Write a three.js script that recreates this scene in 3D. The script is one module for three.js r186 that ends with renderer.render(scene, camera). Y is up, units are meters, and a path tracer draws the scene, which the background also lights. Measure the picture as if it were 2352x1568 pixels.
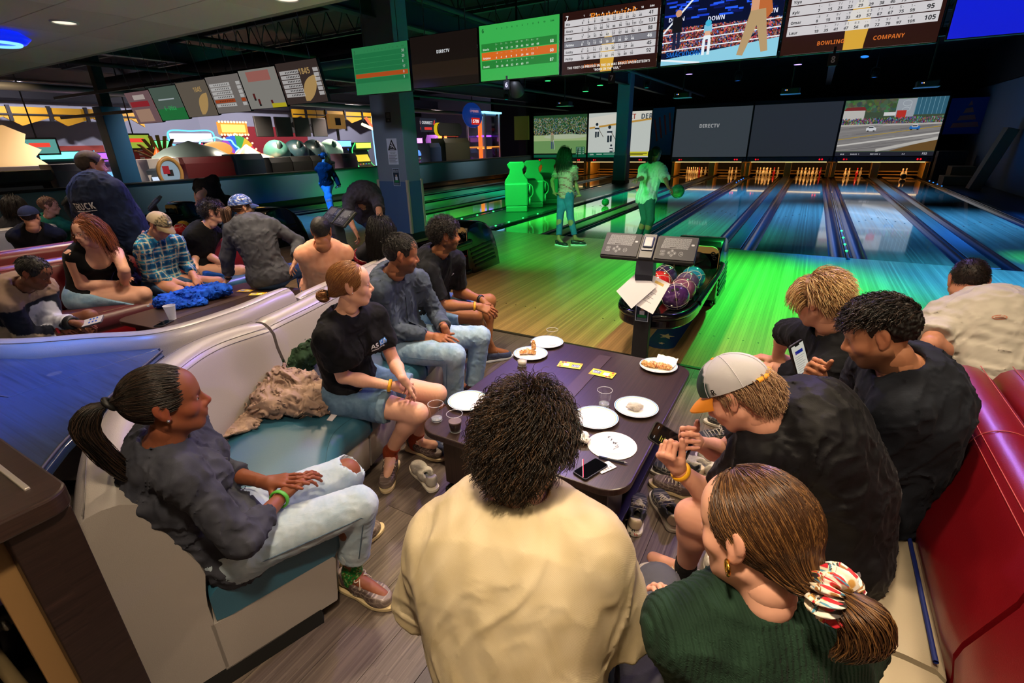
import * as THREE from 'three';
import { RoundedBoxGeometry } from 'three/addons/geometries/RoundedBoxGeometry.js';
import { mergeGeometries, mergeVertices, toCreasedNormals } from 'three/addons/utils/BufferGeometryUtils.js';
import { RectAreaLightUniformsLib } from 'three/addons/lights/RectAreaLightUniformsLib.js';
import { createNoise3D } from 'simplex-noise';
// ---------------------------------------------------------------- camera, exposure, lights
const scene = new THREE.Scene();
scene.background = new THREE.Color(0x000000);
const camera = new THREE.PerspectiveCamera(69.87, 2352 / 1568, 0.05, 80);
camera.rotation.order = 'YXZ';
camera.position.set(0.575, 1.784, 9.131);
camera.rotation.set(-0.38765, 0.53114, -0.02241);
const renderer = new THREE.WebGLRenderer({ antialias: true });
renderer.toneMapping = THREE.LinearToneMapping;
renderer.toneMappingExposure = 1.0;
renderer.shadowMap.enabled = true;
RectAreaLightUniformsLib.init();
let seed = 12345;
const rnd = () => { seed = (seed * 1664525 + 1013904223) >>> 0; return seed / 4294967296; };
const rr = (a, b) => a + (b - a) * rnd();
const noise3 = createNoise3D(rnd);
const V = (x, y, z) => new THREE.Vector3(x, y, z);
const V3 = (a) => new THREE.Vector3(a[0], a[1], a[2]);
function spot(pos, target, color, intensity, angle, penumbra = 1, radius = 2) {
const l = new THREE.SpotLight(color, intensity, 0, angle, penumbra, 2);
l.position.set(...pos); l.target.position.set(...target);
l.castShadow = true; l.shadow.radius = radius; l.shadow.mapSize.set(1024, 1024);
scene.add(l, l.target);
return l;
}
const WARM = new THREE.Color(1, 0.78, 0.53), GREEN = new THREE.Color(0.03, 1, 0.16), BLUE = new THREE.Color(0.02, 0.2, 1), TEAL = new THREE.Color(0.0, 0.8, 0.75),
VIOLET = new THREE.Color(0.38, 0.25, 1);
const DOWNLIGHTS = [[-5.75, 6.55, 9], [-8.6, 6.9, 8], [-3.4, 7.0, 11], [-1.2, 7.2, 10], [0.35, 9.0, 14], [0.7, 6.9, 9], [2.4, 8.6, 7], [-5.6, 9.4, 8], [-0.8, 5.85, 17], [-3.4, 5.9, 12], [1.9, 7.2, 4]];
const CEIL_Y = 2.92;
for (const [x, z, i] of DOWNLIGHTS) spot([x, CEIL_Y - 0.04, z], [x, 0, z], WARM, i * 1.55, 1.2, 1, 5);
const PARS = [
[[0.4, 3.2, 1.5], [0.1, 0, 2.3], GREEN, 110, 0.74], [[-2.75, 2.34, 3.2], [-3.4, 0, 0.6], GREEN, 22, 0.8], [[-6.1, 3.1, -0.4], [-6.6, 0, -2.2], GREEN, 130, 0.8],
[[3.4, 3.05, 2.0], [3.3, 0, 1.0], BLUE, 170, 0.75], [[1.9, 3.05, 1.0], [2.0, 0, 0.8], TEAL, 12, 0.6], [[-10.2, 3.1, 1.5], [-10.4, 0, 0.2], BLUE, 60, 0.85],
[[1.2, 3.4, -6.0], [1.0, 0, -5.0], BLUE, 330, 0.85], [[-1.9, 3.4, -9.5], [-1.9, 0, -9.5], BLUE, 330, 0.85], [[-4.6, 3.3, -3.0], [-4.2, 0, -3.2], GREEN, 120, 0.75],
[[4.6, 3.2, -5.5], [3.6, 0, -5.0], BLUE, 260, 0.8], [[-9.5, 3.2, -8], [-9.5, 0, -8], TEAL, 150, 0.9], [[4.6, 3.1, 1.0], [4.0, 0, -0.9], GREEN, 120, 0.2],
[[1.8, 3.4, -11.5], [1.8, 0, -11.5], BLUE, 330, 0.85], [[-1.3, 3.3, -1.6], [-1.5, 0, -1.8], TEAL, 50, 0.7], [[-4.5, 3.3, -8.5], [-4.5, 0, -8.5], TEAL, 110, 0.75], [[-11, 3.2, -3], [-11.5, 0, -3.5], GREEN, 90, 0.8],
];
for (const [p, t, c, i, a] of PARS) spot(p, t, c, i * 2.2, a, 0.9, 3);
const COOL = new THREE.Color(0.75, 0.8, 1);
const WASH = [[[-4.0, 2.9, 5.3], [-6.3, 1.2, 1.5], COOL, 9, 0.4], [[-2.3, 3.0, 4.6], [-2.7, 0.9, 0.6], COOL, 16, 0.5], [[0.9, 2.95, 4.0], [0.1, 0.7, 8.2], VIOLET, 11, 0.75], [[-2.0, 2.95, 4.2], [-1.2, 0.7, 7.6], VIOLET, 17, 0.7], [[-5.2, 2.95, 4.6], [-4.8, 0.7, 7.0], VIOLET, 18, 0.75], [[-2.5, 2.85, 8.8], [-2.35, 0.8, 8.6], BLUE, 26, 0.36], [[-6.55, 2.8, 6.9], [-6.2, 0, 6.0], BLUE, 14, 1.0]];
for (const [p, t, c, i, a] of WASH) spot(p, t, c, i * 1.5, a, 1, 4);
// ---------------------------------------------------------------- helpers
const used = new Map();
function numbered(name) {
const n = used.get(name) || 0; used.set(name, n + 1);
return n ? name + '_' + String(n).padStart(3, '0') : name;
}
function tag(o, label, category, group) {
o.userData.label = label; o.userData.category = category;
if (group) o.userData.group = group;
return o;
}
function thing(name, label, category, pos = [0, 0, 0], turn = 0, group) {
const o = new THREE.Group(); o.name = numbered(name);
o.position.set(...pos); o.rotation.y = turn;
scene.add(o);
return tag(o, label, category, group);
}
function mesh(name, geo, m, parent, label) {
const o = new THREE.Mesh(geo, m); o.name = parent ? name : numbered(name);
o.castShadow = o.receiveShadow = true;
if (label) o.userData.label = label;
(parent || scene).add(o);
return o;
}
function struct(name, geo, m, parent) {
const o = mesh(name, geo, m, parent);
if (!parent) o.userData.kind = 'structure';
return o;
}
function structGroup(name) { const o = new THREE.Group(); o.name = numbered(name); o.userData.kind = 'structure'; scene.add(o); return o; }
function copyOf(o, label, pos, turn, group) {
const c = o.clone(); c.name = numbered(o.name.replace(/_\d{3}$/, '')); scene.add(c);
c.userData = { ...o.userData, label };
if (group) c.userData.group = group;
if (pos) c.position.set(...pos);
if (turn !== undefined) c.rotation.y = turn;
return c;
}
const plain = (g) => { const r = g.index ? g.toNonIndexed() : g; for (const k of Object.keys(r.attributes)) if (!['position', 'normal', 'uv'].includes(k)) r.deleteAttribute(k); if (!r.attributes.uv) r.setAttribute('uv', new THREE.BufferAttribute(new Float32Array(r.attributes.position.count * 2), 2)); return r; };
const join = (list) => mergeGeometries(list.map(plain));
function boxUV(g, s = 1) {
g = g.index ? g.toNonIndexed() : g;
const p = g.attributes.position, uv = new Float32Array(p.count * 2), a = V(), b = V(), c = V(), n = V();
for (let i = 0; i < p.count; i += 3) {
a.fromBufferAttribute(p, i); b.fromBufferAttribute(p, i + 1); c.fromBufferAttribute(p, i + 2);
n.crossVectors(b.clone().sub(a), c.clone().sub(a));
const ax = Math.abs(n.x), ay = Math.abs(n.y), az = Math.abs(n.z);
[a, b, c].forEach((v, k) => { const [u, w] = ay >= ax && ay >= az ? [v.x, v.z] : ax >= az ? [v.y, v.z] : [v.x, v.y]; uv[(i + k) * 2] = u * s; uv[(i + k) * 2 + 1] = w * s; });
}
g.setAttribute('uv', new THREE.BufferAttribute(uv, 2));
return g;
}
const place = (g, x, y, z, rx = 0, ry = 0, rz = 0) => { if (rx) g.rotateX(rx); if (rz) g.rotateZ(rz); if (ry) g.rotateY(ry); return g.translate(x, y, z); };
const box = (w, h, d, x = 0, y = 0, z = 0, rx = 0, ry = 0, rz = 0) => place(boxUV(new THREE.BoxGeometry(w, h, d)), x, y, z, rx, ry, rz);
const rbox = (w, h, d, r, x = 0, y = 0, z = 0, rx = 0, ry = 0, rz = 0) => place(boxUV(new RoundedBoxGeometry(w, h, d, 3, Math.min(r, w / 2.01, h / 2.01, d / 2.01))), x, y, z, rx, ry, rz);
const cyl = (r0, r1, h, x = 0, y = 0, z = 0, seg = 24, rx = 0, ry = 0, rz = 0) => place(new THREE.CylinderGeometry(r1, r0, h, seg), x, y, z, rx, ry, rz);
const ball = (r, x = 0, y = 0, z = 0, sx = 1, sy = 1, sz = 1, seg = 24) => new THREE.SphereGeometry(r, seg, seg >> 1).scale(sx, sy, sz).translate(x, y, z);
const tube = (pts, r, seg = 24, rad = 6, closed = false) => new THREE.TubeGeometry(new THREE.CatmullRomCurve3(pts.map((p) => (p.isVector3 ? p : V3(p))), closed), seg, r, rad, closed);
const rod = (a, b, r, seg = 8) => { a = V3(a); b = V3(b); const g = new THREE.CylinderGeometry(r, r, a.distanceTo(b), seg); g.applyQuaternion(new THREE.Quaternion().setFromUnitVectors(V(0, 1, 0), b.clone().sub(a).normalize())); return g.translate((a.x + b.x) / 2, (a.y + b.y) / 2, (a.z + b.z) / 2); };
const beam = (a, b, w, h) => { a = V3(a); b = V3(b); const g = new THREE.BoxGeometry(w, h, a.distanceTo(b)); const m = new THREE.Matrix4().lookAt(a, b, V(0, 1, 0.001)); g.applyMatrix4(m); return boxUV(g.translate((a.x + b.x) / 2, (a.y + b.y) / 2, (a.z + b.z) / 2)); };
const lathe = (pts, seg = 32) => new THREE.LatheGeometry(pts.map((p) => new THREE.Vector2(p[0], p[1])), seg);
const shape = (pts) => { const s = new THREE.Shape(); pts.forEach((p, i) => (i ? s.lineTo(p[0], p[1]) : s.moveTo(p[0], p[1]))); s.closePath(); return s; };
const extrude = (pts, depth, bevel = 0, curve = 8) => new THREE.ExtrudeGeometry(pts instanceof THREE.Shape ? pts : shape(pts), { depth: depth - 2 * bevel, bevelEnabled: bevel > 0, bevelSize: bevel, bevelThickness: bevel, bevelSegments: 2, curveSegments: curve }).translate(0, 0, bevel);
function roundRect(w, h, r) {
const s = new THREE.Shape(), x = -w / 2, y = -h / 2;
s.moveTo(x + r, y); s.lineTo(x + w - r, y); s.absarc(x + w - r, y + r, r, -Math.PI / 2, 0); s.lineTo(x + w, y + h - r); s.absarc(x + w - r, y + h - r, r, 0, Math.PI / 2);
s.lineTo(x + r, y + h); s.absarc(x + r, y + h - r, r, Math.PI / 2, Math.PI); s.lineTo(x, y + r); s.absarc(x + r, y + r, r, Math.PI, Math.PI * 1.5);
return s;
}
function loft(rows, closed = false, caps = false) {
const n = rows[0].length, pos = [], idx = [], uv = [];
let acc = 0;
rows.forEach((r, i) => { if (i) acc += r[0].distanceTo(rows[i - 1][0]); let w = 0; r.forEach((p, j) => { if (j) w += p.distanceTo(r[j - 1]); pos.push(p.x, p.y, p.z); uv.push(acc, w); }); });
for (let i = 0; i < rows.length - 1; i++) for (let j = 0; j < (closed ? n : n - 1); j++) { const a = i * n + j, b = i * n + (j + 1) % n, c = a + n, d = b + n; idx.push(a, c, b, b, c, d); }
if (caps) for (const [i, flip] of [[0, 1], [rows.length - 1, 0]]) {
const pts = rows[i], o = V(); pts.forEach((p) => o.add(p)); o.divideScalar(n);
const u = pts[0].clone().sub(o).normalize(), nn = V();
for (let j = 0; j < n; j++) nn.add(pts[j].clone().sub(o).cross(pts[(j + 1) % n].clone().sub(o)));
const w = nn.normalize().cross(u);
const base = pos.length / 3; pts.forEach((p) => { pos.push(p.x, p.y, p.z); const q = p.clone().sub(o); uv.push(q.dot(u), q.dot(w)); });
const tri = THREE.ShapeUtils.triangulateShape(pts.map((p) => new THREE.Vector2(p.clone().sub(o).dot(u), p.clone().sub(o).dot(w))), []);
tri.forEach((t) => (flip ? idx.push(base + t[0], base + t[2], base + t[1]) : idx.push(base + t[0], base + t[1], base + t[2])));
}
const g = new THREE.BufferGeometry();
g.setAttribute('position', new THREE.Float32BufferAttribute(pos, 3)); g.setAttribute('uv', new THREE.Float32BufferAttribute(uv, 2)); g.setIndex(idx);
return g;
}
const crease = (g, a = 0.7) => { g = toCreasedNormals(g.index ? g.toNonIndexed() : g, a); return g; };
const smooth = (g) => { g.computeVertexNormals(); return g; };
function canvasTex(w, h, draw, { srgb = true, repeat } = {}) {
const c = document.createElement('canvas'); c.width = w; c.height = h;
draw(c.getContext('2d'), w, h);
const t = new THREE.CanvasTexture(c); t.magFilter = THREE.LinearFilter;
if (srgb) t.colorSpace = THREE.SRGBColorSpace;
if (repeat) { t.wrapS = t.wrapT = THREE.RepeatWrapping; t.repeat.set(...repeat); }
return t;
}
const std = (color, rough = 0.6, o = {}) => new THREE.MeshStandardMaterial({ color, roughness: rough, ...o });
const phys = (color, rough = 0.5, o = {}) => new THREE.MeshPhysicalMaterial({ color, roughness: rough, ...o });
const glow = (color, k = 1) => new THREE.MeshStandardMaterial({ color: 0x050505, emissive: color, emissiveIntensity: k, roughness: 0.4 });
function streaks(c, w, h, base, n, dark, light, vertical = true) {
c.fillStyle = base; c.fillRect(0, 0, w, h);
for (let i = 0; i < n; i++) {
c.fillStyle = (rnd() < 0.5 ? dark : light) + (0.03 + rnd() * 0.14).toFixed(3) + ')';
const t = 1 + rnd() * rnd() * 7, l = h * (0.1 + rnd() * 0.7);
if (vertical) c.fillRect(rnd() * w, rnd() * h - l / 2, t, l); else c.fillRect(rnd() * w - l / 2, rnd() * h, l, t);
}
}
const grainBump = (n) => canvasTex(256, 256, (c, w, h) => { const d = c.createImageData(w, h); for (let i = 0; i < w * h; i++) { const v = 110 + rnd() * 60 * n; d.data[i * 4] = d.data[i * 4 + 1] = d.data[i * 4 + 2] = v; d.data[i * 4 + 3] = 255; } c.putImageData(d, 0, 0); }, { srgb: false, repeat: [1, 1] });
const leatherBump = canvasTex(512, 512, (c, w, h) => {
c.fillStyle = '#999'; c.fillRect(0, 0, w, h);
for (let i = 0; i < 9000; i++) { const v = 100 + rnd() * 110 | 0; c.fillStyle = `rgba(${v},${v},${v},.5)`; c.beginPath(); c.ellipse(rnd() * w, rnd() * h, 1.5 + rnd() * 3, 1.5 + rnd() * 2.5, rnd() * 3, 0, 7); c.fill(); }
}, { srgb: false, repeat: [7, 7] });
const weave = canvasTex(256, 256, (c, w, h) => {
c.fillStyle = '#808080'; c.fillRect(0, 0, w, h);
for (let y = 0; y < h; y += 4) for (let x = 0; x < w; x += 4) { const v = ((x + y) / 4) & 1 ? 150 + rnd() * 50 : 70 + rnd() * 50; c.fillStyle = `rgb(${v | 0},${v | 0},${v | 0})`; c.fillRect(x, y, 3.4, 3.4); }
}, { srgb: false, repeat: [9, 9] });
const M = {
black: std(0x0b0b0c, 0.55), gloss: phys(0x08090b, 0.16, { clearcoat: 0.6, clearcoatRoughness: 0.08 }), blackMatte: std(0x060606, 0.9), dark: std(0x1b1b1e, 0.6), rubber: std(0x141414, 0.85),
steel: std(0x8d8d8d, 0.35, { metalness: 0.9 }), chrome: std(0xd8d8d8, 0.15, { metalness: 1 }), white: std(0xe6e4de, 0.6), cream: std(0xd9cfb8, 0.6), yellow: std(0xd8a020, 0.6),
};
// ---------------------------------------------------------------- the setting
const plankMaps = [0, 1, 2].map((k) => canvasTex(512, 1024, (c, w, h) => { streaks(c, w, h, ['#756b66', '#6a605d', '#7d736c'][k], 900, 'rgba(38,30,28,', 'rgba(190,178,165,'); }, { repeat: [1.2, 0.8] }));
const plankMats = plankMaps.map((t) => std(0xc4bcb6, 0.42, { map: t, bumpMap: t, bumpScale: 0.0008 }));
{
const f = structGroup('floor');
struct('floor_base', box(34, 0.2, 9.8, -10, -0.106, 10.05), std(0x5a524e, 0.5, { map: plankMaps[0] }), f);
const W = 0.183, L = 1.22;
const geos = [0, 1, 2, 3].map((k) => { const g = rbox(W - 0.0016, 0.006, L - 0.0016, 0.001, 0, -0.003, 0); const uv = g.attributes.uv; for (let i = 0; i < uv.count; i++) uv.setXY(i, uv.getX(i) + k * 0.31, uv.getY(i) + k * 0.27); return g; });
let n = 0;
for (let i = 0; i < 28; i++) {
const x = -2.9 + (i + 0.5) * W; const off = (i * 0.43) % L;
for (let j = -1; j < 5; j++) {
const z0 = Math.max(5.2, 5.2 + off + j * L - L * 0.5), z1 = Math.min(10.3, 5.2 + off + j * L + L * 0.5);
if (z1 - z0 < 0.1) continue;
const p = struct('plank', geos[n % 4], plankMats[(n * 7 + i) % 3], f); n++;
p.position.set(x, 0, (z0 + z1) / 2); p.scale.z = (z1 - z0) / L;
}
}
const boards = canvasTex(1024, 1024, (c, w, h) => {
const n = 40; // 40 boards in 1.08 m
for (let i = 0; i < n; i++) {
const v = 0.84 + rnd() * 0.22; const x = i * w / n;
c.fillStyle = `rgb(${206 * v | 0},${176 * v | 0},${134 * v | 0})`; c.fillRect(x, 0, w / n + 1, h);
for (let k = 0; k < 26; k++) { c.fillStyle = `rgba(${rnd() < 0.5 ? '90,60,30' : '240,220,180'},${0.05 + rnd() * 0.12})`; c.fillRect(x + rnd() * w / n, rnd() * h, 1 + rnd() * 2, 60 + rnd() * 400); }
c.fillStyle = 'rgba(60,38,18,.5)'; c.fillRect(x, 0, 1.5, h);
c.fillStyle = 'rgba(60,38,18,.4)'; c.fillRect(x, rnd() * h, w / n, 2);
}
}, { repeat: [1 / 1.08, 1 / 2.4] });
globalThis.boardTex = boards;
const ap = structGroup('floor');
const apMat = phys(0xd2c4ae, 0.3, { map: boards, clearcoat: 0.25, clearcoatRoughness: 0.12 });
struct('approach_boards', box(20, 0.2, 5.17, -3.7, -0.1, 2.585), apMat, ap);
struct('edge_strip', box(20, 0.012, 0.035, -3.7, 0.0, 5.175), std(0x3a332c, 0.4, { metalness: 0.4 }), ap);
for (const x of [-0.7, 1.2, -2.3, 0.3]) for (let k = 0; k < 7; k++) struct('marker_dot', cyl(0.009, 0.009, 0.0015, x + (k - 3) * 0.13, 0.0005, 4.35, 10), std(0x2a1a10, 0.5), ap);
const guide = structGroup('trim'); // dark pit floor under and around the lanes
struct('pit_floor', box(21, 0.2, 20.4, -3.9, -0.36, -10.15), M.blackMatte, guide);
struct('walkway', box(1.5, 0.16, 18.6, -6.14, -0.075, -9.4), std(0x12241a, 0.35), guide);
struct('walkway', box(1.6, 0.16, 19.2, 5.52, -0.075, -9.6), std(0x0c0d10, 0.4), guide);
struct('walkway', box(0.5, 0.16, 19.2, -13.85, -0.075, -9.6), std(0x0c0d10, 0.4), guide);
}
const LANES = [[1, -13.36], [2, -11.58], [3, -9.96], [4, -8.19], [5, -5.122], [6, -3.348], [7, -1.774], [8, 0], [9, 1.574], [10, 3.348]];
const laneMat = phys(0xc9bda8, 0.09, { map: boardTex, clearcoat: 0.8, clearcoatRoughness: 0.04, envMapIntensity: 1 });
const gutterMat = phys(0x17181b, 0.22, { clearcoat: 0.5, clearcoatRoughness: 0.15 });
const arrowMat = std(0x5a3418, 0.3), deckMat = phys(0xd8c8a8, 0.12, { map: boardTex, clearcoat: 0.7, clearcoatRoughness: 0.05 });
const laneName = ['one', 'two', 'three', 'four', 'five', 'six', 'seven', 'eight', 'nine', 'ten'];
{
const halfPipe = (() => { const rows = []; for (const z of [0, -19.1]) { const r = []; for (let i = 0; i <= 10; i++) { const a = Math.PI * (i / 10); r.push(V(-Math.cos(a) * 0.112, -Math.sin(a) * 0.09, z)); } rows.push(r); } const g = loft(rows); g.index.array.reverse(); return smooth(g); })();
for (const [n, x] of LANES) {
const t = thing('bowling_lane', `glossy wooden bowling lane running to the pins under number ${laneName[n - 1]} on the mask`, 'bowling lane', [x + 0.527, 0, 0], 0, 'bowling lanes');
mesh('lane_surface', box(1.054, 0.16, 17.9, 0, -0.08, -8.95), laneMat, t);
mesh('pin_deck', box(1.054, 0.16, 1.3, 0, -0.08, -18.56), deckMat, t);
for (const s of [-1, 1]) { const g = mesh('gutter', halfPipe, gutterMat, t); g.position.x = s * (0.527 + 0.112); mesh('gutter_edge', box(0.012, 0.1, 19.1, s * (0.527 + 0.224), -0.045, -9.55), M.gloss, t); }
for (let k = -3; k <= 3; k++) { const a = mesh('aiming_arrow', extrude([[-0.018, 0], [0.018, 0], [0, 0.15]], 0.002).rotateX(-Math.PI / 2).translate(k * 0.135, 0, -4.3 + Math.abs(k) * 0.25 - 0.6), arrowMat, t); }
}
const capMat = std(0x6b5a48, 0.35, { map: boardTex });
const capDark = phys(0x0e0e11, 0.25, { clearcoat: 0.4 });
const caps = [[-0.36, 0.25, 'seven and eight'], [2.988, 0.25, 'nine and ten'], [-3.708, 0.25, 'five and six'], [-8.55, 0.25, 'three and four'], [-11.95, 0.2, 'one and two'], [1.314, 0.05, 'eight and nine', GREEN], [-2.034, 0.02, 'six and seven', BLUE], [-5.445, 0.15, 'five and the walkway with the grey column', GREEN], [-6.82, 0.15, 'four and the walkway with the ramps', GREEN], [4.71, 0.12, 'ten and the right wall', BLUE], [-10.25, 0.04, 'two and three']];
for (const [x, w, between, led] of caps) {
const t = thing('lane_divider', `long low divider between lane ${between}`, 'lane divider', [x, 0, 0], 0, 'lane dividers');
mesh('cap', rbox(w, 0.12, 19.0, 0.012, 0, -0.045, -9.52), led ? capDark : capMat, t);
if (led) {
const lm = glow(led, 3);
const zs = led === GREEN ? [-0.5, -1.1, -1.8, -2.6] : [-14.2, -15, -15.8, -16.6];
for (const z of zs) mesh('led_lamp', ball(0.022, 0, 0.018, z, 1, 0.6, 1.6, 12), lm, t);
mesh('end_nose', rbox(w, 0.05, 0.16, 0.02, 0, 0.0, 0.07), phys(0x1d3b4a, 0.2), t);
}
}
}
const darkWall = std(0x070708, 0.9), wallGrey = std(0x6f7f96, 0.75);
struct('wall_far', box(28, 6, 0.25, -4, 2.4, -20.6), darkWall);
struct('wall_right', box(0.25, 3.45, 26, 6.15, 1.7, -7.5), std(0x5f7083, 0.75));
struct('wall_right', box(0.25, 1.6, 31, 6.15, 4.2, -5), darkWall);
struct('wall_right', box(0.25, 5.4, 8, 6.15, 2.4, 9.4), std(0x3a3c42, 0.8));
struct('wall_back', box(44, 5.4, 0.25, -14, 2.4, 15.4), std(0x4a4a50, 0.8));
struct('wall_left', box(0.25, 6, 36, -25.2, 2.4, -2.5), std(0xb9bcc8, 0.8));
struct('wall_far', box(18.2, 6, 0.25, -26.9, 2.4, -20.6), std(0x8a8796, 0.8));
{
struct('ceiling', box(26, 0.2, 26.4, -7, 5.0, -7.3), std(0x0a0b0a, 0.95));
struct('ceiling', box(16.4, 0.2, 26.4, -28, 5.0, -7.3), std(0x0c0c0e, 0.95));
const J = std(0x2c302e, 0.7), J2 = std(0x4a4a50, 0.6);
const joist = (z, x0, x1, m, y = 4.55) => {
const t = thing('roof_joist', z > 0 ? 'black open web steel joist above the hanging screens' : 'black open web steel joist over the lanes', 'joist', [0, 0, z], 0, 'roof joists');
mesh('chord', join([box(x1 - x0, 0.06, 0.09, (x0 + x1) / 2, y + 0.28, 0), box(x1 - x0, 0.06, 0.09, (x0 + x1) / 2, y - 0.28, 0)]), m, t);
const w = []; const n = Math.round((x1 - x0) / 0.6); for (let i = 0; i < n; i++) { const a = x0 + i * 0.6; w.push(rod([a, y - 0.27, 0], [a + 0.3, y + 0.27, 0], 0.014, 5), rod([a + 0.3, y + 0.27, 0], [a + 0.6, y - 0.27, 0], 0.014, 5)); }
mesh('web', join(w), m, t);
};
for (let i = 0; i < 9; i++) joist(4.9 - i * 1.9, -19, 5.9, J);
for (let i = 0; i < 5; i++) joist(4.2 - i * 3.4, -35, -19.2, J2);
const girder = (x, m, y = 3.75) => {
const t = thing('roof_girder', x > -10 ? 'black roof girder running along the lanes' : 'dark roof girder over the arcade side', 'girder', [x, 0, 0], 0, 'roof girders');
mesh('web_plate', box(0.03, 0.42, 24, 0, y + 0.3, -6.8), m, t); for (const s of [-1, 1]) mesh('flange', box(0.2, 0.03, 24, 0, y + 0.3 + s * 0.21, -6.8), m, t);
};
girder(-6.5, J); girder(-13.9, J2); girder(-21, J2); girder(0.6, J);
for (const [x, y, z0, z1, r] of [[-9, 3.55, 5, -18, 0.05], [-11.4, 3.3, 5, -18, 0.04], [-16.2, 3.25, 5, -18, 0.09], [-18.5, 3.4, 5, -18, 0.05], [-4.4, 3.6, 3, -18, 0.04]]) { const o = mesh('ceiling_pipe', rod([x, y, z0], [x, y, z1], r, 10), x < -15 ? std(0x55565c, 0.5) : J, null); tag(o, x < -15 ? 'grey pipe under the roof of the arcade' : 'black pipe under the roof over the lanes', 'pipe', 'ceiling pipes'); }
const d = mesh('air_duct', rod([-19, 3.6, 0.6], [-7.1, 3.6, 0.6], 0.28, 20), std(0x161617, 0.6)); tag(d, 'wide round black air duct behind the hanging screens', 'duct');
const cm = std(0xe4dccc, 0.9), cg = structGroup('ceiling');
struct('tile_backing', box(42, 0.2, 10.0, -15.2, CEIL_Y + 0.13, 10.6), std(0x8d877b, 0.9), cg);
const tileGeo = rbox(1.214, 0.03, 0.604, 0.006, 0, 0, 0), T2 = [cm, std(0xddd5c5, 0.9), std(0xe9e2d4, 0.9)];
let n = 0;
for (let i = 0; i < 9; i++) for (let j = 0; j < 7; j++) { const p = struct('ceiling_tile', tileGeo, T2[(i * 5 + j * 3) % 3], cg); p.position.set(-3.3 - i * 1.22, CEIL_Y + 0.012, 5.92 + j * 0.61); n++; }
const rest = []; for (let i = 0; i < 12; i++) for (let j = 0; j < 9; j++) if (i > 8) rest.push(place(tileGeo.clone(), -3.3 - i * 1.22, CEIL_Y + 0.012, 5.92 + j * 0.61));
const rs = struct('far_ceiling_tiles', join(rest), cm, cg); rs.userData.kind = 'stuff';
struct('ceiling_edge', box(42, 0.3, 0.06, -15.2, CEIL_Y + 0.15, 5.58), std(0x9a9488, 0.8), cg);
}
DOWNLIGHTS.forEach(([x, z], i) => {
const t = thing('recessed_downlight', i ? 'round recessed downlight in the white ceiling over the seating' : 'bright round recessed downlight in the white ceiling beside the blue lamp', 'downlight', [x, CEIL_Y, z], 0, 'ceiling downlights');
mesh('trim_ring', new THREE.TorusGeometry(0.1, 0.012, 8, 32).rotateX(Math.PI / 2).translate(0, -0.006, 0), M.white, t);
mesh('lens', cyl(0.095, 0.095, 0.006, 0, -0.006, 0, 28), glow(0xfff0d8, 1.2), t);
});
for (const [x, z] of [[-9.4, 9.4], [-6.2, 9.6], [-12.6, 9.2], [-2.8, 11.4], [1.0, 11.6]]) {  // unseen uplights, added so the ceiling and its bounce get brighter
const t = thing('added_bowl_pendant', 'unseen bowl shaped uplight added to brighten the white ceiling behind the seating', 'lamp', [x, 2.3, z], 0, 'added bowl lamps');
mesh('bowl', lathe([[0.001, -0.12], [0.12, -0.09], [0.22, 0], [0.215, 0.005], [0.115, -0.08], [0.001, -0.108]], 28), std(0x2a2a2e, 0.5, { side: THREE.DoubleSide }), t); mesh('bulb', ball(0.05, 0, -0.03, 0), glow(0xffe0b8, 2), t); mesh('stem', rod([0, -0.1, 0], [0, 0.61, 0], 0.008), M.black, t);
spot([x, 2.34, z], [x, 4, z], WARM, 36, 1.3, 0.6, 2);
}
{
const t = thing('blue_ceiling_lamp', 'round blue glowing lamp under the white ceiling at the left edge', 'lamp', [-6.72, 2.86, 6.78]);
mesh('shade', lathe([[0.001, 0.06], [0.2, 0.05], [0.27, 0.0], [0.22, -0.05], [0.001, -0.06]]), phys(0x1030c0, 0.3, { emissive: 0x0a28ff, emissiveIntensity: 0.8 }), t);
mesh('light_ring', new THREE.TorusGeometry(0.17, 0.02, 10, 40).rotateX(Math.PI / 2).translate(0, -0.055, 0), glow(0x6fb4ff, 2), t);
}
PARS.forEach(([p, tgt, c], i) => {
const t = thing('stage_lamp', `black stage lamp with a ${c === GREEN ? 'green' : c === BLUE ? 'blue' : 'teal'} lens under the dark roof`, 'stage lamp', p, 0, 'stage lamps');
const dir = V3(tgt).sub(V3(p)).normalize(), q = new THREE.Quaternion().setFromUnitVectors(V(0, -1, 0), dir);
const head = mesh('housing', lathe([[0.001, 0.2], [0.06, 0.19], [0.085, 0.1], [0.09, 0.012], [0.083, 0.012], [0.08, 0.03], [0.001, 0.03]], 20), M.black, t); head.quaternion.copy(q);
const lens = mesh('lens', cyl(0.078, 0.078, 0.008, 0, 0.024, 0, 20), glow(c, i === 1 ? 6 : 1.4), t); lens.quaternion.copy(q);
mesh('yoke', tube([[-0.1, 0.08, 0], [-0.1, 0.26, 0], [0, 0.3, 0], [0.1, 0.26, 0], [0.1, 0.08, 0]], 0.01, 16, 6), M.black, t);
if (p[1] > 2.6) mesh('hanger', rod([0, 0.3, 0], [0, 4.92 - p[1], 0], 0.014), M.black, t); else mesh('hanger', rod([0, 0.3, 0], [0, 2.56, 0], 0.014), M.black, t);
});
const colText = (draw, w, h) => canvasTex(w, h, draw);
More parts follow.
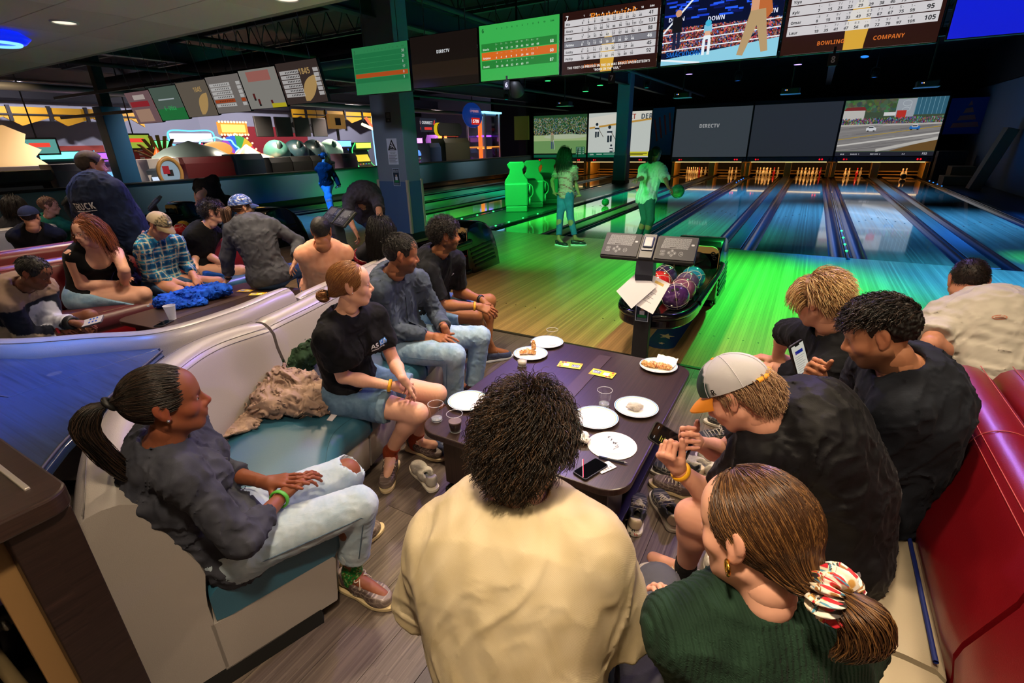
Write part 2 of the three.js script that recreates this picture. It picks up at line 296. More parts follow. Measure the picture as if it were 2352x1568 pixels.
{
const cx = -6.43, cz = 1.45;
const t = thing('support_column', 'big square grey column with safety notices beside the lanes', 'column', [cx, 0, cz]);
const cm = std(0x7c8796, 0.7);
mesh('shaft', rbox(0.74, 4.6, 0.4, 0.012, 0, 2.3, 0), cm, t);
mesh('wainscot', join([rbox(0.77, 1.0, 0.012, 0.004, 0, 0.62, 0.205), rbox(0.012, 1.0, 0.42, 0.004, 0.378, 0.62, 0)]), std(0x44628c, 0.6), t);
for (const [x, z] of [[-0.372, 0.205], [0.376, 0.208], [0.378, -0.2]]) mesh('corner_guard', rbox(0.05, 1.04, 0.05, 0.005, x, 0.63, z), std(0xb9a88f, 0.6), t);
mesh('base', rbox(0.82, 0.14, 0.48, 0.008, 0, 0.07, 0), std(0x131a22, 0.6), t);
const notice = canvasTex(256, 512, (c, w, h) => {
c.fillStyle = '#d9dcea'; c.fillRect(0, 0, w, h); c.fillStyle = '#22252c'; c.beginPath(); c.moveTo(w / 2, 14); c.lineTo(w - 14, 232); c.lineTo(14, 232); c.fill();
c.strokeStyle = '#e8e8f0'; c.lineWidth = 15; c.lineCap = 'round'; c.beginPath(); c.moveTo(130, 100); c.lineTo(150, 150); c.lineTo(100, 170); c.moveTo(150, 150); c.lineTo(180, 190); c.moveTo(120, 130); c.lineTo(85, 140); c.stroke(); c.beginPath(); c.arc(122, 88, 12, 0, 7); c.fillStyle = '#e8e8f0'; c.fill();
c.font = 'bold 24px sans-serif'; c.textAlign = 'center'; c.fillText('WARNING', w / 2, 222); c.fillStyle = '#33363f'; c.font = 'bold 20px sans-serif'; c.fillText('SLIPPERY WHEN', w / 2, 275); c.fillText('OILED LANES', w / 2, 298);
for (let i = 0; i < 8; i++) c.fillRect(22, 322 + i * 22, w - 44 - (i % 3) * 26, 7);
});
mesh('notice_sheet', box(0.23, 0.46, 0.004, 0.06, 1.7, 0.203), std(0xffffff, 0.5, { map: notice }), t).geometry = new THREE.BoxGeometry(0.25, 0.46, 0.004).translate(0.08, 1.66, 0.203);
const poster = canvasTex(128, 224, (c, w, h) => { c.fillStyle = '#c7d6ea'; c.fillRect(0, 0, w, h); c.fillStyle = '#1b2a3c'; c.fillRect(8, 8, w - 16, h - 16); c.fillStyle = '#e8eef8'; c.font = 'bold 19px sans-serif'; c.textAlign = 'center'; c.fillText('NEED HELP', w / 2, 32); c.fillText('BOWLING?', w / 2, 52); c.fillStyle = '#c9a08a'; c.beginPath(); c.arc(w / 2, 92, 15, 0, 7); c.fill(); c.fillStyle = '#d8dce8'; c.fillRect(40, 106, 48, 50); c.fillStyle = '#1f8a4c'; c.fillRect(20, 150, 90, 30); c.fillStyle = '#9fb0c4'; for (let i = 0; i < 4; i++) c.fillRect(16, 186 + i * 7, 96, 3); });
globalThis.posterTex = poster;
mesh('poster', new THREE.BoxGeometry(0.17, 0.32, 0.004).translate(0.12, 1.2, 0.214), std(0xffffff, 0.35, { map: poster }), t);
mesh('small_plate', new THREE.BoxGeometry(0.13, 0.17, 0.004).translate(0.06, 2.25, 0.204), std(0xffffff, 0.5, { map: canvasTex(96, 128, (c, w, h) => { c.fillStyle = '#26262b'; c.fillRect(0, 0, w, h); c.fillStyle = '#b9b4a8'; for (let i = 0; i < 4; i++) c.fillRect(14, 16 + i * 16, 68, 5); c.font = 'bold 26px sans-serif'; c.fillText('105', 26, 112); }) }), t);
const f = thing('support_column', 'square green-lit column standing before the hockey screen', 'column', [-6.62, 0, -12.9]);
mesh('shaft', rbox(0.52, 4.8, 0.52, 0.012, 0, 2.4, 0), std(0x74808c, 0.7), f);
mesh('wainscot', join([rbox(0.56, 1.1, 0.012, 0.004, 0, 0.6, 0.27), rbox(0.012, 1.1, 0.56, 0.004, 0.27, 0.6, 0)]), std(0x53606e, 0.6), f);
mesh('corner_guard', rbox(0.05, 1.2, 0.05, 0.005, 0.27, 0.62, 0.27), std(0xa08c78, 0.6), f);
mesh('base', rbox(0.6, 0.12, 0.6, 0.008, 0, 0.06, 0), M.dark, f);
const b = thing('support_column', 'tall blue square column standing behind the low wall', 'column', [-14.3, 0, 2.75]);
mesh('shaft', rbox(0.42, 2.75, 0.42, 0.01, 0, 1.38, 0), std(0x1f5f8c, 0.6), b);
mesh('upper_post', box(0.2, 2.0, 0.2, 0, 3.7, 0), std(0x141416, 0.7), b);
}
{
const t = structGroup('wall_left');
struct('low_wall', rbox(0.22, 1.0, 24.5, 0.01, -13.86, 0.5, -5.9), std(0x4a6f86, 0.7), t);
struct('wall_cap', rbox(0.3, 0.05, 24.6, 0.012, -13.86, 1.02, -5.9), std(0x141619, 0.4), t);
struct('ball_fence', rbox(0.05, 0.22, 18.5, 0.01, -13.62, 0.11, -9.4), M.gloss, t);
const e = structGroup('wall_left');
struct('end_pier', box(0.5, 4.8, 2.6, -14.2, 2.4, -19.0), std(0x0b0d10, 0.85), e);
}
{
const units = [[-11.97, 3.3, 1, 2, 'golf'], [-8.55, 3.44, 3, 4, 'hockey'], [-3.93, 3.5, 5, 6, 'satellite'], [-0.41, 3.5, 7, 8, 'blank'], [3.1, 3.48, 9, 10, 'race']];
const words = { golf: 'wide screen showing a golfer on the green', hockey: 'wide screen showing hockey players on the ice', satellite: 'grey idle screen with white letters above the pins', blank: 'empty dark grey screen above the pins', race: 'wide screen showing two cars on a drag strip' };
const kick = std(0xc99a45, 0.5), screenTex = {
golf: canvasTex(640, 400, (c, w, h) => {
c.fillStyle = '#2a5a34'; c.fillRect(0, 0, w, h * 0.36);
for (let i = 0; i < 1500; i++) { c.fillStyle = `hsl(${[210, 120, 30, 60][i % 4]},${20 + rnd() * 25}%,${30 + rnd() * 50}%)`; c.fillRect(rnd() * w, h * 0.05 + rnd() * h * 0.4, 5, 9); }
c.fillStyle = '#c9e2a0'; c.fillRect(0, h * 0.46, w, h * 0.2); c.fillStyle = '#86b970'; c.fillRect(0, h * 0.6, w, h * 0.3); c.fillStyle = '#d9e8c4'; c.beginPath(); c.ellipse(w * 0.6, h * 0.5, w * 0.4, 22, 0, 0, 7); c.fill();
c.fillStyle = '#cda98a'; c.beginPath(); c.arc(232, 176, 13, 0, 7); c.fill(); c.fillStyle = '#a9b487'; c.fillRect(214, 186, 36, 62); c.fillStyle = '#4e6580'; c.fillRect(217, 246, 13, 70); c.fillRect(236, 246, 13, 70); c.strokeStyle = '#f5f5f5'; c.lineWidth = 4; c.beginPath(); c.moveTo(246, 230); c.lineTo(262, 325); c.stroke();
c.fillStyle = '#2f7a52'; c.fillRect(520, 300, 105, 76); c.fillStyle = '#e8f4e8'; for (let i = 0; i < 4; i++) { c.fillRect(528, 308 + i * 18, 55, 6); c.fillRect(600, 308 + i * 18, 16, 6); } c.fillStyle = '#0c6b4a'; c.fillRect(0, 372, w, 28);
}),
hockey: canvasTex(640, 400, (c, w, h) => {
c.fillStyle = '#dfe6df'; c.fillRect(0, 0, w, h); c.fillStyle = '#f4f1e4'; c.save(); c.translate(0, 40); c.rotate(-0.1); c.fillRect(0, 0, w * 1.1, 86); c.fillStyle = '#d9a54a'; c.fillRect(0, 84, w * 1.1, 16); c.restore();
c.fillStyle = '#b04a3c'; c.font = 'bold 60px sans-serif'; c.fillText('LIT', 400, 64); c.fillStyle = '#3c4a56'; c.fillText('DER', 536, 66);
const pl = (x, y, s) => { c.fillStyle = '#eef2f0'; c.fillRect(x - 18 * s, y, 38 * s, 52 * s); c.fillStyle = '#23303a'; c.fillRect(x - 20 * s, y + 18 * s, 44 * s, 12 * s); c.beginPath(); c.arc(x, y - 10 * s, 13 * s, 0, 7); c.fill(); c.fillRect(x - 16 * s, y + 50 * s, 16 * s, 48 * s); c.fillRect(x + 6 * s, y + 50 * s, 16 * s, 44 * s); c.strokeStyle = '#5a4630'; c.lineWidth = 4 * s; c.beginPath(); c.moveTo(x + 18 * s, y + 30 * s); c.lineTo(x + 66 * s, y + 96 * s); c.stroke(); };
pl(90, 110, 1.1); pl(225, 140, 1.25); pl(250, 300, 0.8);
c.fillStyle = '#0f6d4f'; c.fillRect(0, 356, 420, 44); c.fillStyle = '#e8e23a'; c.fillRect(420, 350, 220, 40); c.fillStyle = '#eef6ee'; c.font = 'bold 17px sans-serif'; c.fillText('ESPN', 22, 380); c.fillRect(95, 368, 60, 6); c.fillRect(170, 368, 200, 5); c.fillStyle = '#3a3a10'; c.fillRect(432, 362, 190, 6); c.fillRect(432, 374, 150, 5);
}),
satellite: canvasTex(512, 320, (c, w, h) => { c.fillStyle = '#5d6670'; c.fillRect(0, 0, w, h); c.fillStyle = '#f2f4f6'; c.font = 'bold 34px sans-serif'; c.textAlign = 'center'; c.fillText('DIRECTV', w * 0.47, h * 0.4); }),
blank: canvasTex(64, 64, (c, w, h) => { c.fillStyle = '#4c525f'; c.fillRect(0, 0, w, h); }),
race: canvasTex(720, 420, (c, w, h) => {
c.fillStyle = '#4a5a44'; c.fillRect(0, 0, w, h); c.fillStyle = '#58705a'; for (let i = 0; i < 260; i++) { c.fillStyle = `rgb(${60 + rnd() * 50 | 0},${85 + rnd() * 50 | 0},${55 + rnd() * 40 | 0})`; c.beginPath(); c.arc(rnd() * 440, rnd() * 80, 8 + rnd() * 14, 0, 7); c.fill(); }
c.fillStyle = '#aeb6c0'; c.fillRect(380, 4, 130, 130); c.fillStyle = '#3a6e86'; c.fillRect(512, 0, 208, 120); c.strokeStyle = '#87b4c8'; c.lineWidth = 3; for (let i = 0; i < 8; i++) { c.beginPath(); c.moveTo(512 + i * 30, 0); c.lineTo(512 + i * 30, 120); c.stroke(); }
c.strokeStyle = '#d2dce2'; c.beginPath(); c.ellipse(450, 36, 30, 20, 0, 0, 7); c.ellipse(450, 80, 26, 14, 0, 0, 7); c.stroke(); c.fillStyle = '#d8d5d0'; c.fillRect(0, 76, 160, 70); c.fillStyle = '#8a2f2f'; c.beginPath(); c.moveTo(0, 76); c.lineTo(20, 52); c.lineTo(150, 52); c.lineTo(170, 78); c.fill(); c.fillStyle = '#d23b30'; c.fillRect(390, 86, 66, 64); c.fillStyle = '#f0f0f0'; c.fillRect(300, 96, 84, 26);
for (let i = 0; i < 900; i++) { c.fillStyle = `hsl(${rnd() * 360},${20 + rnd() * 40}%,${20 + rnd() * 45}%)`; c.fillRect(rnd() * w, 132 + rnd() * 48, 6, 11); }
c.fillStyle = '#cfcac4'; c.fillRect(0, 180, w, 16); c.fillStyle = '#94908e'; c.fillRect(0, 192, w, 190); for (let i = 0; i < 120; i++) { c.fillStyle = `rgba(${rnd() < 0.5 ? '60,56,58' : '210,206,200'},.2)`; c.save(); c.translate(0, 250); c.rotate(-0.09); c.fillRect(rnd() * w - 100, rnd() * 190 - 60, 300, 3); c.restore(); }
c.save(); c.translate(0, 290); c.rotate(-0.12); c.fillStyle = '#c9a63c'; c.fillRect(-20, 0, 760, 5); c.fillStyle = '#e4e0da'; c.fillRect(-20, 44, 820, 12); c.restore(); c.fillStyle = '#7a5a30'; c.beginPath(); c.moveTo(400, 382); c.lineTo(w, 292); c.lineTo(w, 382); c.fill(); c.save(); c.translate(300, 366); c.rotate(-0.2); c.fillStyle = '#d6d2cc'; c.fillRect(0, 0, 470, 22); c.restore();
const car = (x, y, col) => { c.fillStyle = col; c.beginPath(); c.roundRect(x, y + 10, 74, 24, 8); c.fill(); c.fillStyle = '#e8eaf0'; c.beginPath(); c.roundRect(x + 14, y, 44, 18, 8); c.fill(); c.fillStyle = '#30343c'; c.fillRect(x + 18, y + 4, 34, 9); c.fillStyle = '#181818'; c.fillRect(x + 8, y + 30, 14, 8); c.fillRect(x + 52, y + 30, 14, 8); }; car(196, 196, '#eceef2'); car(506, 192, '#2f7ad0');
c.fillStyle = '#2b2b36'; c.fillRect(0, 388, w, 32); c.fillStyle = '#e6e6ee'; c.font = 'bold 15px sans-serif'; c.fillText('MLB', 40, 410); c.fillText('EAGLES  1', 118, 410); c.fillText('RED SOX  2', 268, 410); c.fillText('2-2', 500, 410); c.font = 'bold 22px sans-serif'; c.fillText('FS2', 640, 411);
}),
};
for (const [x, w, a, b, kind] of units) {
const t = thing('mask_unit', `${words[kind]} over lanes ${laneName[a - 1]} and ${laneName[b - 1]}`, 'mask unit', [x, 0, -18.0]);
mesh('housing', join([box(w - 0.02, 2.55, 0.3, 0, 2.0, -0.17), box(w - 0.02, 0.14, 2.0, 0, 0.8, -1.2)]), M.blackMatte, t);
const lit = { golf: 0.5, hockey: 0.62, satellite: 0.32, blank: 0.26, race: 0.62 }[kind];
const sc = mesh('screen', new THREE.BoxGeometry(w - 0.06, 2.2, 0.02).translate(0, 2.0, -0.005), new THREE.MeshStandardMaterial({ color: 0x0a0a0a, roughness: 0.5, emissive: 0xffffff, emissiveMap: screenTex[kind], emissiveIntensity: lit }), t);
if (kind === 'golf' || kind === 'hockey' || kind === 'race') { const l = new THREE.RectAreaLight(kind === 'race' ? 0xcfd4e0 : 0xd4e8d0, 0.25, w - 0.1, 2.1); l.position.set(x, 2.0, -17.96); l.lookAt(x, 2.0, 0); scene.add(l); }
mesh('frame', join([box(w, 0.03, 0.05, 0, 0.885, 0), box(w, 0.03, 0.05, 0, 3.115, 0), box(0.03, 2.25, 0.05, -w / 2, 2, 0), box(0.03, 2.25, 0.05, w / 2, 2, 0)]), M.black, t);
mesh('number_band', rbox(w - 0.02, 0.2, 0.06, 0.008, 0, 0.77, 0), std(0x6d6a78, 0.6), t);
[a, b].forEach((n, i) => {
const nx = (i ? 1 : -1) * (w / 2 - 0.13);
mesh('lane_number', new THREE.PlaneGeometry(0.2, 0.16).translate(nx, 0.77, 0.032), new THREE.MeshStandardMaterial({ roughness: 0.6, color: 0xffffff, map: canvasTex(64, 52, (c, W2, H2) => { c.fillStyle = '#6d6a78'; c.fillRect(0, 0, W2, H2); c.fillStyle = '#121216'; c.font = 'bold 44px sans-serif'; c.textAlign = 'center'; c.fillText(String(n), W2 / 2, 42); }) }), t);
for (const k of [0, 1]) mesh('red_light', ball(0.032, nx + (i ? -1 : 1) * (0.27 + k * 0.1), 0.77, 0.03, 1, 1, 0.5, 14), glow(0xff1020, k === 0 || i ? 2.2 : 0.6), t);
});
const lx = [LANES[a - 1][1] + 0.527 - x, LANES[b - 1][1] + 0.527 - x];
for (const px of [-w / 2 + 0.06, w / 2 - 0.06, (lx[0] + lx[1]) / 2]) { mesh('kickback', box(0.12, 0.66, 1.5, px, 0.33, -1.0), kick, t); }
for (const px of [(lx[0] + lx[1]) / 2, -w / 2 + 0.1, w / 2 - 0.1]) mesh('kickback_post', rbox(px === (lx[0] + lx[1]) / 2 ? 0.28 : 0.14, 0.62, 0.06, 0.01, px, 0.33, -0.14), std(0xd8b060, 0.45), t);
mesh('back_curtain', box(w - 0.1, 0.7, 0.03, 0, 0.42, -1.75), std(0x2a2418, 0.9), t);
mesh('sweep_rail', join([box(w - 0.2, 0.045, 0.05, 0, 0.075, -1.3), box(w - 0.2, 0.045, 0.05, 0, 0.2, -1.5)]), std(0xb08a48, 0.5), t);
mesh('pit_lamp', rod([-w / 2 + 0.2, 0.66, -0.12], [w / 2 - 0.2, 0.66, -0.12], 0.018, 10), glow(0xffd28a, 2.5), t);
const l = new THREE.RectAreaLight(0xffbb66, 26, w - 0.4, 0.06); l.position.set(x, 0.63, -18.16); l.lookAt(x, -0.1, -18.9); scene.add(l);
}
}
{
const prof = [[0.001, 0], [0.026, 0], [0.029, 0.006], [0.036, 0.05], [0.05, 0.09], [0.0605, 0.115], [0.06, 0.13], [0.052, 0.175], [0.038, 0.215], [0.027, 0.25], [0.0235, 0.27], [0.026, 0.3], [0.031, 0.33], [0.0323, 0.345], [0.029, 0.362], [0.018, 0.377], [0.001, 0.381]];
const body = lathe(prof.map(([r, y]) => [r, y]), 20), stripe = join([lathe([[0.0275, 0.25], [0.0255, 0.26]], 20), lathe([[0.0255, 0.278], [0.0275, 0.288]], 20)]);
const wm = phys(0xf2ead8, 0.2, { clearcoat: 0.6 }), rm = phys(0xd01c3a, 0.2, { clearcoat: 0.6 }), sm = std(0xc01822, 0.3);
const spots = []; for (let r = 0; r < 4; r++) for (let k = 0; k <= r; k++) spots.push([(k - r / 2) * 0.3048, -18.29 - r * 0.264]);
const make = (red) => { const g = new THREE.Group(); g.userData = { category: 'bowling pin' }; mesh('pin_body', body, red ? rm : wm, g); mesh('neck_stripe', stripe, red ? wm : sm, g); return g; };
const W = make(false), R = make(true);
const keep = { 5: [0, 1, 2, 3, 4, 5, 6, 7, 8, 9], 6: [4, 7, 8], 7: [0, 1, 2, 3, 4, 5, 6, 7, 9], 8: [0, 1, 2, 3, 4, 5, 6, 7, 8, 9], 9: [1, 4, 5, 9], 10: [2, 5] }, red = { 5: [8], 7: [5, 8], 8: [9], 9: [5] };
const posWord = ['head pin', 'second row left pin', 'second row right pin', 'third row left pin', 'third row middle pin', 'third row right pin', 'back row far left pin', 'back row inner left pin', 'back row inner right pin', 'back row far right pin'];
for (const n of Object.keys(keep)) for (const i of keep[n]) {
const isRed = (red[n] || []).includes(i), p = (isRed ? R : W).clone();
p.name = numbered('bowling_pin'); scene.add(p); p.position.set(LANES[n - 1][1] + 0.527 + spots[i][0], 0.001, spots[i][1]);
tag(p, `${isRed ? 'red' : 'white'} ${posWord[i]} standing on lane ${laneName[n - 1]}`, 'bowling pin', 'bowling pins');
}
}
// ---------------------------------------------------------------- booths
const vinyl = (c) => phys(c, 0.34, { bumpMap: leatherBump, bumpScale: 0.0012, clearcoat: 0.25, clearcoatRoughness: 0.3 });
const greyVinyl = vinyl(0x98918c), blueVinyl = vinyl(0x2c5a70), redVinyl = vinyl(0x6e0712), creamVinyl = vinyl(0xb0a48c), seamMat = std(0x6b6662, 0.7), redSeam = std(0xb04a4a, 0.7), blueGap = std(0x0a1e66, 0.6);
function boothModule(name, label, stations, mats, group, o = {}) {
const origin = [(stations[0][0] + stations[stations.length - 1][2]) / 2, 0, (stations[0][1] + stations[stations.length - 1][3]) / 2];
const t = thing(name, label, o.category || 'booth seat', origin, 0, group);
const R = new THREE.CatmullRomCurve3(stations.map((s) => V(s[0] - origin[0], 0, s[1] - origin[2]))), F = new THREE.CatmullRomCurve3(stations.map((s) => V(s[2] - origin[0], 0, s[3] - origin[2])));
const N = o.steps || (stations.length - 1) * 8;
const rows = (prof) => { const out = []; for (let i = 0; i <= N; i++) { const r = R.getPoint(i / N), f = F.getPoint(i / N), D = r.distanceTo(f), e = f.clone().sub(r).divideScalar(D); const puff = Math.min(1, Math.min(i, N - i) / (N * 0.06)); out.push(prof(D, puff).map(([tt, h]) => V(r.x + e.x * tt, h, r.z + e.z * tt))); } return out; };
const H = o.height || 0.88, skin = (prof) => { const rs = rows(prof); const a = rs[0], b = rs[rs.length - 1]; const side = b[0].clone().sub(a[0]).cross(a[1].clone().sub(a[0])); const g = loft(o.flip ? rs.map((r) => r.slice().reverse()) : rs, true, true); return crease(g, 0.75); };
const rnd2 = (a, b, n, f) => Array.from({ length: n }, (_, i) => f(a + (b - a) * i / (n - 1)));
if (!o.noBack) {
mesh('backrest', skin((D, p) => { const q = 0.012 * (1 - p); return [[0.0, 0.08], [0.0, H - 0.07 - q], [0.018, H - 0.03 - q], [0.05, H - 0.006 - q], [0.085, H - q], [0.125, H - 0.004 - q], [0.16, H - 0.025 - q], [0.185, H - 0.07], [0.205 - q, H - 0.15], [0.24 - q, 0.62], [0.262 - q, 0.55], [0.268 - q, 0.5], [0.255 - q, 0.44], [0.235, 0.38], [0.235, 0.08]]; }), mats.back, t);
const line = (tt, h) => { const pts = []; for (let i = 0; i <= N; i++) { const r = R.getPoint(i / N), f = F.getPoint(i / N), e = f.clone().sub(r).normalize(); pts.push(V(r.x + e.x * tt, h, r.z + e.z * tt)); } return tube(pts, 0.0016, N * 2, 5); };
mesh('seam', join([line(0.163, H - 0.026), line(0.176, H - 0.048), line(0.046, H - 0.006)]), mats.seam || seamMat, t);
for (const u of o.cross || []) { const r = R.getPoint(u), f = F.getPoint(u), e = f.clone().sub(r).normalize(); mesh('cross_seam', tube([[0.03, H - 0.016], [0.085, H + 0.001], [0.125, H - 0.002], [0.16, H - 0.023], [0.186, H - 0.069], [0.206, H - 0.15], [0.241, 0.62], [0.263, 0.55], [0.268, 0.5]].map(([a, h]) => V(r.x + e.x * a, h, r.z + e.z * a)), 0.0018, 40, 5), mats.seam || seamMat, t); }
}
const s0 = o.noBack ? 0.02 : 0.245;
mesh('seat_cushion', skin((D, p) => { const q = 0.012 * (1 - p); return [[s0, 0.3], [s0, 0.415 - q], [s0 + 0.03, 0.44 - q], [s0 + 0.1, 0.45 - q], [(s0 + D) / 2, 0.455 - q], [D - 0.1, 0.45 - q], [D - 0.045, 0.44 - q], [D - 0.012, 0.415 - q], [D, 0.375], [D - 0.004, 0.32], [D - 0.03, 0.285], [s0 + 0.05, 0.285]]; }), mats.seat, t);
const fl = []; for (let i = 0; i <= N; i++) { const r = R.getPoint(i / N), f = F.getPoint(i / N), e = f.clone().sub(r), D = e.length(); e.divideScalar(D); fl.push(V(r.x + e.x * (D - 0.05), 0.4425, r.z + e.z * (D - 0.05))); }
mesh('seat_seam', tube(fl, 0.0014, N * 2, 5), mats.seatSeam || std(0x2b4f60, 0.7), t);
mesh('base_panel', skin((D) => [[s0 - 0.02, 0.07], [s0 - 0.02, 0.29], [D - 0.035, 0.29], [D - 0.028, 0.27], [D - 0.05, 0.075], [D - 0.055, 0.07]]), mats.base, t);
mesh('plinth', skin((D) => [[0.06, 0.0], [0.06, 0.075], [D - 0.12, 0.075], [D - 0.12, 0.0]]), M.blackMatte, t);
return t;
}
const greyMats = { back: greyVinyl, seat: blueVinyl, base: greyVinyl }, redMats = { back: redVinyl, seat: creamVinyl, base: redVinyl, seam: redSeam, seatSeam: std(0x9a8f78, 0.7) };
boothModule('booth_seat', 'grey booth seat with blue cushion where the black polo woman sits', [[-2.25, 6.95, -1.44, 6.85], [-2.15, 7.29, -1.36, 7.2], [-2.07, 7.6, -1.275, 7.52]], greyMats, 'grey booth by the near table');
boothModule('booth_seat', 'grey booth seat with blue cushion under the two men beyond the black polo woman', [[-2.68, 5.7, -1.88, 5.5], [-2.46, 6.3, -1.65, 6.15], [-2.256, 6.93, -1.446, 6.83]], greyMats, 'grey booth by the near table', { cross: [0.5] });
boothModule('booth_seat', 'curved grey booth corner with blue cushion under the woman in the grey sweater', [[-2.066, 7.62, -1.268, 7.54], [-2.06, 7.95, -1.235, 7.75], [-1.85, 8.3, -1.08, 7.93], [-1.48, 8.63, -0.92, 8.06], [-0.98, 8.86, -0.78, 8.2]], greyMats, 'grey booth by the near table', { steps: 44 });
boothModule('booth_seat', 'red booth back with cream seat beside the man with the dark t-shirt and phone', [[1.38, 7.79, 0.52, 7.79], [1.38, 7.2, 0.52, 7.2], [1.38, 6.55, 0.52, 6.55]], redMats, 'red booth on the right', { cross: [0.53], flip: false });
boothModule('booth_seat', 'red booth back with cream seat at the bottom right corner', [[1.38, 9.4, 0.52, 9.4], [1.38, 8.6, 0.52, 8.6], [1.38, 7.81, 0.52, 7.81]], redMats, 'red booth on the right', {});
boothModule('bench', 'cream bench end under the blond person', [[1.3, 6.53, 0.52, 6.53], [1.3, 5.8, 0.52, 5.8]], redMats, null, { noBack: true, category: 'bench', steps: 8 });
boothModule('booth_seat', 'red booth back seen behind the near red back at the right edge', [[1.4, 6.5, 2.26, 6.5], [1.4, 7.2, 2.26, 7.2], [1.4, 7.9, 2.26, 7.9]], redMats, null, {});
boothModule('bench', 'cream bench under the man in the white t-shirt', [[1.32, 6.46, 1.32, 5.7], [2.2, 6.46, 2.2, 5.7]].map(([a, b, c, d]) => [a, b, c, d]), redMats, null, { noBack: true, category: 'bench', steps: 8, flip: false });
{ const g = mesh('seat_piping', tube([[1.105, 0.452, 6.6], [1.103, 0.455, 7.3], [1.1, 0.452, 7.79]], 0.007, 30, 8), blueGap); tag(g, 'blue piping between the cream seat and the red back', 'piping'); }
boothModule('booth_seat', 'red booth back behind the woman in the black tank top', [[-5.4, 6.95, -4.68, 6.95], [-5.42, 7.4, -4.68, 7.4], [-5.42, 7.9, -4.68, 7.9]], { ...redMats, seat: vinyl(0x5a2a34) }, 'red booth of the neighbours', {});
boothModule('booth_seat', 'red booth back behind the man in the plaid shirt', [[-5.4, 5.6, -4.7, 5.6], [-5.4, 6.2, -4.7, 6.2], [-5.4, 6.93, -4.7, 6.93]], { ...redMats, seat: blueVinyl }, 'red booth of the neighbours', {});
boothModule('booth_seat', 'red booth of the rear group behind the neighbours', [[-5.62, 7.9, -6.4, 7.9], [-5.6, 7.2, -6.4, 7.2], [-5.6, 6.3, -6.4, 6.3]], redMats, null, { height: 0.96 });
boothModule('booth_seat', 'grey booth seat of the neighbours under the man in the peach shirt', [[-2.75, 5.5, -3.5, 5.6], [-2.55, 6.3, -3.35, 6.4], [-2.36, 7.0, -3.15, 7.1]], greyMats, 'grey booth of the neighbours', { height: 0.8 });
boothModule('booth_seat', 'curved grey booth of the neighbours with a pale top rail at the left edge', [[-2.32, 7.1, -3.15, 7.12], [-2.18, 7.6, -3.1, 7.5], [-2.2, 8.0, -3.2, 7.7], [-2.45, 8.22, -3.4, 7.78], [-2.75, 8.46, -3.75, 7.9], [-3.4, 8.7, -4.3, 8.1]], greyMats, 'grey booth of the neighbours', { height: 0.9, steps: 44 });
boothModule('booth_seat', 'grey booth back behind the man in the black cap', [[-8.3, 7.5, -7.6, 7.6], [-8.3, 7.1, -7.6, 7.1], [-8.3, 6.4, -7.6, 6.4]], greyMats, null, { height: 0.9 });
{
const t = thing('booth_infill', 'flat wooden panel with painted blue light between the two grey booth backs', 'panel', [-2.1, 0.8, 8.5]);
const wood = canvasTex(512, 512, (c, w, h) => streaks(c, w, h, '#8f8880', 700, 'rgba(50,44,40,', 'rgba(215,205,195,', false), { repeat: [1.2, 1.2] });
const wm = phys(0x4a68a8, 0.36, { map: wood, clearcoat: 0.15 });  // grey-brown wood, with the blue light on it put into this colour
const pl = (pts) => { const g = extrude(pts.map(([x, z]) => [x + 2.1, -(z - 8.5)]), 0.03, 0.002).rotateX(-Math.PI / 2); return boxUV(g); };
const A = [-2.2, 8.03];
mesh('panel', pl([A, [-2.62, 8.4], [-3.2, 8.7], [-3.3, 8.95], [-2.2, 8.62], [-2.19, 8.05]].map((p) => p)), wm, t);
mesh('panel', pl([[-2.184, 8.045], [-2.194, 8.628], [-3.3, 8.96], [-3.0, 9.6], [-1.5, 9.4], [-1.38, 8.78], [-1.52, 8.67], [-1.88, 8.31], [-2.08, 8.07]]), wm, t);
mesh('trim_strip', tube([[-0.03, 0.036, -0.45], [0.22, 0.036, -0.17], [0.55, 0.036, 0.16], [0.7, 0.036, 0.28]], 0.006, 30, 6), std(0x2a2a33, 0.5), t);
mesh('support', box(0.5, 0.78, 0.5, -0.3, -0.4, 0.45), M.dark, t);
}
const woodDark = canvasTex(512, 1024, (c, w, h) => streaks(c, w, h, '#41332f', 1100, 'rgba(16,10,9,', 'rgba(125,104,95,'), { repeat: [2.2, 0.9] });
const tableWood = phys(0xb4a29c, 0.36, { map: woodDark, clearcoat: 0.15, clearcoatRoughness: 0.25 });
const ballColors = {};
function ballMaterial(hex, hex2) {
const key = hex + hex2; if (ballColors[key]) return ballColors[key];
const a = new THREE.Color(hex), b = new THREE.Color(hex2);
const t = canvasTex(256, 128, (c, w, h) => { c.fillStyle = '#' + a.getHexString(); c.fillRect(0, 0, w, h); for (let i = 0; i < 120; i++) { c.strokeStyle = (i % 2 ? '#' + b.getHexString() : '#' + a.getHexString()) + '66'; c.lineWidth = 1 + rnd() * 5; const x = rnd() * w, y = rnd() * h; c.beginPath(); c.moveTo(x, y); c.bezierCurveTo(x + rr(-40, 40), y + rr(-20, 20), x + rr(-40, 40), y + rr(-20, 20), x + rr(-60, 60), y + rr(-30, 30)); c.stroke(); } });
return (ballColors[key] = phys(0xffffff, 0.15, { map: t, clearcoat: 0.8, clearcoatRoughness: 0.05 }));
}
const ballGeo = ball(0.108, 0, 0, 0, 1, 1, 1, 40), bandMat = std(0xe6d9cf, 0.4), holeMat = std(0x0a0608, 0.8);
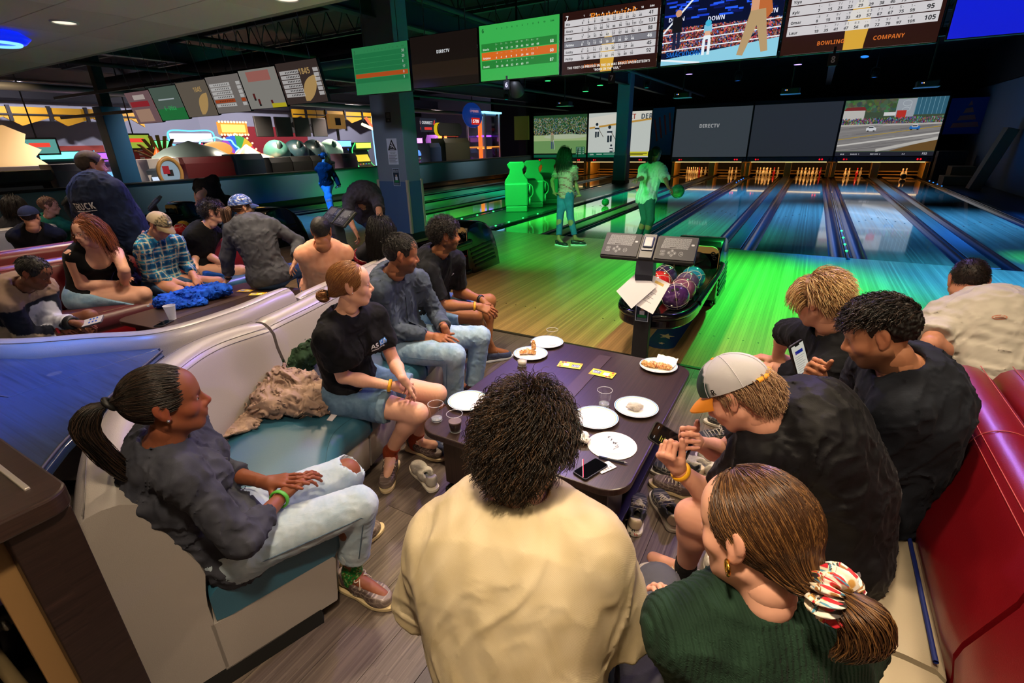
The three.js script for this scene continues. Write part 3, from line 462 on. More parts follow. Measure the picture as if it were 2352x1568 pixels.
const bandGeo = (() => { const r = 0.1083, L = []; L.push(new THREE.TorusGeometry(r, 0.0022, 5, 64), new THREE.TorusGeometry(r, 0.0022, 5, 64).rotateY(Math.PI / 2)); for (const s of [-1, 1]) { const pts = []; for (let i = 0; i < 40; i++) { const a = i / 40 * Math.PI * 2; const p = V(Math.cos(a) * 0.7, s * (0.72 - 0.35 * Math.cos(2 * a)), Math.sin(a) * 0.7).normalize().multiplyScalar(r); pts.push(p); } L.push(tube(pts, 0.0022, 80, 5, true)); } return join(L); })();
function bowlingBall(label, c1, c2, pos, rot, group, holes = true, lines = true) {
const t = thing('bowling_ball', label, 'bowling ball', pos, 0, group); t.rotation.set(...rot);
mesh('ball_body', ballGeo, ballMaterial(c1, c2), t);
if (lines) mesh('line_bands', bandGeo, bandMat, t, 'pale curved lines');
if (holes) for (const [x, y] of [[-0.018, 0.05], [0.018, 0.05], [0, -0.028]]) { const d = V(x, y, 0.095).normalize(); const h = mesh('finger_hole', cyl(0.0135, 0.0135, 0.004, 0, 0, 0, 16), holeMat, t); h.position.copy(d.clone().multiplyScalar(0.1072)); h.quaternion.setFromUnitVectors(V(0, 1, 0), d); }
return t;
}
{
const t = thing('ball_rack', 'dark wooden ball rack with metal rails at the lower left', 'ball rack', [-1.35, 0, 8.92]);
const side = phys(0x9a8a84, 0.4, { map: woodDark });
mesh('top_board', boxUV(extrude(roundRect(1.14, 0.5, 0.05), 0.05, 0.006).rotateX(-Math.PI / 2).translate(-0.03, 1.0, 0.18)), tableWood, t);
mesh('edge_strip', rbox(1.02, 0.008, 0.012, 0.003, -0.05, 1.052, -0.02), std(0xb0a8a0, 0.3, { metalness: 0.5 }), t);
mesh('side_panel', rbox(0.05, 1.0, 0.12, 0.004, 0.5, 0.5, -0.005), side, t);
mesh('back_panel', rbox(1.05, 0.98, 0.03, 0.004, -0.05, 0.49, -0.05), side, t);
mesh('inner_panel', rbox(0.02, 0.95, 0.1, 0.003, 0.465, 0.5, 0.05), std(0x8a6a42, 0.5), t);
const rm = std(0x8c7a58, 0.35, { metalness: 0.6 });
for (const y of [0.22, 0.52]) for (const z of [0.14, 0.3]) mesh('rail', rod([0.47, y + (z > 0.2 ? 0.02 : 0), z], [-0.58, y + (z > 0.2 ? 0.02 : 0), z], 0.016, 10), rm, t);
mesh('front_post', beam([0.36, 0.0, 0.3], [0.12, 1.0, 0.1], 0.045, 0.045), rm, t);
for (const y of [0.3, 0.62]) { mesh('bracket', rbox(0.07, 0.04, 0.36, 0.015, 0.36 - y * 0.2, y, 0.25), M.black, t); mesh('bolt', ball(0.016, 0.4 - y * 0.2, y, 0.1, 1, 1, 0.6, 12), M.steel, t); }
mesh('shelf_back', box(1.0, 0.02, 0.4, -0.05, 0.1, 0.18), M.dark, t);
bowlingBall('red ball with pale lines on the rack at the left edge', 0xc01826, 0x700810, [-1.62, 0.64, 9.12], [0.4, 0.3, 0.2], 'balls on the rack', false);
bowlingBall('teal ball with pale lines on the rack, upper of two', 0x0f6f70, 0x0a4648, [-1.42, 0.345, 9.13], [0.9, 0.6, 0.2], 'balls on the rack', false);
bowlingBall('teal ball with one pale line at the bottom left corner', 0x0c7f92, 0x06505e, [-1.66, 0.345, 9.14], [0.2, 0.1, 0.7], 'balls on the rack', false);
}
// ---------------------------------------------------------------- tables
function loungeTable(label, x, z, turn = 0, w = 1.0, d = 1.34) {
const t = thing('lounge_table', label, 'table', [x, 0, z], turn);
mesh('tabletop', boxUV(extrude(roundRect(w, d, 0.11), 0.035, 0.006, 10).rotateX(-Math.PI / 2).translate(0, 0.42, 0)), tableWood, t);
mesh('cable_flap', rbox(0.085, 0.006, d - 0.2, 0.002, 0, 0.456, -0.02), std(0x3c2c28, 0.4), t);
mesh('front_panel', rbox(w - 0.18, 0.32, 0.022, 0.003, -0.0, 0.255, d / 2 - 0.1), tableWood, t);
mesh('side_panel', rbox(0.022, 0.32, 0.22, 0.003, w / 2 - 0.1, 0.255, d / 2 - 0.21), tableWood, t);
mesh('side_panel', rbox(0.022, 0.32, 0.22, 0.003, w / 2 - 0.1, 0.255, -d / 2 + 0.21), tableWood, t);
mesh('back_panel', rbox(w - 0.18, 0.32, 0.022, 0.003, 0, 0.255, -d / 2 + 0.1), tableWood, t);
mesh('base_board', rbox(0.12, 0.05, d - 0.24, 0.006, w / 2 - 0.13, 0.035, 0), std(0x5d4a38, 0.5, { map: woodDark }), t);
mesh('base_board', rbox(0.12, 0.05, d - 0.24, 0.006, -w / 2 + 0.13, 0.09, 0), std(0x5d4a38, 0.5, { map: woodDark }), t);
for (const [a, b] of [[-1, 1], [-1, -1]]) { const c = mesh('caster', join([cyl(0.028, 0.028, 0.018, a * (w / 2 - 0.1), 0.03, b * (d / 2 - 0.1), 16, 0, 0, Math.PI / 2), cyl(0.028, 0.028, 0.018, a * (w / 2 - 0.1) + 0.026, 0.03, b * (d / 2 - 0.1), 16, 0, 0, Math.PI / 2), rbox(0.05, 0.035, 0.05, 0.01, a * (w / 2 - 0.1) + 0.013, 0.05, b * (d / 2 - 0.1))]), M.black, t); }
mesh('bolt', cyl(0.006, 0.006, 0.004, w / 2 - 0.08, 0.1, d / 2 - 0.12, 10, 0, 0, Math.PI / 2), M.chrome, t);
return t;
}
loungeTable('low dark wooden table with paper plates and cups', -0.393, 6.865, 0, 1.075, 1.36);
loungeTable('low dark wooden table of the neighbours with a blue jacket', -3.95, 6.75, 0.1, 0.9, 1.3);
function stool(label, x, z, r = 0.2) {
const t = thing('stool', label, 'stool', [x, 0, z]);
mesh('seat', lathe([[0.001, 0.42], [r - 0.03, 0.42], [r, 0.4], [r + 0.005, 0.37], [r - 0.01, 0.34], [0.001, 0.34]], 28), creamVinyl, t);
mesh('column', lathe([[0.05, 0.34], [0.04, 0.2], [0.05, 0.03]], 18), M.dark, t);
mesh('foot', lathe([[0.001, 0.035], [0.1, 0.03], [r - 0.02, 0.012], [r - 0.02, 0], [0.001, 0]], 28), M.dark, t);
}
stool('round stool under the person in the cream t-shirt', 0.2, 8.46);
// ---------------------------------------------------------------- ball returns
const tanPlate = std(0xc9a568, 0.5);
function ballReturn(label, x, tray = true) {
const t = thing('ball_return', label, 'ball return', [x, 0, 0]);
const prof = [[3.42, 0.1], [3.42, 0.6], [3.4, 0.66], [3.34, 0.7], [3.24, 0.72], [3.1, 0.71], [2.95, 0.66], [2.82, 0.56], [2.72, 0.4], [2.64, 0.18], [2.6, 0.0], [3.3, 0.0], [3.34, 0.1]];
const hood = extrude(prof, 0.5, 0.02).rotateY(-Math.PI / 2).translate(0.25, 0, 0);
mesh('hood', crease(hood, 0.5), M.gloss, t);
for (const s of [-1, 1]) for (let k = 0; k < 5; k++) mesh('louvre', rbox(0.018, 0.03, 0.56 - k * 0.0, 0.006, s * 0.256, 0.12 + k * 0.065, 3.0 + k * 0.03, 0.06), M.black, t);
const face = roundRect(0.47, 0.46, 0.09), hole = new THREE.Path(); hole.absarc(0, 0.0, 0.165, 0, Math.PI * 2, true); face.holes.push(hole);
mesh('face_plate', new THREE.ExtrudeGeometry(face, { depth: 0.02, bevelEnabled: false, curveSegments: 20 }).translate(0, 0.45, 3.42), tanPlate, t);
mesh('chute_mouth', new THREE.CylinderGeometry(0.168, 0.15, 0.06, 32, 1, false).rotateX(Math.PI / 2).translate(0, 0.45, 3.4), M.blackMatte, t);
mesh('face_emblem', join([new THREE.TorusGeometry(0.02, 0.007, 6, 16).translate(0.17, 0.6, 3.442), new THREE.TorusGeometry(0.016, 0.006, 6, 16).translate(0.19, 0.555, 3.442), rbox(0.07, 0.012, 0.004, 0.002, 0.195, 0.6, 3.443, 0, 0, 0.5)]), M.black, t);
mesh('red_badge', rbox(0.05, 0.018, 0.004, 0.002, 0.19, 0.28, 3.443), std(0xb02a24, 0.5), t);
mesh('pedestal', rbox(0.36, 0.4, 0.42, 0.02, 0, 0.2, 3.2), M.gloss, t);
mesh('foot', rbox(0.46, 0.06, 0.5, 0.02, 0, 0.03, 3.2), M.gloss, t);
if (!tray) return t;
const out = new THREE.Shape(); out.moveTo(-0.27, 3.4); out.lineTo(-0.3, 4.9); out.bezierCurveTo(-0.3, 5.32, -0.2, 5.44, 0, 5.44); out.bezierCurveTo(0.2, 5.44, 0.3, 5.32, 0.3, 4.9); out.lineTo(0.27, 3.4); out.closePath();
mesh('tray', new THREE.ExtrudeGeometry(out, { depth: 0.05, bevelEnabled: true, bevelSize: 0.015, bevelThickness: 0.015, bevelSegments: 3, curveSegments: 20 }).rotateX(Math.PI / 2).translate(0, 0.452, 0), M.gloss, t);
const rp = out.getPoints(20).map((p) => V(p.x, 0.485, p.y));
mesh('tray_rim', new THREE.TubeGeometry(new THREE.CatmullRomCurve3(rp, false, 'catmullrom', 0.2), 120, 0.032, 8, false), M.gloss, t);
mesh('tray_rail', join([rod([0, 0.475, 3.45], [0, 0.475, 5.2], 0.012), rbox(0.03, 0.03, 1.6, 0.01, 0, 0.475, 4.3)]), M.black, t);
mesh('tray_arm', rbox(0.2, 0.1, 1.1, 0.03, 0, 0.36, 3.9), M.black, t);
return t;
}
ballReturn('black ball return full of balls on the approach', -0.36);
ballReturn('black ball return behind the curly haired man', -3.708);
ballReturn('black ball return near the low wall in the middle', -8.2);
ballReturn('black ball return farthest to the left beside the bent person', -11.2);
const pur = 0x4a2a60, pur2 = 0x7d5a90;
bowlingBall('deep purple ball with holes at the front of the ball return', pur, pur2, [-0.21, 0.577, 5.12], [-0.35, 0.2, 0.3], 'balls in the near ball return');
bowlingBall('mauve ball second from the front on the right side of the ball return', 0x7a4a6a, 0xa87898, [-0.2, 0.577, 4.9], [0.9, 0.7, 0.5], 'balls in the near ball return', false);
bowlingBall('grey purple ball behind the mauve ball in the ball return', 0x5a4a74, 0x8a7aa0, [-0.21, 0.577, 4.685], [0.3, 1.2, 0.9], 'balls in the near ball return', false);
bowlingBall('bright blue ball at the back of the ball return', 0x1f86b0, 0x58b8d8, [-0.2, 0.577, 4.465], [1.3, 0.4, 0.2], 'balls in the near ball return', false);
bowlingBall('bright red ball on the left side of the ball return', 0xc8242c, 0xe85a50, [-0.435, 0.577, 4.76], [0.7, 0.3, 1.1], 'balls in the near ball return', false);
bowlingBall('dark purple ball behind the red ball in the ball return', 0x3a2a56, 0x5e4c7a, [-0.44, 0.577, 4.52], [0.2, 0.9, 0.4], 'balls in the near ball return', false);
bowlingBall('dusty rose ball behind the papers in the ball return', 0x8a5a66, 0xb88890, [-0.44, 0.577, 5.05], [0.6, 0.1, 0.8], 'balls in the near ball return', false);
bowlingBall('purple ball with pale lines behind the curly haired man', 0x5a2f66, 0x84588e, [-3.6, 0.577, 5.0], [0.5, 0.9, 0.3], 'balls in the second ball return', false);
bowlingBall('red ball with pale lines beside the purple ball behind the curly haired man', 0xb02030, 0xd85060, [-3.82, 0.577, 5.08], [0.2, 0.4, 0.9], 'balls in the second ball return', false);
bowlingBall('red ball with pale lines beside the young man in the black t-shirt', 0xb81c26, 0xe05048, [-8.05, 0.577, 4.9], [0.5, 0.4, 0.2], 'balls in the third ball return', false);
bowlingBall('mustard ball in front of the far left ball return', 0xb08a30, 0x7a5c18, [-8.35, 0.577, 4.7], [0.5, 0.4, 0.2], 'balls in the third ball return', false, false);
bowlingBall('green lit ball rolling on the lane beyond the woman in the white top', 0x1d4a3a, 0x2c6a54, [-4.42, 0.109, -4.9], [0.5, 0.4, 0.2], null, false, false);
bowlingBall('black ball rolling close to the pins on lane ten', 0x101014, 0x22222a, [3.98, 0.109, -17.6], [0.5, 0.4, 0.2], null, false, false);
{
const t = thing('floor_plate', 'blue star plate on the approach under the ball return', 'floor decal', [-0.36, 0, 4.15]);
mesh('plate', extrude(roundRect(0.26, 1.5, 0.12), 0.003, 0.001).rotateX(-Math.PI / 2), std(0x17306a, 0.3), t);
const star = (r) => { const p = []; for (let i = 0; i < 10; i++) { const a = i * Math.PI / 5 + Math.PI / 2, q = i % 2 ? r * 0.42 : r; p.push([Math.cos(a) * q, Math.sin(a) * q]); } return p; };
for (const [z, r] of [[0.62, 0.03], [0.42, 0.075], [0.12, 0.04]]) mesh('star', extrude(star(r), 0.002).rotateX(-Math.PI / 2).translate(0, 0.003, z), std(0xc9b28a, 0.4), t);
}
// ---------------------------------------------------------------- scoring consoles
const keyTex = canvasTex(512, 300, (c, w, h) => {
c.fillStyle = '#2b2f38'; c.fillRect(0, 0, w, h); c.strokeStyle = '#dfe6ee'; c.lineWidth = 3;
for (let r = 0; r < 5; r++) for (let k = 0; k < 10; k++) { const x = 78 + k * 36 - r * 6, y = 26 + r * 28; if (r === 4 && k > 2 && k < 6) continue; c.strokeRect(x, y, 27, 20); c.fillStyle = '#dfe6ee'; c.fillRect(x + 10, y + 7, 7, 6); }
c.strokeRect(160, 138, 100, 20); c.beginPath(); c.roundRect(440, 92, 40, 22, 10); c.fill();
for (const y of [190, 228]) { c.beginPath(); c.roundRect(60, y, 56, 24, 8); c.stroke(); c.fillRect(72, y + 10, 32, 4); }
for (const [x, y] of [[210, 190], [172, 218], [248, 218], [210, 246]]) { c.beginPath(); c.arc(x, y, 17, 0, 7); c.stroke(); c.beginPath(); c.arc(x, y, 7, 0, 7); c.fill(); }
c.beginPath(); c.arc(332, 224, 26, 0, 7); c.stroke(); c.fillRect(320, 221, 24, 6);
});
const keyMat = std(0xb0b0b0, 0.65, { map: keyTex });
function console_(label, x, z, turn, opts = {}) {
const t = thing('scoring_console', label, 'console', [x, 0, z], turn);
const head = new THREE.Group(); // geometry is baked in head space
const tilt = -0.42, at = (g) => g.rotateX(Math.PI / 2 + tilt - Math.PI / 2 + 0.0).translate(0, 1.06, 0);
const hp = (g) => { g.rotateX(-0.85); return g.translate(0, 1.05, 0.02); };
mesh('housing', hp(rbox(0.68, 0.225, 0.035, 0.012, 0, 0, -0.02)), M.dark, t);
for (const s of [-1, 1]) { const k = mesh('keyboard', hp(new THREE.BoxGeometry(0.27, 0.205, 0.012).translate(s * 0.2, 0.004, 0.0)), keyMat, t); }
mesh('printer_slot', hp(join([rbox(0.1, 0.22, 0.025, 0.006, 0, 0, 0.003)])), std(0x1e232b, 0.5), t);
mesh('printer_lid', hp(join([rbox(0.075, 0.1, 0.03, 0.012, 0, 0.03, 0.012), rbox(0.08, 0.012, 0.02, 0.003, 0, -0.04, 0.014)])), std(0x39415a, 0.4), t);
mesh('neck', loft([[[-0.06, 0.98, 0.09], [0.06, 0.98, 0.09], [0.06, 1.0, 0.0], [-0.06, 1.0, 0.0]], [[-0.065, 0.86, 0.1], [0.065, 0.86, 0.1], [0.065, 0.88, -0.02], [-0.065, 0.88, -0.02]], [[-0.055, 0.7, 0.06], [0.055, 0.7, 0.06], [0.055, 0.7, -0.03], [-0.055, 0.7, -0.03]]].map((r) => r.map(V3)), true, true).toNonIndexed(), std(0x2a2f3c, 0.45), t).geometry.computeVertexNormals();
mesh('post', rbox(0.12, 0.74, 0.08, 0.008, 0, 0.37, 0.0), M.dark, t);
mesh('foot', rbox(0.2, 0.03, 0.2, 0.01, 0, 0.015, 0), M.dark, t);
if (opts.poster) mesh('poster', new THREE.BoxGeometry(0.1, 0.16, 0.003).translate(0, 0.56, 0.043), std(0xffffff, 0.35, { map: posterTex }), t);
return t;
}
console_('black scoring console with two keyboards by the near ball return', -0.36, 5.52, 0.05, { poster: true });
console_('grey scoring console in front of the bent man', -3.98, 5.2, -0.35);
console_('blue lit scoring console by the far left ball return', -7.95, 5.2, -0.5);
console_('small grey scoring console behind the man in the green t-shirt', -10.4, 5.4, -0.4);
{
const t = thing('paper_sheets', 'two white printed sheets leaning on the near console', 'paper', [-0.35, 0.74, 5.6]);
const sheet = canvasTex(256, 330, (c, w, h) => { c.fillStyle = '#e9e7f0'; c.fillRect(0, 0, w, h); c.fillStyle = '#c8a860'; c.fillRect(120, 30, 90, 26); c.fillStyle = '#6a6a80'; for (let i = 0; i < 7; i++) c.fillRect(40, 150 + i * 16, 150 - (i % 3) * 30, 4); c.fillStyle = '#888'; c.fillRect(100, 80, 30, 40); });
const pm = std(0xffffff, 0.6, { map: sheet });
mesh('sheet', new THREE.BoxGeometry(0.2, 0.25, 0.002).rotateZ(-0.35).rotateX(-0.35).translate(0.05, -0.01, 0.02), pm, t);
mesh('sheet', new THREE.BoxGeometry(0.18, 0.24, 0.002).rotateZ(-0.7).rotateX(-0.35).translate(-0.05, 0.01, 0.03), std(0xdcdce8, 0.6), t);
}
// ---------------------------------------------------------------- hanging monitors
const scoreTex = (lane, bg, rows, opts = {}) => canvasTex(768, 430, (c, w, h) => {
c.fillStyle = bg; c.fillRect(0, 0, w, h);
if (opts.logo) { c.fillStyle = '#e8842a'; c.font = 'italic bold 70px serif'; c.fillText('Branswick', 220, 78); c.fillStyle = '#d8a63a'; c.beginPath(); c.moveTo(330, h); c.bezierCurveTo(330, 330, 300, 260, 384, 150); c.bezierCurveTo(470, 260, 430, 330, 430, h); c.fill(); c.fillStyle = '#d9702a'; c.font = 'bold 30px sans-serif'; c.fillText('BOWLING', 190, 392); c.fillText('COMPANY', 470, 392); }
c.fillStyle = opts.head || '#fff'; c.font = 'bold 44px sans-serif'; c.fillText(lane, 26, 56); c.font = 'bold 17px sans-serif'; for (let i = 0; i < 10; i++) c.fillText(String(i + 1), 176 + i * 50, 44); c.fillText('0:44', 690, 44);
const rh = opts.rh || 50; rows.forEach(([name, marks, sums, total, col, fg], r) => {
const y = (opts.top || 58) + r * (rh + 5); c.fillStyle = col || 'rgba(222,220,222,.93)'; c.fillRect(18, y, w - 36, rh); c.fillStyle = fg || '#1a1a1c'; c.font = 'bold 21px sans-serif'; c.fillText(name, 30, y + rh - 10);
c.font = '17px sans-serif'; marks.forEach((m, i) => c.fillText(m, 164 + i * 50, y + 19)); c.font = 'bold 21px sans-serif'; sums.forEach((m, i) => c.fillText(m, 164 + i * 50, y + rh - 7)); c.font = 'bold 32px sans-serif'; c.fillText(total, 686, y + rh - 12);
});
if (opts.foot) { c.fillStyle = '#f2f0ec'; c.font = 'bold 23px sans-serif'; c.textAlign = 'center'; opts.foot.forEach((s, i) => c.fillText(s, w / 2, h - 36 + i * 27)); }
});
const dash = (n) => Array.from({ length: n }, (_, i) => ['- 8', '7 /', '- -', 'X', '5 -', '6 3', '9 /', '1 -', '7 1', '- 9'][(i * 3) % 10]);
const screens = {
five: scoreTex('5', '#3fae6a', [['', [], [], '30', '#2f9a5c', '#d8f0e0'], ['', [], [], '29', '#2f9a5c', '#d8f0e0'], ['', [], [], '8', '#2f9a5c', '#d8f0e0'], ['', [], [], '17', '#2f9a5c', '#d8f0e0'], ['', [], [], '0', '#e8692c', '#fff'], ['', [], [], '9', '#2f9a5c', '#d8f0e0']], { head: '#3a8a58', rh: 40 }),
dark: canvasTex(512, 288, (c, w, h) => { c.fillStyle = '#1c1512'; c.fillRect(0, 0, w, h); c.fillStyle = '#2a1f17'; c.fillRect(0, 150, w, 90); c.fillStyle = '#e8ecf0'; c.font = 'bold 25px sans-serif'; c.textAlign = 'center'; c.fillText('DIRECTV', w / 2, 104); }),
six: scoreTex('6', '#42c45a', [['Sheela', ['3 -', '7 -', '3 -', '8 -', '4 4', '9 /', '7 1', '6 -', '8 -'], ['3', '10', '13', '21', '29', '46', '54', '60', '68'], '68', '#2c8f3c', '#e8ffe8'], ['Sanjana', ['- 4', '- -', '- -', '5 -', '- -', '9 /', 'X', '2 5', '7'], ['4', '4', '4', '9', '9', '29', '46', '53'], '60', '#ee7426', '#fff'], ['Shashi', ['X', 'X', '- 8', '3 3', '9 -', '8 -', '8 -', '7 /'], ['20', '38', '46', '52', '61', '69', '77'], '87', '#2c8f3c', '#e8ffe8']], { head: '#185c2a', rh: 62, top: 140 }),
seven: scoreTex('7', '#2c1511', [['Ktp', dash(10), ['8', '8', '8', '14', '16', '22', '23', '23', '32', '41'], '41'], ['Alexis', dash(10).reverse(), ['9', '26', '33', '60', '79', '88', '96', '102', '111', '131'], '131'], ['Betsy', dash(10), ['7', '24', '33', '34', '42', '51', '57', '66', '82', '88'], '88'], ['Fatima', dash(9), ['8', '12', '17', '18', '19', '20', '28', '37', '46'], '46', 'rgba(128,128,136,.95)', '#f0f0f0'], ['Gabby', dash(9), ['4', '4', '11', '12', '13', '20', '28', '37', '45'], '45'], ['Phillip', dash(9).reverse(), ['10', '29', '38', '57', '66', '71', '76', '89', '92'], '92']], { logo: true, rh: 43, top: 56, foot: ["THE FIRST CD PRESSED IN THE US WAS BRUCE SPRINGSTEEN'S", '"BORN IN THE USA."'] }),
ring: canvasTex(640, 360, (c, w, h) => {
c.fillStyle = '#0c1230'; c.fillRect(0, 0, w, h); for (let i = 0; i < 60; i++) { c.fillStyle = ['#1d3fd0', '#2a62ff', '#101a5a'][i % 3]; c.fillRect(rnd() * w, rnd() * 120, 40 + rnd() * 40, 10); } c.fillStyle = '#e9ecff'; c.font = 'bold 30px sans-serif'; c.fillText('DOWN', 26, 132); c.fillText('DOWN', 250, 150); c.fillText('DOWN', 520, 150);
for (let i = 0; i < 2600; i++) { c.fillStyle = `hsl(${[15, 25, 0, 220, 350][i % 5]},${25 + rnd() * 45}%,${18 + rnd() * 50}%)`; c.fillRect(rnd() * w, 165 + rnd() * 120, 7, 8); }
c.fillStyle = '#8fd0e6'; c.beginPath(); c.moveTo(0, 330); c.lineTo(w, 268); c.lineTo(w, h); c.lineTo(0, h); c.fill(); c.fillStyle = '#1c6fd0'; c.font = 'bold 34px sans-serif'; c.fillText('SMACKDOWN', 30, 318);
c.strokeStyle = '#eef4fa'; c.lineWidth = 6; for (const y of [190, 232, 276]) { c.beginPath(); c.moveTo(0, y + 8); c.lineTo(w, y - 14); c.stroke(); } c.lineWidth = 10; c.beginPath(); c.moveTo(0, 190); c.lineTo(190, 0); c.stroke(); c.beginPath(); c.moveTo(0, 330); c.lineTo(230, 360); c.stroke();
c.fillStyle = '#16161c'; c.fillRect(52, 110, 56, 80); c.fillStyle = '#1d2440'; c.fillRect(60, 190, 20, 90); c.fillRect(84, 190, 20, 84); c.fillStyle = '#d29a78'; c.beginPath(); c.arc(84, 92, 18, 0, 7); c.fill();
c.fillStyle = '#7fc4e0'; c.fillRect(236, 168, 44, 40); c.fillStyle = '#e2b090'; c.fillRect(242, 200, 32, 26); c.fillStyle = '#e8f2f8'; c.fillRect(238, 222, 40, 20); c.fillRect(234, 242, 16, 80); c.fillRect(264, 242, 16, 80); c.fillStyle = '#46b4d8'; c.beginPath(); c.arc(258, 160, 17, 0, 7); c.fill();
c.fillStyle = '#c06a38'; c.beginPath(); c.moveTo(470, 40); c.lineTo(560, 20); c.lineTo(590, 140); c.lineTo(566, 170); c.lineTo(480, 130); c.fill(); c.fillStyle = '#d9a07a'; c.fillRect(476, 46, 40, 84); c.beginPath(); c.arc(506, 20, 22, 0, 7); c.fill(); c.fillStyle = '#b89a70'; c.beginPath(); c.moveTo(476, 128); c.lineTo(552, 122); c.lineTo(590, 330); c.lineTo(556, 334); c.lineTo(516, 200); c.lineTo(462, 344); c.lineTo(430, 338); c.fill();
}),
eight: scoreTex('8', '#2c1511', [['Sam', dash(10), ['8', '8', '14', '16', '22', '23', '23', '32', '41', '44'], '44'], ['Yiyo', dash(10), ['7', '15', '15', '23', '23', '29', '38', '46', '46', '52'], '52'], ['Kylr', dash(10).reverse(), ['7', '15', '23', '23', '29', '29', '38', '46', '75', '95'], '95'], ['Omar', dash(10), ['8', '15', '15', '33', '49', '57', '67', '67', '75', '95'], '95'], ['Laur', dash(10).reverse(), ['19', '35', '41', '47', '56', '69', '72', '79', '97', '105'], '105']], { logo: true, rh: 50, top: 58 }),
nine: canvasTex(256, 144, (c, w, h) => { c.fillStyle = '#1420d8'; c.fillRect(0, 0, w, h); c.fillStyle = '#2a34e6'; c.fillRect(24, 60, 90, 20); c.fillStyle = '#aab0ff'; c.font = '12px sans-serif'; c.fillText('+ add bowler', 34, 75); c.fillStyle = '#6a1fb8'; c.beginPath(); c.roundRect(176, 112, 80, 22, 10); c.fill(); c.fillStyle = '#fff'; c.font = 'bold 14px sans-serif'; c.fillText('OK', 196, 128); }),
far: [0, 1, 2, 3, 4, 5].map((k) => canvasTex(320, 200, (c, w, h) => {
c.fillStyle = ['#8a6a6e', '#5f7266', '#7a6f62', '#8d8580', '#a5a29a', '#4a3c38'][k]; c.fillRect(0, 0, w, h);
if (k === 0) { c.fillStyle = '#b0303a'; c.fillRect(20, 60, 240, 34); c.fillStyle = '#c9a088'; c.fillRect(40, 110, 200, 80); c.fillStyle = '#d8c8c0'; c.fillRect(90, 20, 150, 30); }
if (k === 1) { c.fillStyle = '#2f8a4a'; c.fillRect(0, 130, w, 70); c.fillStyle = '#3fd070'; c.font = 'bold 36px sans-serif'; c.fillText('6 - Utica', 90, 140); c.fillStyle = '#c9d4d8'; c.fillRect(60, 70, 190, 8); }
if (k === 2 || k === 5) { c.fillStyle = '#d8b070'; c.font = 'bold 40px sans-serif'; c.fillText('1845', 165, 62); c.beginPath(); c.moveTo(160, 190); c.bezierCurveTo(150, 110, 210, 70, 290, 70); c.bezierCurveTo(280, 130, 240, 170, 190, 190); c.fill(); }
if (k === 3 || k === 5) { for (let r = 0; r < 6; r++) { c.fillStyle = r === 4 && k === 3 ? '#c8552a' : 'rgba(232,228,226,.9)'; c.fillRect(14, 38 + r * 22, k === 5 ? 150 : 200, 18); c.fillRect(276, 38 + r * 22, 38, 18); c.fillStyle = '#333'; for (let i = 0; i < 8; i++) c.fillRect(60 + i * (k === 5 ? 13 : 18), 43 + r * 22, 6, 8); } }
if (k === 4) { c.fillStyle = '#c07a70'; c.fillRect(60, 10, 200, 50); for (const [x, y] of [[60, 120], [90, 150], [200, 160]]) { c.fillStyle = '#6a2a2a'; c.fillRect(x, y, 18, 26); c.fillStyle = '#2a2a2a'; c.fillRect(x, y + 26, 18, 10); } c.fillStyle = '#e0d030'; c.fillRect(200, 178, 120, 22); }
})),
};
function monitor(label, x, y, z, w, h, tex, glowK, turn = 0, group) {
const t = thing('hanging_monitor', label, 'monitor', [x, y, z], turn, group);
mesh('housing', rbox(w, h, 0.06, 0.008, 0, 0, -0.035), M.black, t);
mesh('screen', new THREE.BoxGeometry(w - 0.016, h - 0.016, 0.006).translate(0, 0, -0.002), new THREE.MeshPhysicalMaterial({ color: 0x060606, roughness: 0.12, emissive: 0xffffff, emissiveMap: tex, emissiveIntensity: glowK }), t);
mesh('mount', box(0.3, 0.3, 0.05, 0, 0, -0.09), M.dark, t);
for (const s of [-1, 1]) mesh('cable', rod([s * w * 0.3, h / 2 - 0.02, -0.06], [s * w * 0.3, 4.25 - y, -0.06], 0.006, 6), M.steel, t);
return t;
}
const MZ = 3.4;
monitor('green score monitor dimly showing an orange row, left of the black screen', -4.79, 2.745, MZ, 1.03, 0.6, screens.five, 0.45, 0, 'front row monitors');
monitor('black monitor showing small white letters', -3.71, 2.765, MZ, 1.06, 0.6, screens.dark, 0.8, 0, 'front row monitors');
monitor('bright green score monitor numbered six', -2.625, 2.775, MZ, 1.07, 0.6, screens.six, 0.75, 0, 'front row monitors');
monitor('score monitor numbered seven with six white rows', -1.525, 2.77, MZ, 1.08, 0.61, screens.seven, 0.95, 0, 'front row monitors');
monitor('monitor showing a wrestling ring', -0.415, 2.77, MZ, 1.08, 0.61, screens.ring, 0.95, 0, 'front row monitors');
monitor('score monitor numbered eight with orange letters', 0.715, 2.775, MZ, 1.15, 0.63, screens.eight, 0.95, 0, 'front row monitors');
monitor('plain blue monitor at the right edge', 1.89, 2.785, MZ, 1.1, 0.63, screens.nine, 0.9, 0, 'front row monitors');
[0, 1, 2, 3, 4, 5].forEach((k) => (monitor(['far left monitor with a red band', 'monitor with green letters', 'monitor with a tan wing beside the green lettered one', 'monitor with white score rows and an orange row', 'pale hockey monitor with a yellow corner', 'brown monitor with a big golden wing'][k], -11.28 + k * 0.965, 2.575 + k * 0.024, MZ, 0.95, 0.59, screens.far[k], 0.5, 0, 'far row monitors').rotation.x = 0.2));
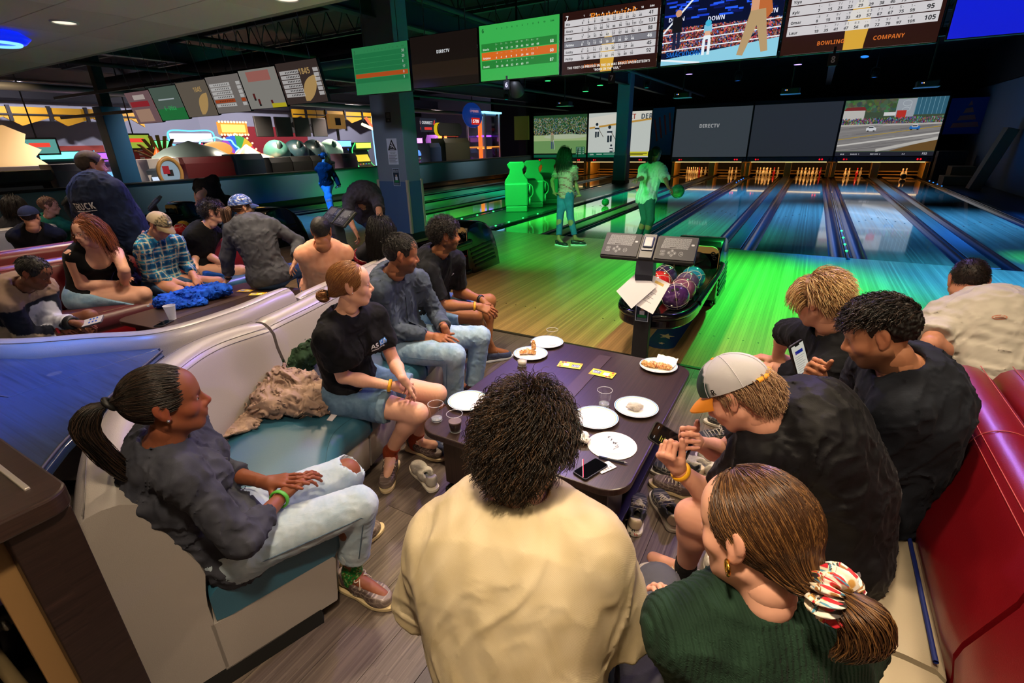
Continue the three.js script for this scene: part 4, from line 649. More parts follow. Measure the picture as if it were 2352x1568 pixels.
for (const [n, x, y] of [['6', -2.78, 2.42], ['7', -1.46, 2.4], ['8', 0.58, 2.4]]) {
const t = thing('number_plate', `small black plate with the number ${{ 6: 'six', 7: 'seven', 8: 'eight' }[n]} under the monitors`, 'number plate', [x, y, MZ + 0.01]);
mesh('plate', rbox(0.08, 0.1, 0.01, 0.003, 0, 0, 0), M.black, t);
mesh('numeral', new THREE.PlaneGeometry(0.075, 0.09).translate(0, 0, 0.006), std(0xffffff, 0.5, { map: canvasTex(64, 72, (c, w, h) => { c.fillStyle = '#191920'; c.fillRect(0, 0, w, h); c.fillStyle = '#d0c8e8'; c.font = 'bold 56px sans-serif'; c.textAlign = 'center'; c.fillText(n, 32, 56); }) }), t);
mesh('bracket', box(0.02, 0.06, 0.01, 0, 0.07, -0.005), M.black, t);
}
tag(mesh('screen_rail', join([box(20.5, 0.06, 0.05, -5.2, 2.55, MZ - 0.13), box(20.5, 0.06, 0.05, -5.2, 2.98, MZ - 0.13)]), M.black), 'long black rail that carries the row of monitors', 'rail');
function projector(label, x, y, z) {
const t = thing('projector', label, 'projector', [x, y, z], 0, 'projectors');
mesh('body', rbox(0.34, 0.11, 0.28, 0.02, 0, 0, 0), M.black, t); mesh('lens', cyl(0.045, 0.045, 0.06, 0.07, 0, -0.15, 16, Math.PI / 2), M.gloss, t); mesh('pole', rod([0, 0.05, 0], [0, 4.9 - y, 0], 0.014), M.black, t);
for (const s of [0, 1]) mesh('status_light', ball(0.008, -0.1 + s * 0.03, 0.01, 0.141, 1, 1, 1, 8), glow(s ? 0xffa060 : 0x4a6aff, 5), t);
mesh('under_tray', box(0.38, 0.012, 0.3, 0, -0.06, 0), std(0x9aa0aa, 0.4), t);
}
projector('small projector hanging before the hockey screen', -5.36, 2.69, -4); projector('small projector hanging before the grey screen with white letters', -2.33, 2.72, -4); projector('small projector with blue light before the empty screen', -0.08, 2.67, -4); projector('small projector with blue light before the race screen', 2.23, 2.65, -4);
for (const [x, y, z, c, l] of [[-3.15, 2.58, 0, GREEN, 'small green lamp left of the hockey projector'], [-2.88, 2.66, 0, GREEN, 'small green lamp right of the hockey projector'], [-3.9, 2.8, 0, GREEN, 'small green lamp beside the moving green lamp'], [-1.38, 2.72, 0, VIOLET, 'small violet lamp above the grey screen'], [0.15, 2.73, 0, VIOLET, 'small violet lamp above the empty screen'], [-9.2, 3.1, 1.0, GREEN, 'small green lamp high among the roof joists'], [-12, 2.95, 1.0, VIOLET, 'small violet lamp high behind the far row of monitors']]) {
const t = thing('par_lamp', l, 'stage lamp', [x, y, z]);
mesh('housing', lathe([[0.001, 0.09], [0.05, 0.08], [0.06, 0.01], [0.055, 0.01], [0.001, 0.015]], 16), M.black, t); mesh('lens', cyl(0.05, 0.05, 0.006, 0, 0.01, 0, 14), glow(c, 3), t); mesh('hanger', rod([0, 0.08, 0], [0, 4.9 - y, 0], 0.01), M.black, t);
}
{
const gm = std(0x3c5a44, 0.5);
const make = (label, z, i) => {
const t = thing('ball_ramp', label, 'ball ramp', [-6.3, 0, z], 0.5, 'ball ramps');
mesh('body', rbox(0.62, 0.62, 0.5, 0.05, 0, 0.45, 0), gm, t);
const prof = [[-0.3, 0.74], [-0.28, 0.82], [-0.17, 0.98], [-0.15, 1.1], [-0.2, 1.16], [-0.22, 1.22], [-0.17, 1.27], [0.17, 1.27], [0.22, 1.22], [0.2, 1.16], [0.15, 1.1], [0.17, 0.98], [0.28, 0.82], [0.3, 0.74]];
mesh('neck_board', extrude(prof, 0.2, 0.02).translate(0, 0, -0.1), gm, t);
mesh('base', rbox(0.58, 0.16, 0.5, 0.03, 0, 0.08, 0), gm, t);
for (const y of [0.26, 0.58]) mesh('wheel', new THREE.TorusGeometry(0.1, 0.035, 8, 20).rotateY(Math.PI / 2).translate(0.35, y, 0.05), gm, t);
mesh('handle', tube([[0.28, 0.75, 0.1], [0.42, 0.66, 0.1], [0.44, 0.45, 0.1], [0.34, 0.34, 0.1]], 0.018, 20, 6), gm, t);
};
make('green plastic ball ramp nearest to the grey column, first of three', -3.0, 0); make('green plastic ball ramp in the middle of the three', -3.95, 1); make('green plastic ball ramp nearest to the woman in the pink top', -4.95, 2);
const w = thing('walking_frame_ramp', 'tall thin metal ball ramp standing by the golfer screen', 'ramp', [-6.15, 0, -6.6]);
mesh('rail', rod([-0.12, 1.55, 0], [0.0, 0.05, 0.5], 0.014), std(0x4a6a54, 0.4, { metalness: 0.6 }), w); mesh('rail', rod([0.12, 1.55, 0], [0.2, 0.05, 0.5], 0.014), std(0x4a6a54, 0.4, { metalness: 0.6 }), w); mesh('rung', rod([-0.1, 1.2, 0.1], [0.14, 1.2, 0.1], 0.01), M.steel, w);
}
{
const t = thing('leaning_board', 'tall brown board leaning on the right wall by the pins', 'board', [5.3, 0, -13.0], 0);
mesh('board', rbox(0.3, 1.9, 0.5, 0.01, 0.24, 0.93, 0, 0, 0, -0.25), std(0x7a5a40, 0.7), t);
const s = thing('carpet_steps', 'two carpet covered step boxes beside the last lane', 'steps', [5.35, 0, -15.4]);
mesh('step', rbox(0.9, 0.3, 0.9, 0.01, -0.1, 0.15, 0.2), std(0x8a7048, 0.8), s); mesh('step', rbox(0.7, 0.6, 0.8, 0.01, 0.1, 0.3, -0.6), std(0x77603e, 0.8), s);
const k = thing('equipment_case', 'dark brown case standing behind the carpet steps', 'case', [5.25, 0, -17.2]);
mesh('body', rbox(0.9, 1.1, 0.5, 0.02, 0, 0.55, 0), std(0x2a2118, 0.7), k); mesh('lid_seam', box(0.91, 0.02, 0.51, 0, 0.9, 0), M.black, k);
const tri = canvasTex(256, 300, (c, w, h) => { c.fillStyle = '#1d3c84'; c.fillRect(0, 0, w, h); c.fillStyle = '#c86a5a'; for (const [y, a, b] of [[60, 118, 138], [120, 98, 158], [180, 72, 184], [240, 40, 216]]) { c.beginPath(); c.moveTo(a + 12, y - 34); c.lineTo(b - 6, y - 40); c.lineTo(b + 8, y); c.lineTo(a, y + 6); c.fill(); } });
tag(mesh('wall_panel', new THREE.BoxGeometry(1.2, 1.3, 0.05).translate(5.5, 2.35, -17.98), std(0xffffff, 0.8, { map: tri })), 'blue wall panel with stacked orange bars right of the race screen', 'panel');
const str = canvasTex(200, 300, (c, w, h) => { c.fillStyle = '#2f5f8c'; c.fillRect(0, 0, w, h); c.strokeStyle = '#b03a34'; c.lineWidth = 14; for (let i = 0; i < 4; i++) { c.beginPath(); c.moveTo(20 + i * 46, 70 - i * 12); c.lineTo(60 + i * 40, 210 - i * 20); c.stroke(); } });
tag(mesh('wall_panel', new THREE.BoxGeometry(1.05, 2.2, 0.05).translate(-6.27, 2.1, -17.98), std(0xffffff, 0.8, { map: str })), 'blue wall panel with slanted red stripes between the hockey screen and the grey screen', 'panel');
tag(mesh('wall_panel', new THREE.BoxGeometry(0.95, 1.25, 0.06).translate(-14.2, 2.5, -17.66), std(0x8a9a2a, 0.8)), 'olive green wall panel left of the golfer screen', 'panel');
}
// ---------------------------------------------------------------- signed distance fields, meshed with surface nets
const clamp01 = (t) => (t < 0 ? 0 : t > 1 ? 1 : t), mix = (a, b, t) => a + (b - a) * t;
function capsule(a, b, ra, rb, k = 0.02) {
const [ax, ay, az] = a, bx = b[0] - ax, by = b[1] - ay, bz = b[2] - az, L = bx * bx + by * by + bz * bz || 1e-9, R = Math.max(ra, rb);
return { k, lo: [0, 1, 2].map((i) => Math.min(a[i], b[i]) - R), hi: [0, 1, 2].map((i) => Math.max(a[i], b[i]) + R), d(x, y, z) { const px = x - ax, py = y - ay, pz = z - az, t = clamp01((px * bx + py * by + pz * bz) / L), qx = px - bx * t, qy = py - by * t, qz = pz - bz * t; return Math.sqrt(qx * qx + qy * qy + qz * qz) - (ra + (rb - ra) * t); } };
}
function flat(a, b, ra, rb, v, ratio, k = 0.04) {
const [ax, ay, az] = a, bx = b[0] - ax, by = b[1] - ay, bz = b[2] - az, L = bx * bx + by * by + bz * bz || 1e-9, R = Math.max(ra, rb), [vx, vy, vz] = v, q = ratio - 1, inv = 1 / ratio;
return { k, lo: [0, 1, 2].map((i) => Math.min(a[i], b[i]) - R), hi: [0, 1, 2].map((i) => Math.max(a[i], b[i]) + R), d(x, y, z) { let px = x - ax, py = y - ay, pz = z - az; const t = clamp01((px * bx + py * by + pz * bz) / L); px -= bx * t; py -= by * t; pz -= bz * t; const e = (px * vx + py * vy + pz * vz) * q; px += vx * e; py += vy * e; pz += vz * e; return (Math.sqrt(px * px + py * py + pz * pz) - (ra + (rb - ra) * t)) * (inv + (1 - inv) * 0.35); } };
}
function egg(c, r, k = 0.02) {
const [cx, cy, cz] = c, [rx, ry, rz] = r;
return { k, lo: [cx - rx, cy - ry, cz - rz], hi: [cx + rx, cy + ry, cz + rz], d(x, y, z) { const px = (x - cx) / rx, py = (y - cy) / ry, pz = (z - cz) / rz, k0 = Math.sqrt(px * px + py * py + pz * pz), qx = px / rx, qy = py / ry, qz = pz / rz, k1 = Math.sqrt(qx * qx + qy * qy + qz * qz); return k1 < 1e-6 ? -Math.min(rx, ry, rz) : k0 * (k0 - 1) / k1; } };
}
const cutEnd = (prim, p, n) => ({ ...prim, d(x, y, z) { const a = prim.d(x, y, z), b = (x - p[0]) * n[0] + (y - p[1]) * n[1] + (z - p[2]) * n[2]; return a > b ? a : b; } });
function fieldAt(F, list, x, y, z) {
let d = 1e3;
for (const p of list) { const e = p.d(x, y, z), k = p.k; const h = k - Math.abs(d - e); d = (d < e ? d : e) - (h > 0 ? h * h / (4 * k) : 0); }
if (F.sub) for (const p of F.sub) { const e = -p.d(x, y, z), k = p.k, h = k - Math.abs(d - e); d = (d > e ? d : e) + (h > 0 ? h * h / (4 * k) : 0); }
if (F.disp && d < 0.04 && d > -0.04) d += F.disp(x, y, z);
if (F.clip) for (const [p, n] of F.clip) { const e = (x - p[0]) * n[0] + (y - p[1]) * n[1] + (z - p[2]) * n[2]; if (e > d) d = e; }
return d;
}
function meshField(F, cell, color, uvf) {
const lo = [1e9, 1e9, 1e9], hi = [-1e9, -1e9, -1e9];
for (const p of F.add) for (let i = 0; i < 3; i++) { lo[i] = Math.min(lo[i], p.lo[i]); hi[i] = Math.max(hi[i], p.hi[i]); }
const pad = cell * 3 + (F.pad || 0.012); for (let i = 0; i < 3; i++) { lo[i] -= pad; hi[i] += pad; }
const S = 6, nb = [0, 1, 2].map((i) => Math.ceil((hi[i] - lo[i]) / cell / S)), n = nb.map((b) => b * S + 1), [nx, ny, nz] = n;
const val = new Float32Array(nx * ny * nz).fill(1), hd = cell * S * 0.87, margin = hd + 0.045;
const ds = new Float32Array(F.add.length);
for (let bz = 0; bz < nb[2]; bz++) for (let by = 0; by < nb[1]; by++) for (let bx = 0; bx < nb[0]; bx++) {
const cx = lo[0] + (bx + 0.5) * S * cell, cy = lo[1] + (by + 0.5) * S * cell, cz = lo[2] + (bz + 0.5) * S * cell;
let m = 1e3; F.add.forEach((p, i) => { ds[i] = p.d(cx, cy, cz); if (ds[i] < m) m = ds[i]; });
const x1 = Math.min(nx - 1, (bx + 1) * S), y1 = Math.min(ny - 1, (by + 1) * S), z1 = Math.min(nz - 1, (bz + 1) * S);
if (m > margin) continue;
if (m < -margin * 1.5 && !F.sub && !F.clip) { for (let z = bz * S; z <= z1; z++) for (let y = by * S; y <= y1; y++) for (let x = bx * S; x <= x1; x++) val[(z * ny + y) * nx + x] = -1; continue; }
const list = F.add.filter((p, i) => ds[i] < m + 2 * hd + 0.06);
for (let z = bz * S; z <= z1; z++) for (let y = by * S; y <= y1; y++) for (let x = bx * S; x <= x1; x++) val[(z * ny + y) * nx + x] = fieldAt(F, list, lo[0] + x * cell, lo[1] + y * cell, lo[2] + z * cell);
}
const id = new Int32Array(nx * ny * nz).fill(-1), pos = [], idx = [];
const at = (x, y, z) => (z * ny + y) * nx + x, E = [[0, 1], [0, 2], [0, 4], [1, 3], [1, 5], [2, 3], [2, 6], [3, 7], [4, 5], [4, 6], [5, 7], [6, 7]], c = new Float32Array(8);
for (let z = 0; z < nz - 1; z++) for (let y = 0; y < ny - 1; y++) for (let x = 0; x < nx - 1; x++) {
const o = at(x, y, z); let neg = 0;
for (let i = 0; i < 8; i++) { c[i] = val[o + (i & 1) + ((i >> 1) & 1) * nx + (i >> 2) * nx * ny]; if (c[i] < 0) neg++; }
if (neg === 0 || neg === 8) continue;
let sx = 0, sy = 0, sz = 0, k = 0;
for (const [a, b] of E) { const A = c[a], B = c[b]; if ((A < 0) === (B < 0)) continue; const t = A / (A - B); sx += (a & 1) + t * ((b & 1) - (a & 1)); sy += ((a >> 1) & 1) + t * (((b >> 1) & 1) - ((a >> 1) & 1)); sz += (a >> 2) + t * ((b >> 2) - (a >> 2)); k++; }
id[o] = pos.length / 3; pos.push(lo[0] + (x + sx / k) * cell, lo[1] + (y + sy / k) * cell, lo[2] + (z + sz / k) * cell);
}
const quad = (a, b, cc, d, flip) => { if (a < 0 || b < 0 || cc < 0 || d < 0) return; flip ? idx.push(a, cc, b, a, d, cc) : idx.push(a, b, cc, a, cc, d); };
for (let z = 1; z < nz - 1; z++) for (let y = 1; y < ny - 1; y++) for (let x = 1; x < nx - 1; x++) {
const o = at(x, y, z), v = val[o] < 0;
if (v !== val[o + 1] < 0) quad(id[o], id[o - nx], id[o - nx - nx * ny], id[o - nx * ny], v === false);
if (v !== val[o + nx] < 0) quad(id[o], id[o - nx * ny], id[o - 1 - nx * ny], id[o - 1], v === false);
if (v !== val[o + nx * ny] < 0) quad(id[o], id[o - 1], id[o - 1 - nx], id[o - nx], v === false);
}
const g = new THREE.BufferGeometry();
g.setAttribute('position', new THREE.Float32BufferAttribute(pos, 3)); g.setIndex(idx); g.computeVertexNormals();
if (color) { const N = g.attributes.normal.array, col = new Float32Array(pos.length), cc = new THREE.Color(); for (let i = 0; i < pos.length; i += 3) { color(pos[i], pos[i + 1], pos[i + 2], cc, N[i], N[i + 1], N[i + 2]); col[i] = cc.r; col[i + 1] = cc.g; col[i + 2] = cc.b; } g.setAttribute('color', new THREE.BufferAttribute(col, 3)); }
if (uvf) { const uv = new Float32Array(pos.length / 3 * 2), N = g.attributes.normal.array; for (let i = 0, j = 0; i < pos.length; i += 3, j += 2) { const r = uvf(pos[i], pos[i + 1], pos[i + 2], N[i], N[i + 1], N[i + 2]); uv[j] = r[0]; uv[j + 1] = r[1]; } g.setAttribute('uv', new THREE.BufferAttribute(uv, 2)); }
return g;
}
const arr = (v) => [v.x, v.y, v.z];
// ---------------------------------------------------------------- heads, in a frame with the face towards -z and the subject's right at +x
const headCache = new Map();
function headField(o) {
const w = o.female ? 0.95 : 1, j = o.jaw ?? (o.female ? 0.84 : 1.02), n = o.nose ?? 1;
const add = [egg([0, 0.038, 0.014], [0.0755 * w, 0.086, 0.096], 0.02), egg([0, -0.016, -0.036], [0.06 * w, 0.084, 0.054], 0.03), egg([0, 0.045, -0.05], [0.06 * w, 0.05, 0.042], 0.03),
capsule([0, -0.088, -0.062], [0, -0.082, -0.04], 0.021 * j, 0.03, 0.025),
...[-1, 1].flatMap((s) => [capsule([s * 0.018, -0.086, -0.06], [s * 0.054 * j, -0.05, 0.004], 0.02, 0.017, 0.025), egg([s * 0.043 * w, -0.022, -0.054], [0.024, 0.022, 0.022], 0.02), capsule([s * 0.012, 0.026, -0.083], [s * 0.044, 0.024, -0.066], 0.0085, 0.008, 0.016)]),
capsule([0, 0.014, -0.084], [0, -0.026, -0.104 - 0.004 * n], 0.0075, 0.0105 * n, 0.012), egg([0, -0.031, -0.101], [0.014 * n, 0.009, 0.013], 0.008), ...[-1, 1].map((s) => egg([s * 0.0125 * n, -0.033, -0.093], [0.0075, 0.0075, 0.01], 0.006)),
capsule([-0.015, -0.0575, -0.0865], [0.015, -0.0575, -0.0865], 0.0055, 0.0055, 0.006), egg([0, -0.0565, -0.09], [0.012, 0.0052, 0.006], 0.005), capsule([-0.0125, -0.0685, -0.0855], [0.0125, -0.0685, -0.0855], 0.0068, 0.0068, 0.006), egg([0, -0.05, -0.083], [0.03, 0.022, 0.014], 0.02),
capsule([0, -0.05, 0.008], [0, -0.118, 0.02], o.female ? 0.045 : 0.054, o.female ? 0.044 : 0.053, 0.03),
...[-1, 1].flatMap((s) => [egg([s * 0.078 * w, 0.006, 0.012], [0.0085, 0.031, 0.019], 0.006), egg([s * 0.083 * w, 0.016, 0.022], [0.007, 0.022, 0.012], 0.006), egg([s * 0.075 * w, -0.022, 0.004], [0.008, 0.011, 0.01], 0.006)]),
...[-1, 1].flatMap((s) => [egg([s * 0.031, 0.004, -0.074], [0.0145, 0.012, 0.0125], 0.004), capsule([s * 0.018, 0.011, -0.0845], [s * 0.046, 0.009, -0.074], 0.0038, 0.0036, 0.006)])];
const sub = [...[-1, 1].flatMap((s) => [egg([s * 0.03, 0.002, -0.1], [0.017, 0.0105, 0.014], 0.014), egg([s * 0.091 * w, 0.008, 0.008], [0.008, 0.019, 0.009], 0.005)]), capsule([-0.017, -0.0628, -0.097], [0.017, -0.0628, -0.097], 0.0016, 0.0016, 0.003)];
return { add, sub };
}
function headGeo(o, cell) {
const key = JSON.stringify([o.female, o.jaw, o.nose, o.skin, o.lip, o.stubble, cell, o.blush]);
if (headCache.has(key)) return headCache.get(key);
const sk = new THREE.Color(o.skin), lip = new THREE.Color(o.lip ?? o.skin).lerp(new THREE.Color(0x8a2a2e), o.female ? 0.35 : 0.22), beard = new THREE.Color(o.stubble ?? 0), bl = new THREE.Color(0xb0382c);
const g = meshField(headField(o), cell, (x, y, z, c) => {
c.copy(sk);
const lm = Math.max(0, 1 - Math.hypot(x / 0.026, (y + 0.063) / 0.0125)); if (z < -0.075 && lm > 0) c.lerp(lip, Math.min(1, lm * 2.2));
c.lerp(bl, 0.16 * Math.exp(-(((Math.abs(x) - 0.045) / 0.025) ** 2 + ((y + 0.02) / 0.025) ** 2)) * (z < -0.02 ? 1 : 0) + 0.14 * Math.exp(-((x / 0.02) ** 2 + ((y + 0.03) / 0.02) ** 2)) * (z < -0.09 ? 1 : 0) + (Math.abs(x) > 0.074 ? 0.14 : 0));
if (o.stubble !== undefined && z < 0.03) { const d = Math.min(1, Math.max(0, (-0.03 - y - Math.max(0, z) * 0.3) / 0.025)) * (1 - Math.min(1, lm * 2)); const up = z < -0.07 && Math.abs(x) < 0.03 && y < -0.04 && y > -0.056 ? 0.7 : 0; c.lerp(beard, 0.75 * Math.max(y > -0.13 ? d : 0, up)); }
});
headCache.set(key, g);
return g;
}
// ---------------------------------------------------------------- hands: fingers along +y, back of the hand at +z, thumb of a right hand at -x
const handCache = new Map();
const POSES = {
relax: { c: [[18, 22, 14], [24, 28, 16], [28, 32, 18], [32, 34, 20]], sp: [7, 1, -5, -11], th: [0.75, 0.6, -0.35] },
flat: { c: [[4, 6, 4], [5, 8, 5], [6, 9, 5], [8, 10, 6]], sp: [9, 2, -6, -13], th: [0.85, 0.5, -0.2] },
grip: { c: [[34, 48, 26], [40, 52, 28], [44, 54, 30], [48, 54, 30]], sp: [5, 1, -4, -9], th: [0.45, 0.65, -0.75] },
fist: { c: [[72, 84, 45], [76, 86, 46], [78, 86, 46], [80, 84, 44]], sp: [2, 0, -2, -4], th: [0.2, 0.75, -0.75] },
pinch: { c: [[46, 48, 22], [30, 40, 24], [36, 44, 26], [42, 46, 28]], sp: [3, 1, -4, -9], th: [0.3, 0.85, -0.6] },
};
function handGeo(pose, right, s, cell, skin) {
const key = [pose, right, s, cell, skin].join();
if (handCache.has(key)) return handCache.get(key);
const P = POSES[pose], m = right ? -1 : 1, add = [], nails = [];
const base = [[0.027, 0.088], [0.0085, 0.093], [-0.0105, 0.09], [-0.0285, 0.08]], len = [[0.043, 0.026, 0.021], [0.048, 0.03, 0.022], [0.044, 0.028, 0.021], [0.034, 0.021, 0.019]], rad = [0.0088, 0.009, 0.0085, 0.0074];
add.push(capsule([0, -0.02, 0], [m * 0.004, 0.02, 0], 0.024, 0.026, 0.02));
for (let i = 0; i < 4; i++) add.push(capsule([base[i][0] * 0.55 * m, 0.015, -0.002], [base[i][0] * m, base[i][1], 0], 0.0145, 0.0112, 0.012));
add.push(capsule([m * 0.012, 0.012, -0.008], [m * 0.03, 0.045, -0.012], 0.017, 0.014, 0.014));
for (let i = 0; i < 4; i++) {
let p = V(base[i][0] * m, base[i][1], 0), bend = 0; const spread = P.sp[i] * Math.PI / 180 * m;
for (let k = 0; k < 3; k++) { bend += P.c[i][k] * Math.PI / 180; const d = V(Math.sin(spread) * Math.cos(bend), Math.cos(spread) * Math.cos(bend), -Math.sin(bend)), q = p.clone().addScaledVector(d, len[i][k]); add.push(capsule(arr(p), arr(q), rad[i] * (1 - 0.09 * k), rad[i] * (1 - 0.09 * (k + 1)), 0.0035)); if (k < 2) add.push(egg(arr(q), [rad[i] * 1.02, rad[i] * 1.02, rad[i] * 1.02], 0.003)); p = q; }
}
let p = V(m * 0.026, 0.034, -0.01); const td = V(P.th[0] * m, P.th[1], P.th[2]).normalize();
const t2 = td.clone().lerp(V(0.1 * m, 1, -0.2).normalize(), 0.35).normalize();
for (const [d, l, r0, r1] of [[td, 0.034, 0.0125, 0.0108], [t2, 0.03, 0.0105, 0.0094], [t2, 0.022, 0.0094, 0.0078]]) { const q = p.clone().addScaledVector(d, l); add.push(capsule(arr(p), arr(q), r0, r1, 0.006)); p = q; }
const sk = new THREE.Color(skin), kn = new THREE.Color(skin).lerp(new THREE.Color(0x9a3a30), 0.16);
const g = meshField({ add }, cell / s, (x, y, z, c) => { c.copy(sk); if (y > 0.075) c.lerp(kn, 0.7); });
g.scale(s, s, s);
handCache.set(key, g);
return g;
}
// ---------------------------------------------------------------- hair
function strandMesh(list, sides = 4) { // list: {p: [Vector3], r0, r1, c: Color}
let nv = 0, nt = 0; for (const s of list) { nv += s.p.length * sides; nt += (s.p.length - 1) * sides * 2; }
const pos = new Float32Array(nv * 3), nor = new Float32Array(nv * 3), col = new Float32Array(nv * 3), idx = new Uint32Array(nt * 3); let v = 0, t = 0;
const T = V(), A = V(), B = V();
for (const s of list) {
const n = s.p.length, b0 = v; A.set(0.31, 0.87, 0.39);
for (let i = 0; i < n; i++) {
T.subVectors(s.p[Math.min(n - 1, i + 1)], s.p[Math.max(0, i - 1)]).normalize();
A.addScaledVector(T, -A.dot(T)); if (A.lengthSq() < 1e-6) A.set(1, 0.01, 0).addScaledVector(T, -T.x); A.normalize(); B.crossVectors(T, A);
const u = i / (n - 1), r = mix(s.r0, s.r1, u) * (s.bulge ? 0.55 + 0.45 * Math.sin(Math.PI * Math.min(1, 0.15 + u * 0.85)) : 1);
for (let k = 0; k < sides; k++) { const a = k / sides * Math.PI * 2, ca = Math.cos(a), sa = Math.sin(a), X = A.x * ca + B.x * sa, Y = A.y * ca + B.y * sa, Z = A.z * ca + B.z * sa; pos[v * 3] = s.p[i].x + X * r; pos[v * 3 + 1] = s.p[i].y + Y * r; pos[v * 3 + 2] = s.p[i].z + Z * r; nor[v * 3] = X; nor[v * 3 + 1] = Y; nor[v * 3 + 2] = Z; const w = s.tip ? u : 0; col[v * 3] = mix(s.c.r, s.tip ? s.tip.r : 0, w); col[v * 3 + 1] = mix(s.c.g, s.tip ? s.tip.g : 0, w); col[v * 3 + 2] = mix(s.c.b, s.tip ? s.tip.b : 0, w); v++; }
}
for (let i = 0; i < n - 1; i++) for (let k = 0; k < sides; k++) { const a = b0 + i * sides + k, b = b0 + i * sides + (k + 1) % sides, c = a + sides, d = b + sides; idx[t++] = a; idx[t++] = b; idx[t++] = c; idx[t++] = b; idx[t++] = d; idx[t++] = c; }
}
const g = new THREE.BufferGeometry();
g.setAttribute('position', new THREE.BufferAttribute(pos, 3)); g.setAttribute('normal', new THREE.BufferAttribute(nor, 3)); g.setAttribute('color', new THREE.BufferAttribute(col, 3)); g.setIndex(new THREE.BufferAttribute(idx, 1));
return g;
}
const hairMats = new Map();
const hairMat = (rough = 0.42) => { if (!hairMats.has(rough)) hairMats.set(rough, new THREE.MeshPhysicalMaterial({ color: 0xffffff, vertexColors: true, roughness: rough, specularIntensity: 0.8 })); return hairMats.get(rough); };
const HL = [[-0.13, 0.07], [-0.085, 0.066], [-0.062, 0.05], [-0.042, 0.012], [-0.02, -0.004], [-0.006, 0.024], [0.024, 0.03], [0.038, -0.03], [0.08, -0.075], [0.14, -0.08]];
function hairline(z, lift = 0) { let i = 1; while (i < HL.length - 1 && z > HL[i][0]) i++; const a = HL[i - 1], b = HL[i]; return mix(a[1], b[1], clamp01((z - a[0]) / (b[0] - a[0]))) + lift; }
const CR = [0.0755, 0.086, 0.096], CC = [0, 0.038, 0.014]; // cranium
const onSkull = (d, k = 1, o = 0) => V(CC[0] + d.x * (CR[0] * k + o), CC[1] + d.y * (CR[1] * k + o), CC[2] + d.z * (CR[2] * k + o));
function pushOut(p, off) { const x = (p.x - CC[0]) / (CR[0] + off), y = (p.y - CC[1]) / (CR[1] + off), z = (p.z - CC[2]) / (CR[2] + off), l = Math.sqrt(x * x + y * y + z * z); if (l < 1) { p.x = CC[0] + (p.x - CC[0]) / l; p.y = CC[1] + (p.y - CC[1]) / l; p.z = CC[2] + (p.z - CC[2]) / l; } return p; }
function scalp(n, o = {}) { const out = []; let guard = 0; while (out.length < n && guard++ < n * 40) { const u = rr(-1, 1), a = rnd() * 6.283, q = Math.sqrt(1 - u * u), d = V(q * Math.cos(a), u, q * Math.sin(a)), p = onSkull(d, 1, 0); if (p.y > hairline(p.z, o.lift || 0) && (!o.ok || o.ok(p))) out.push([p, d]); } return out; }
function hairCap(o, cell) { // o.t(p) gives the thickness of the hair mass
const c0 = new THREE.Color(o.color), c1 = new THREE.Color(o.color2 ?? o.color), t = o.thick ?? 0.008, rough = o.rough ?? 0.004, fr = o.freq ?? 60;
const F = { add: [egg(CC, CR.map((r) => r + t), 0.02), ...(o.extra || [])], pad: 0.03, disp: (x, y, z) => rough * (noise3(x * fr, y * fr, z * fr) + 0.5 * noise3(x * fr * 2.3, y * fr * 2.3, z * fr * 2.3)) };
const line = (x, y, z) => (hairline(z, o.lift || 0) - y) * 0.8;
F.add[0] = { ...F.add[0], d: ((e) => (x, y, z) => Math.max(e.d(x, y, z), line(x, y, z)))(F.add[0]) };
return meshField(F, cell, (x, y, z, c) => c.copy(c0).lerp(c1, clamp01(0.5 + 0.6 * noise3(x * fr * 0.6, y * fr * 0.3, z * fr * 0.6))));
}
const pick = (o) => { const c = new THREE.Color(o.color); return rnd() < (o.mix ?? 0.4) ? c.lerp(new THREE.Color(o.color2 ?? o.color), 0.3 + rnd() * 0.7) : c.multiplyScalar(0.75 + rnd() * 0.5); };
